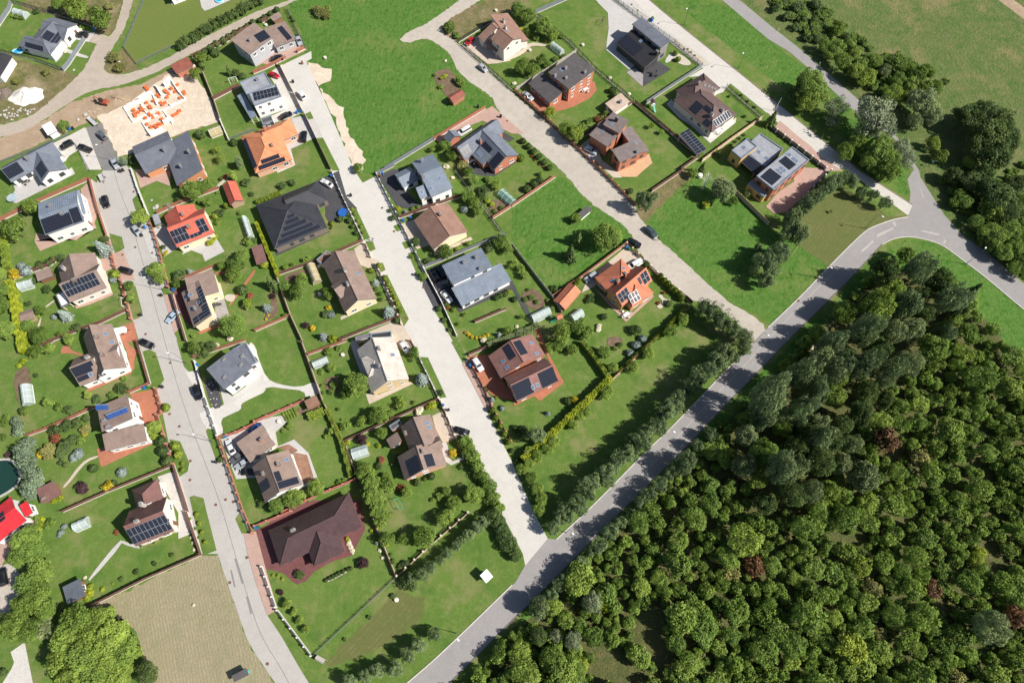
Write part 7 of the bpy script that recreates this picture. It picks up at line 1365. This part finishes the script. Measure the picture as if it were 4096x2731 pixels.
plants(T03, dict(D=(260, 250, 120, 330, 350, 112, 200, 400, 95, 400, 550, 112, 300, 650, 115, 350, 780, 130, 220, 850, 100, 430, 900, 88, 150, 1030, 125, 300, 1080, 105), g=(60, 990, 72, 430, 1080, 80, 420, 980, 60), M=(750, 1000, 150, 900, 1000, 120, 650, 1150, 150, 850, 1150, 140, 1050, 1150, 140, 600, 1330, 140, 800, 1350, 160, 1000, 1350, 140, 700, 1500, 145, 900, 1520, 145, 1100, 1500, 125), m=(1000, 950, 80, 1150, 1210, 105, 1150, 1330, 110, 1270, 1280, 50), k=(1360, 1480, 100), U=(1575, 390, 22, 1420, 470, 24, 1255, 545, 28, 1115, 610, 24, 600, 920, 40, 30, 1470, 40), Y=(945, 705, 22, 1035, 655, 12, 820, 740, 40, 830, 690, 32, 800, 790, 28, 385, 60, 30, 380, 110, 30, 370, 150, 24), a=(590, 130, 25, 560, 185, 26, 545, 215, 20), S=(1805, 15, 20, 1830, 100, 20, 1855, 180, 20, 1885, 270, 20), W=(1740, 180, 14, 1755, 230, 14, 1770, 280, 16, 1785, 340, 16, 1780, 850, 16, 780, 600, 18), f=(1490, 240, 18, 1600, 185, 16, 1430, 280, 14, 1300, 315, 12), R=(1070, 190, 26), u=(1745, 60, 14, 1795, 150, 14, 1830, 230, 14, 470, 90, 40, 430, 130, 36)))
plants(T11, dict(U=(240, 140, 42, 330, 110, 36, 645, 1315, 38, 1465, 650, 46, 1230, 365, 22, 1260, 430, 32, 1580, 830, 36, 2150, 700, 55, 2090, 180, 50, 2060, 230, 44, 1725, 1370, 28, 1780, 1460, 25), s=(845, 400, 20, 860, 455, 28, 890, 510, 22, 920, 570, 22, 770, 445, 28, 690, 525, 12, 1100, 1085, 20, 1135, 1130, 20, 1145, 1180, 18, 1745, 1225, 25, 1680, 1265, 28, 2205, 1165, 28, 2245, 1145, 28, 2285, 1130, 28, 1295, 1370, 32), S=(880, 350, 18, 905, 395, 18, 935, 455, 18, 965, 510, 18, 985, 565, 15, 700, 485, 22, 2320, 1110, 25, 1815, 1275, 22, 1060, 915, 26), d=(270, 1065, 52, 420, 1010, 60, 390, 1120, 72, 1950, 240, 60, 2000, 300, 55, 2040, 370, 50, 1750, 750, 66, 2250, 660, 70, 2310, 720, 50, 2000, 90, 46, 2210, 140, 46, 1950, 20, 50), c=(140, 1030, 66, 170, 1060, 50), m=(670, 1130, 60), t=(1130, 870, 23, 1180, 985, 23, 1210, 1035, 22, 1240, 1095, 22, 1270, 1155, 22, 1297, 1215, 22, 1325, 1280, 22), b=(90, 1250, 52, 610, 1515, 50, 1095, 1020, 42, 1215, 1285, 72, 1370, 375, 28, 2230, 1500, 32), y=(665, 1255, 25, 520, 1445, 28, 1935, 1485, 18, 1958, 1505, 18, 1985, 1525, 18, 2025, 1530, 16, 2060, 1530, 16, 2095, 1520, 18, 2130, 1505, 18, 95, 1360, 14, 115, 1330, 12), r=(155, 1150, 28, 455, 1420, 32), a=(690, 1320, 34, 1915, 355, 36), Y=(705, 1540, 40, 80, 860, 42, 1300, 350, 30, 2130, 280, 26, 2170, 310, 26), R=(1760, 1255, 22), W=(1660, 295, 28, 1690, 290, 18, 1805, 65, 18, 2090, 1550, 30), f=(450, 820, 24, 270, 890, 28, 490, 800, 20, 340, 860, 20, 1850, 720, 22, 1950, 670, 25, 1430, 790, 20, 1920, 1320, 22, 1865, 1410, 22, 2310, 1470, 40, 2340, 880, 30), u=(270, 1330, 30, 1310, 380, 26, 1320, 410, 22, 1440, 350, 25, 1490, 330, 20, 2140, 80, 36, 1530, 970, 42, 2250, 340, 24, 2110, 240, 30, 2190, 370, 22, 240, 1060, 30)))
plants(T12, dict(u=(670, 90, 46, 690, 240, 46, 1240, 660, 36, 1690, 1420, 40, 760, 60, 30, 600, 280, 26, 610, 400, 18, 620, 470, 18, 720, 400, 40, 690, 460, 30, 310, 770, 36, 1630, 1450, 26, 250, 820, 22, 810, 1280, 26, 760, 1290, 26, 600, 560, 30), D=(930, 400, 112, 1130, 680, 86, 1000, 1200, 80, 1060, 1300, 90, 1080, 1420, 100, 1130, 1530, 92, 2000, 1400, 88, 560, 1340, 80, 350, 1440, 90, 200, 1500, 70, 1820, 1490, 72), d=(830, 480, 50, 1455, 105, 52, 1155, 840, 56, 1010, 1400, 60, 1220, 1320, 70, 1200, 1260, 50, 1390, 1380, 50, 970, 1140, 45, 1750, 1370, 40), b=(1515, 330, 74, 2165, 525, 34), U=(1425, 170, 22, 1690, 470, 32, 1130, 1140, 36, 1880, 1150, 26, 1270, 1120, 30, 1330, 1110, 40, 1300, 1060, 30, 60, 1480, 40, 40, 1500, 30), f=(1320, 530, 35, 1340, 590, 46, 980, 740, 50, 830, 780, 46, 770, 620, 20, 690, 830, 30, 1460, 560, 20, 795, 715, 12), r=(970, 890, 52), R=(1155, 1090, 32, 1330, 1340, 38), y=(1030, 940, 20, 1810, 1020, 40, 1030, 1020, 14, 1750, 1340, 12, 720, 1330, 14), W=(1500, 635, 42), Y=(1620, 585, 40, 1580, 600, 26, 1125, 955, 25, 840, 930, 26), s=(1480, 1290, 34, 1610, 1235, 34, 1550, 1260, 20, 2110, 420, 15, 2120, 450, 12), a=(2260, 610, 25, 2120, 540, 12), S=(2200, 515, 18, 640, 870, 20, 480, 1450, 20, 110, 1420, 14), t=(2170, 625, 25, 2205, 695, 25, 2245, 770, 24, 2285, 845, 24, 2320, 920, 24)))
plants(T21, dict(s=(140, 165, 36, 205, 125, 36, 250, 90, 34, 1085, 185, 28, 1235, 855, 28, 2155, 215, 33, 20, 1180, 26), t=(1365, 970, 26, 1400, 1010, 26, 1435, 1040, 26, 1465, 1075, 26, 1500, 1105, 26, 1540, 1135, 26, 1560, 1170, 25, 600, 1020, 22, 580, 1035, 20, 615, 1005, 20), d=(590, 440, 46, 1450, 1480, 62, 1570, 1370, 52, 2040, 280, 42, 460, 1500, 90, 600, 1450, 72, 690, 1490, 60, 1660, 30, 45), c=(610, 620, 66, 540, 750, 76), D=(860, 620, 132), p=(1215, 290, 82, 1310, 240, 36, 1750, 1260, 70, 1850, 1310, 80, 1920, 1380, 82, 2000, 1450, 82, 2080, 1500, 62, 2140, 1540, 62, 2280, 850, 90, 2330, 1020, 72, 2260, 720, 42), g=(1930, 190, 105), Y=(1785, 315, 40), U=(740, 1170, 42, 845, 1335, 36, 1135, 1460, 56, 1440, 1215, 36, 390, 1080, 34, 700, 1190, 30, 550, 470, 30), W=(800, 1420, 26, 795, 1460, 26, 45, 1430, 16), R=(1395, 1120, 18, 1345, 1215, 18), f=(110, 960, 40, 80, 890, 36, 30, 840, 30, 90, 1340, 25, 265, 30, 25), a=(1200, 1540, 36), u=(180, 1160, 30, 120, 1180, 26, 230, 1200, 26, 330, 1190, 22, 370, 1260, 30, 640, 1370, 30, 150, 1090, 20, 880, 60, 14)))
plants(T22, dict(p=(2120, 60, 80, 1950, 110, 90, 2020, 150, 62, 1870, 200, 90, 1780, 290, 80, 1690, 330, 82, 1640, 420, 82, 1560, 470, 70, 1500, 560, 90, 1420, 640, 92, 1380, 700, 70, 1330, 790, 82, 1230, 840, 80, 1180, 940, 90, 1100, 920, 62, 1060, 1040, 80, 970, 1080, 80, 930, 1150, 72, 850, 1200, 82, 880, 1280, 70, 720, 1320, 92, 680, 1400, 80, 600, 1500, 92, 480, 1530, 72, 230, 860, 80), d=(90, 1170, 52, 180, 1250, 56, 230, 1350, 60, 270, 1450, 60, 250, 1540, 60, 430, 40, 60, 560, 80, 50, 350, 60, 50, 840, 100, 60), m=(870, 470, 62, 680, 640, 50, 620, 685, 46, 560, 760, 50, 380, 920, 56, 320, 990, 56, 230, 1050, 60, 160, 1110, 56, 1110, 240, 56, 1250, 110, 56, 930, 245, 46, 160, 1010, 50), s=(30, 790, 28, 60, 850, 26, 515, 545, 34, 0, 1000, 22, 50, 1085, 25), U=(110, 800, 40), y=(575, 530, 32), b=(330, 655, 30), a=(1140, 30, 40, 1085, 105, 36), u=(950, 60, 26, 1000, 30, 30)))
plants(T13, dict(r=(985, 470, 50, 225, 735, 28), U=(395, 570, 45, 1410, 640, 85, 1265, 770, 28, 1040, 965, 22, 815, 1165, 18, 1380, 480, 40, 1330, 500, 30), s=(645, 625, 18, 680, 605, 18, 710, 590, 18, 740, 575, 18, 765, 560, 18, 800, 545, 18, 840, 525, 18, 870, 515, 18), W=(850, 285, 22, 870, 320, 22, 885, 355, 22, 1110, 285, 18, 1140, 350, 18, 1165, 415, 18), Y=(840, 245, 22, 1060, 170, 18, 1085, 235, 14, 155, 575, 14, 205, 580, 16, 245, 612, 16), m=(290, 840, 44, 350, 915, 36, 405, 995, 36, 460, 1075, 36), p=(1600, 500, 55, 1530, 570, 60, 1690, 440, 46, 1760, 370, 50, 1840, 310, 46, 1880, 260, 46, 1960, 200, 56, 2030, 140, 56, 2090, 90, 52, 1640, 1120, 62, 1500, 1220, 66, 1400, 1310, 70, 1280, 1430, 72, 1130, 1440, 66, 1010, 1500, 60, 870, 1540, 62, 1420, 600, 50), d=(1550, 230, 100, 1200, 250, 70, 1360, 240, 52, 1740, 50, 82, 1160, 60, 80), y=(1205, 300, 16, 1110, 140, 14), u=(1260, 450, 26, 1240, 390, 20)))
plants(T23, dict(p=(430, 60, 72, 380, 150, 62, 500, 40, 70, 1100, 30, 60, 1000, 90, 62, 900, 180, 80, 800, 300, 72, 720, 360, 52, 640, 480, 72, 560, 560, 60, 480, 610, 60, 420, 665, 56, 355, 755, 62, 230, 885, 76)))
plants(T22, dict(p=(1600, 1060, 62, 1500, 1160, 72, 1450, 1215, 60, 1345, 1310, 72, 1245, 1400, 72, 1180, 1475, 62, 1700, 960, 60, 1820, 860, 60)))
# birch without leaves beside the white tank
P = gp(T21(1745, 175)); bt = empty('birch_tree', (P.x, P.y, 0)); mb = MB(); rb = random.Random(3)
mb.bar((0, 0, 0), (.2, .3, 7), .13, n=7, w2=.03)
for i in range(26):
    z = 1.8 + i * .19; a = rb.uniform(0, 6.28); L = 2.4 * (1 - i / 34); q = (.2 * z / 7, .3 * z / 7, z); e = (q[0] + L * math.cos(a), q[1] + L * math.sin(a), z + L * .8); mb.bar(q, e, .04, n=4, w2=.012)
    for k in range(3):
        t = rb.uniform(.4, .9); q2 = tuple(q[j] + (e[j] - q[j]) * t for j in range(3)); a2 = a + rb.uniform(-1, 1); mb.bar(q2, (q2[0] + .7 * math.cos(a2), q2[1] + .7 * math.sin(a2), q2[2] + .5), .018, n=3, w2=.006)
obj('trunk', mb.mesh('trunk', M_BIRCH), bt); reg(bt, 'x', 'tree', None, 'bare white birch standing beside the leafy birch and white tank')
tk = MB(); tk.lathe([(.75, 0), (.8, .6), (.75, 1.2), (.3, 1.35)], 14); simple('water_tank', 'round white water tank beside the bare birch', 'tank', T21, 1720, 60, [('body', tk, M_FURW)])

# ---------------------------------------------------------------- hedges
HM = [proto_hedge(i, 170, .13) for i in range(2)]
_hm = {}
def hedge(label, cs, q, w, h, mat, step=1.3):
    P = [gp(p, h * .6) for p in cs.l(*q)]; mid = Vector((P[0].x, P[0].y, 0)); root = empty('hedge', mid)
    for a, b in zip(P, P[1:]):
        a = Vector((a.x, a.y, 0)); b = Vector((b.x, b.y, 0)); d = b - a; n = max(1, round(d.length / step)); an = math.atan2(d.y, d.x)
        for i in range(n):
            k = (i % 2, mat)
            if k not in _hm:
                me = HM[k[0]].copy(); me.materials.clear(); me.materials.append(LM[mat]); _hm[k] = me
            ww = w * rnd.uniform(.88, 1.12); off = Vector((-d.y, d.x, 0)).normalized() * rnd.gauss(0, .05 * w)
            obj('foliage', _hm[k], root, mw=Matrix.Translation(a + d * (i / n) + off - mid) @ Matrix.Rotation(an, 4, 'Z') @ Matrix.Diagonal((d.length / n * 1.04, ww, h * rnd.uniform(.92, 1.08), 1)))
    reg(root, label, 'hedge', None, label)
def rowhedge(label, cs, q, rad, h, mat, proto='u', jit=.12):
    """hedge grown from separate bushes"""
    P = [gp(p, h * .5) for p in cs.l(*q)]; mid = Vector((P[0].x, P[0].y, 0)); root = empty('hedge', mid)
    for a, b in zip(P, P[1:]):
        a = Vector((a.x, a.y, 0)); b = Vector((b.x, b.y, 0)); d = b - a; n = max(1, round(d.length / (rad * 1.25)))
        for i in range(n):
            r = rad * rnd.uniform(.85, 1.2); c = a + d * ((i + .5) / n) + Vector((rnd.gauss(0, jit), rnd.gauss(0, jit), 0)) - mid
            obj('bush', crown_mesh(proto, rnd.randrange(len(PR[proto])), mat), root, mw=Matrix.Translation(c) @ Matrix.Rotation(rnd.uniform(0, 6), 4, 'Z') @ Matrix.Diagonal((r, r, h * rnd.uniform(.85, 1.15), 1)))
    reg(root, label, 'hedge', None, label)
rowhedge('tall dark conifer hedge between the striped lawn and dirt road', T00, (1640, 425, 1800, 330, 1980, 225, 2180, 110, 2400, -10), 1.7, 3.6, 'dark')
hedge('yellow-green hedge at the far left beside the white house lawn', T01, (15, 540, 40, 700, 60, 890), 1.5, 2.2, 'thuja'); hedge('bright yellow-green hedge at the far left beside the small grey shed', T01, (95, 1010, 140, 1200, 170, 1400, 215, 1600), 1.9, 2.4, 'lime'); hedge('short yellow-green hedge end beside the vegetable plot', T02, (190, 0, 225, 90), 2.0, 2.2, 'lime')
rowhedge('narrow thuja row along the graphite bungalow top edge', T11, (0, 285, 110, 250, 225, 205), .55, 1.8, 'thuja', 't', .02); hedge('long yellow-green hedge left of the graphite bungalow', T11, (5, 480, 110, 740, 200, 955), .9, 2.0, 'lime'); hedge('light green hedge along the fence beside the red slatted terrace lawn', T12, (650, 620, 780, 900, 880, 1240), 1.1, 1.6, 'thuja'); hedge('boxy light hedge beside the small brown shed', T12, (480, 690, 620, 635), 1.9, 1.7, 'thuja')
rowhedge('tall dark shrub hedge along the pale street lower left side', T12, (1900, 890, 1980, 1030, 2060, 1190, 2150, 1380, 2240, 1560), 2.0, 3.4, 'green'); rowhedge('tall dark shrub hedge ending at the road junction', T13, (2160, 10, 2240, 120, 2300, 240, 2345, 350, 2400, 450), 1.9, 3.2, 'dark')
hedge('light green hedge between the wine-red house lawn and the orange villa garden', T22, (640, 0, 740, 120, 870, 310), 1.1, 2.0, 'thuja'); hedge('long yellow-green hedge below the wine-red ribbed-roof house', T22, (905, 330, 600, 630, 310, 890, 100, 1085), 1.5, 2.5, 'lime'); rowhedge('row of small clipped thujas along the rust fence', T22, (1290, -10, 1130, 125, 985, 265), .5, 1.9, 'thuja', 't', .02); rowhedge('row of clipped thujas below the orange villa garden', T21, (1590, 1265, 1440, 1410, 1290, 1560), .55, 2.0, 'thuja', 't', .03)
hedge('flat green screen hedge above the wine-red ribbed-roof house', k16, (240, 275, 560, 150, 920, 0), 1.4, 2.0, 'grey'); hedge('curved low hedge beside the bright red-roofed house', T03, (345, 30, 355, 80, 320, 150), .9, 1.3, 'green')
for i, (u, v) in enumerate(((262, 655), (287, 645), (312, 633), (337, 622), (362, 610))):
    hedge('green crop row in the vegetable bed by the red wall, ' + ('first', 'second', 'third', 'fourth', 'fifth')[i] + ' from the left', T12, (u - 12, v, u + 22, v + 70), .5, .5, 'mid')

# ---------------------------------------------------------------- woodland on the right
WOOD = Ff(1010, 1640, 1120, 1510, 1180, 1450, 1290, 1335, 1423, 1205, 1546, 1088, 1651, 975, 1764, 872, 1870, 765, 1950, 690, 2010, 615, 2075, 585, 2160, 640, 2260, 720, 2300, 800, 2420, 900, 2520, 1000, 2620, 1300, 2520, 1700, 2300, 1760, 1500, 1760)
def inpoly(p, poly):
    c = False; n = len(poly)
    for i in range(n):
        a, b = poly[i], poly[(i + 1) % n]
        if (a[1] > p[1]) != (b[1] > p[1]) and p[0] < (b[0] - a[0]) * (p[1] - a[1]) / (b[1] - a[1]) + a[0]: c = not c
    return c
CLEAR = [(T23(1330, 960), 38), (T23(1220, 1080), 40), (T23(900, 1450), 60), (T23(1350, 1250), 42), (T23(1100, 1480), 45), (T33(850, 200), 26), (T33(800, 300), 22), (T32(1200, 340), 22), (T33(2000, 430), 26), (T32(1600, 1050), 20), (T33(200, 560), 18), (T23(2050, 380), 18), (T23(2000, 120), 18), (T32(2150, 150), 20), (T33(2100, 500), 22), (T32(2000, 1200), 18)]
_rg = random.Random(77)
while len(CLEAR) < 62:
    q_ = (_rg.uniform(1500, 2400), _rg.uniform(800, 1600))
    if q_[0] * .55 + q_[1] > 2000: CLEAR.append((q_, _rg.uniform(9, 19)))
TALL = Ff(1760, 890, 1960, 690, 2030, 610, 2110, 600, 2190, 680, 2180, 780, 2040, 900, 1960, 1020, 1900, 1150, 1760, 1180, 1660, 1060)
pts = []
rw = random.Random(21); tries = 0
grid = {}
while tries < 26000:
    tries += 1
    p = (rw.uniform(1000, 2640), rw.uniform(575, 1760))
    if not inpoly(p, WOOD): continue
    if any(math.hypot(p[0] - c[0], p[1] - c[1]) < r * rw.uniform(.8, 1.1) for c, r in CLEAR): continue
    tall = inpoly(p, TALL); edge = min(math.hypot(p[0] - q[0], p[1] - q[1]) for q in WOOD[:12]) if False else 99
    sp = rw.choice((34, 40, 46)) if tall else rw.choice((15, 18, 22, 26, 30, 36, 42))
    gx, gy = int(p[0] // 50), int(p[1] // 50); ok = True
    for i in (-1, 0, 1):
        for j in (-1, 0, 1):
            for (q, s) in grid.get((gx + i, gy + j), ()):
                if math.hypot(p[0] - q[0], p[1] - q[1]) < (sp + s) * .56: ok = False; break
            if not ok: break
        if not ok: break
    if ok: grid.setdefault((gx, gy), []).append((p, sp)); pts.append((p, sp, tall))
inview = [q for q in pts if -30 < q[0][0] < 2380 and q[0][1] < 1590]
inview.sort(key=lambda q: -q[1]); first = set(id(q) for q in inview[:170])
WK = dict(m=('d', 'mid'), d=('d', 'green'), u=('u', 'green'), B=('d', 'bright'), l=('u', 'olive'), g=('D', 'grey'), p=('p', 'pine'), D=('D', 'green'), k=('D', 'dark'), w=('w', 'silver'), br=('u', 'brown'))
LABW = dict(m='mid green bushy tree in the dense young woodland', d='deep green round tree in the dense young woodland', u='low green bush in the dense young woodland', B='yellow-green young tree in the woodland', l='olive bush in the dense young woodland', g='tall grey-green tree in the upper woodland stand', p='pine in the woodland edge and stand', D='large green tree in the upper woodland stand', k='tall dark tree in the upper woodland stand', w='silvery willow in the woodland', br='brown withered bush in the woodland')
restV, restF, restVar, rest_n = [], [], [], 0
wlab = {}
for q in pts:
    p, sp, tall = q
    m1 = (gp((p[0] + 10, p[1])) - gp((p[0] - 10, p[1]))).length / 20
    near_road = p[0] + p[1] < 2640 and p[1] > 1000
    if tall: key = rw.choice('gkDDpkgp'); rad = sp * .66 * m1 * rw.uniform(.85, 1.2); hf = rw.uniform(1.45, 2.0)
    else:
        pn = math.sin(p[0] * .021 + 1.3) * math.cos(p[1] * .027) + .6 * math.sin(p[0] * .055 + p[1] * .043) + rw.gauss(0, .45)
        key = ('br' if rw.random() < .012 else 'B' if pn > 1.25 else 'm' if pn > .05 else 'l' if rw.random() < .07 else 'u' if rw.random() < .18 else 'd'); rad = sp * .70 * m1 * rw.uniform(.85, 1.25); hf = rw.uniform(.9, 1.35)
        if near_road and rw.random() < .45: key = rw.choice('pgm'); hf = 1.4
    pr, mt = WK[key]
    if id(q) in first:
        kk = 'l' if key == 'br' else key
        o = plant(kk, p, rad, hf * (.95 if pr != 'u' else 1.3), label=LABW[key], group=LABW[key].replace(' in the ', 's in the ', 1).replace('bushs', 'bushes'), mat=mt, category='bush' if pr == 'u' else None)
        reg_ = ('upper ' if p[1] < 1000 else 'middle ' if p[1] < 1290 else 'lower ') + ('left' if p[0] < 1640 else 'centre' if p[0] < 2000 else 'right')
        wlab.setdefault((key, reg_), []).append((p[0], o))
    else:
        rest_n += 1; h = rad * 2.0 * hf; P = gp(p, h * .5)
        me = PR['u'][rw.randrange(4)]; nv = len(me.vertices); co = np.empty(nv * 3); me.vertices.foreach_get('co', co); co = co.reshape(-1, 3)
        va = np.empty(len(me.polygons), dtype=np.float32); me.attributes['var'].data.foreach_get('value', va)
        a = rw.uniform(0, 6.28); c_, s_ = math.cos(a), math.sin(a)
        co = co * np.array([rad, rad, h]); co = np.stack([co[:, 0] * c_ - co[:, 1] * s_ + P.x, co[:, 0] * s_ + co[:, 1] * c_ + P.y, co[:, 2]], 1)
        restV.append(co); restVar.append(np.clip(va + rw.uniform(-.25, .25), 0, 1))
for (key, reg_), it in wlab.items():
    it.sort(key=lambda a: a[0]); nm = LABW[key].split(' in the ')[0]
    for k, (x, o) in enumerate(it):
        o['label'] = f'{nm} in the {reg_} woodland' + (f", {['first', 'second', 'third', 'fourth', 'fifth', 'sixth', 'seventh', 'eighth', 'ninth', 'tenth'][k] if k < 10 else str(k + 1) + 'th'} from its left" if len(it) > 1 else '')
print('woodland', len(pts), 'in view', len(inview), 'rest', rest_n)
if restV:
    V = np.vstack(restV); nf = len(V) // 4
    me = bpy.data.meshes.new('woodland'); me.from_pydata(V.tolist(), [], np.arange(nf * 4).reshape(-1, 4).tolist()); me.materials.append(LM['mid'])
    at = me.attributes.new('var', 'FLOAT', 'FACE'); at.data.foreach_set('value', np.concatenate(restVar).astype(np.float32))
    wo = obj('woodland', me); wo['kind'] = 'stuff'; wo['label'] = 'dense mass of young green trees and bushes right of the road'; wo['category'] = 'woodland'
def scrub(name, label, poly, n, rr, mat, seed):
    r_ = random.Random(seed); vs, vr = [], []; fm_ = [(np.array([v.co[:] for v in m.vertices]), np.array([a.value for a in m.attributes['var'].data])) for m in PR['f']]
    xs = [q[0] for q in poly]; ys = [q[1] for q in poly]; t_ = 0
    while len(vs) < n and t_ < 60000:
        t_ += 1; p = (r_.uniform(min(xs), max(xs)), r_.uniform(min(ys), max(ys)))
        if not inpoly(p, poly): continue
        co, va = fm_[r_.randrange(3)]; r = r_.uniform(*rr); h = r * r_.uniform(.9, 1.6); P = gp(p, 0)
        vs.append((co - np.array([0, 0, .2])) * np.array([r, r, h]) + np.array([P.x, P.y, 0])); vr.append(np.clip(va + r_.uniform(-.3, .25), 0, 1))
    V = np.vstack(vs); me = bpy.data.meshes.new(name); me.from_pydata(V.tolist(), [], np.arange(len(V)).reshape(-1, 4).tolist()); me.materials.append(LM[mat])
    at = me.attributes.new('var', 'FLOAT', 'FACE'); at.data.foreach_set('value', np.concatenate(vr).astype(np.float32))
    o = obj(name, me); o['kind'] = 'stuff'; o['label'] = label; o['category'] = 'scrub'
scrub('scrub', 'dense green scrub between the upper road and the rough field', T30.l(20, 30, 120, -30, 520, 40, 640, 200, 800, 340, 1000, 520, 1280, 560, 1520, 640, 1640, 780, 1560, 900, 1300, 950, 1060, 900, 900, 800, 760, 700, 600, 560, 480, 420, 250, 260), 230, (.8, 1.9), 'green', 5)
scrub('scrub', 'dense green scrub at the right edge beyond the road bend', T31.l(1480, 60, 1700, 0, 2500, -100, 2500, 1000, 2340, 960, 2000, 700, 1880, 560, 1750, 400, 1580, 200), 170, (.8, 1.8), 'green', 6)
# low growth between the trees
uv_, uvar = [], []
fm = [(lambda me: (np.array([v.co[:] for v in me.vertices]), np.array([a.value for a in me.attributes['var'].data])))(m) for m in PR['f']]
for _ in range(5200):
    p = (rw.uniform(1000, 2640), rw.uniform(575, 1760))
    if len(uv_) > 560: break
    if not inpoly(p, WOOD) or any(math.hypot(p[0] - c[0], p[1] - c[1]) < r * .75 for c, r in CLEAR): continue
    co, va = fm[rw.randrange(3)]; r = rw.uniform(.6, 1.25); h = r * rw.uniform(.9, 1.5); P = gp(p, 0)
    uv_.append((co - np.array([0, 0, .2])) * np.array([r, r, h]) + np.array([P.x, P.y, 0])); uvar.append(np.clip(va + rw.uniform(-.3, .2), 0, 1))
V = np.vstack(uv_); me = bpy.data.meshes.new('undergrowth'); me.from_pydata(V.tolist(), [], np.arange(len(V)).reshape(-1, 4).tolist()); me.materials.append(LM['olive'])
at = me.attributes.new('var', 'FLOAT', 'FACE'); at.data.foreach_set('value', np.concatenate(uvar).astype(np.float32))
ug = obj('undergrowth', me); ug['kind'] = 'stuff'; ug['label'] = 'low olive undergrowth between the woodland trees'; ug['category'] = 'undergrowth'
for key, cs, u, v, r in (('w', T23, 740, 820, 95), ('w', T23, 560, 1180, 80), ('w', T23, 400, 1130, 60), ('Y', T23, 890, 860, 70), ('Y', T23, 1100, 1275, 72), ('y', T23, 1820, 700, 42), ('D', T23, 380, 1350, 120), ('k', T23, 240, 1130, 80), ('D', T23, 560, 1450, 110), ('M', T23, 60, 1300, 100), ('g', T32, 600, 250, 150), ('g', T32, 130, 700, 110), ('p', T32, 450, 900, 120), ('g', T32, 850, 1250, 130), ('W', T32, 385, 45, 34), ('Y', T33, 1930, 370, 60), ('g', T33, 2000, 1050, 140), ('c', T31, 1850, 1120, 95), ('k', T31, 1720, 1270, 90), ('c', T31, 1580, 1450, 95)):
    plant(key, cs(u, v), r * mpp(cs, u, v), 1.35 if key in 'gkpw' else 1.1)
# ---------------------------------------------------------------- finish the labels
ORD = ['', 'second ', 'third ', 'fourth ', 'fifth ', 'sixth ', 'seventh ', 'eighth ', 'ninth ', 'tenth ', 'eleventh ', 'twelfth ', '13th ', '14th ', '15th ', '16th ', '17th ', '18th ', '19th ', '20th ']
buckets = {}
for o, phrase, cat, group, label in THINGS:
    if label: continue
    p = img(o.matrix_world.translation if o.parent else o.location)
    best = min(LANDMARKS, key=lambda k: (k[1][0] - p[0]) ** 2 + (k[1][1] - p[1]) ** 2)
    dx, dy = p[0] - best[1][0], p[1] - best[1][1]
    side = ('right of' if dx > 0 else 'left of') if abs(dx) > abs(dy) else ('below' if dy > 0 else 'above')
    buckets.setdefault((phrase, side, best[0]), []).append((math.hypot(dx, dy), o, group))
for (phrase, side, lm), it in buckets.items():
    it.sort(key=lambda a: a[0])
    for k, (d, o, g) in enumerate(it):
        lab = f'{phrase} {side} the {lm}'
        if len(it) > 1: lab += ', ' + (ORD[k] if k < 20 else str(k + 1) + 'th ') + 'nearest to it'
        if len(lab.split()) > 16: lab = lab.replace(' nearest to it', ' nearest').replace(', nearest to it', ', nearest')
        if len(lab.split()) > 16: lab = lab.replace('rusty round ', 'rusty ')
        o['label'] = lab
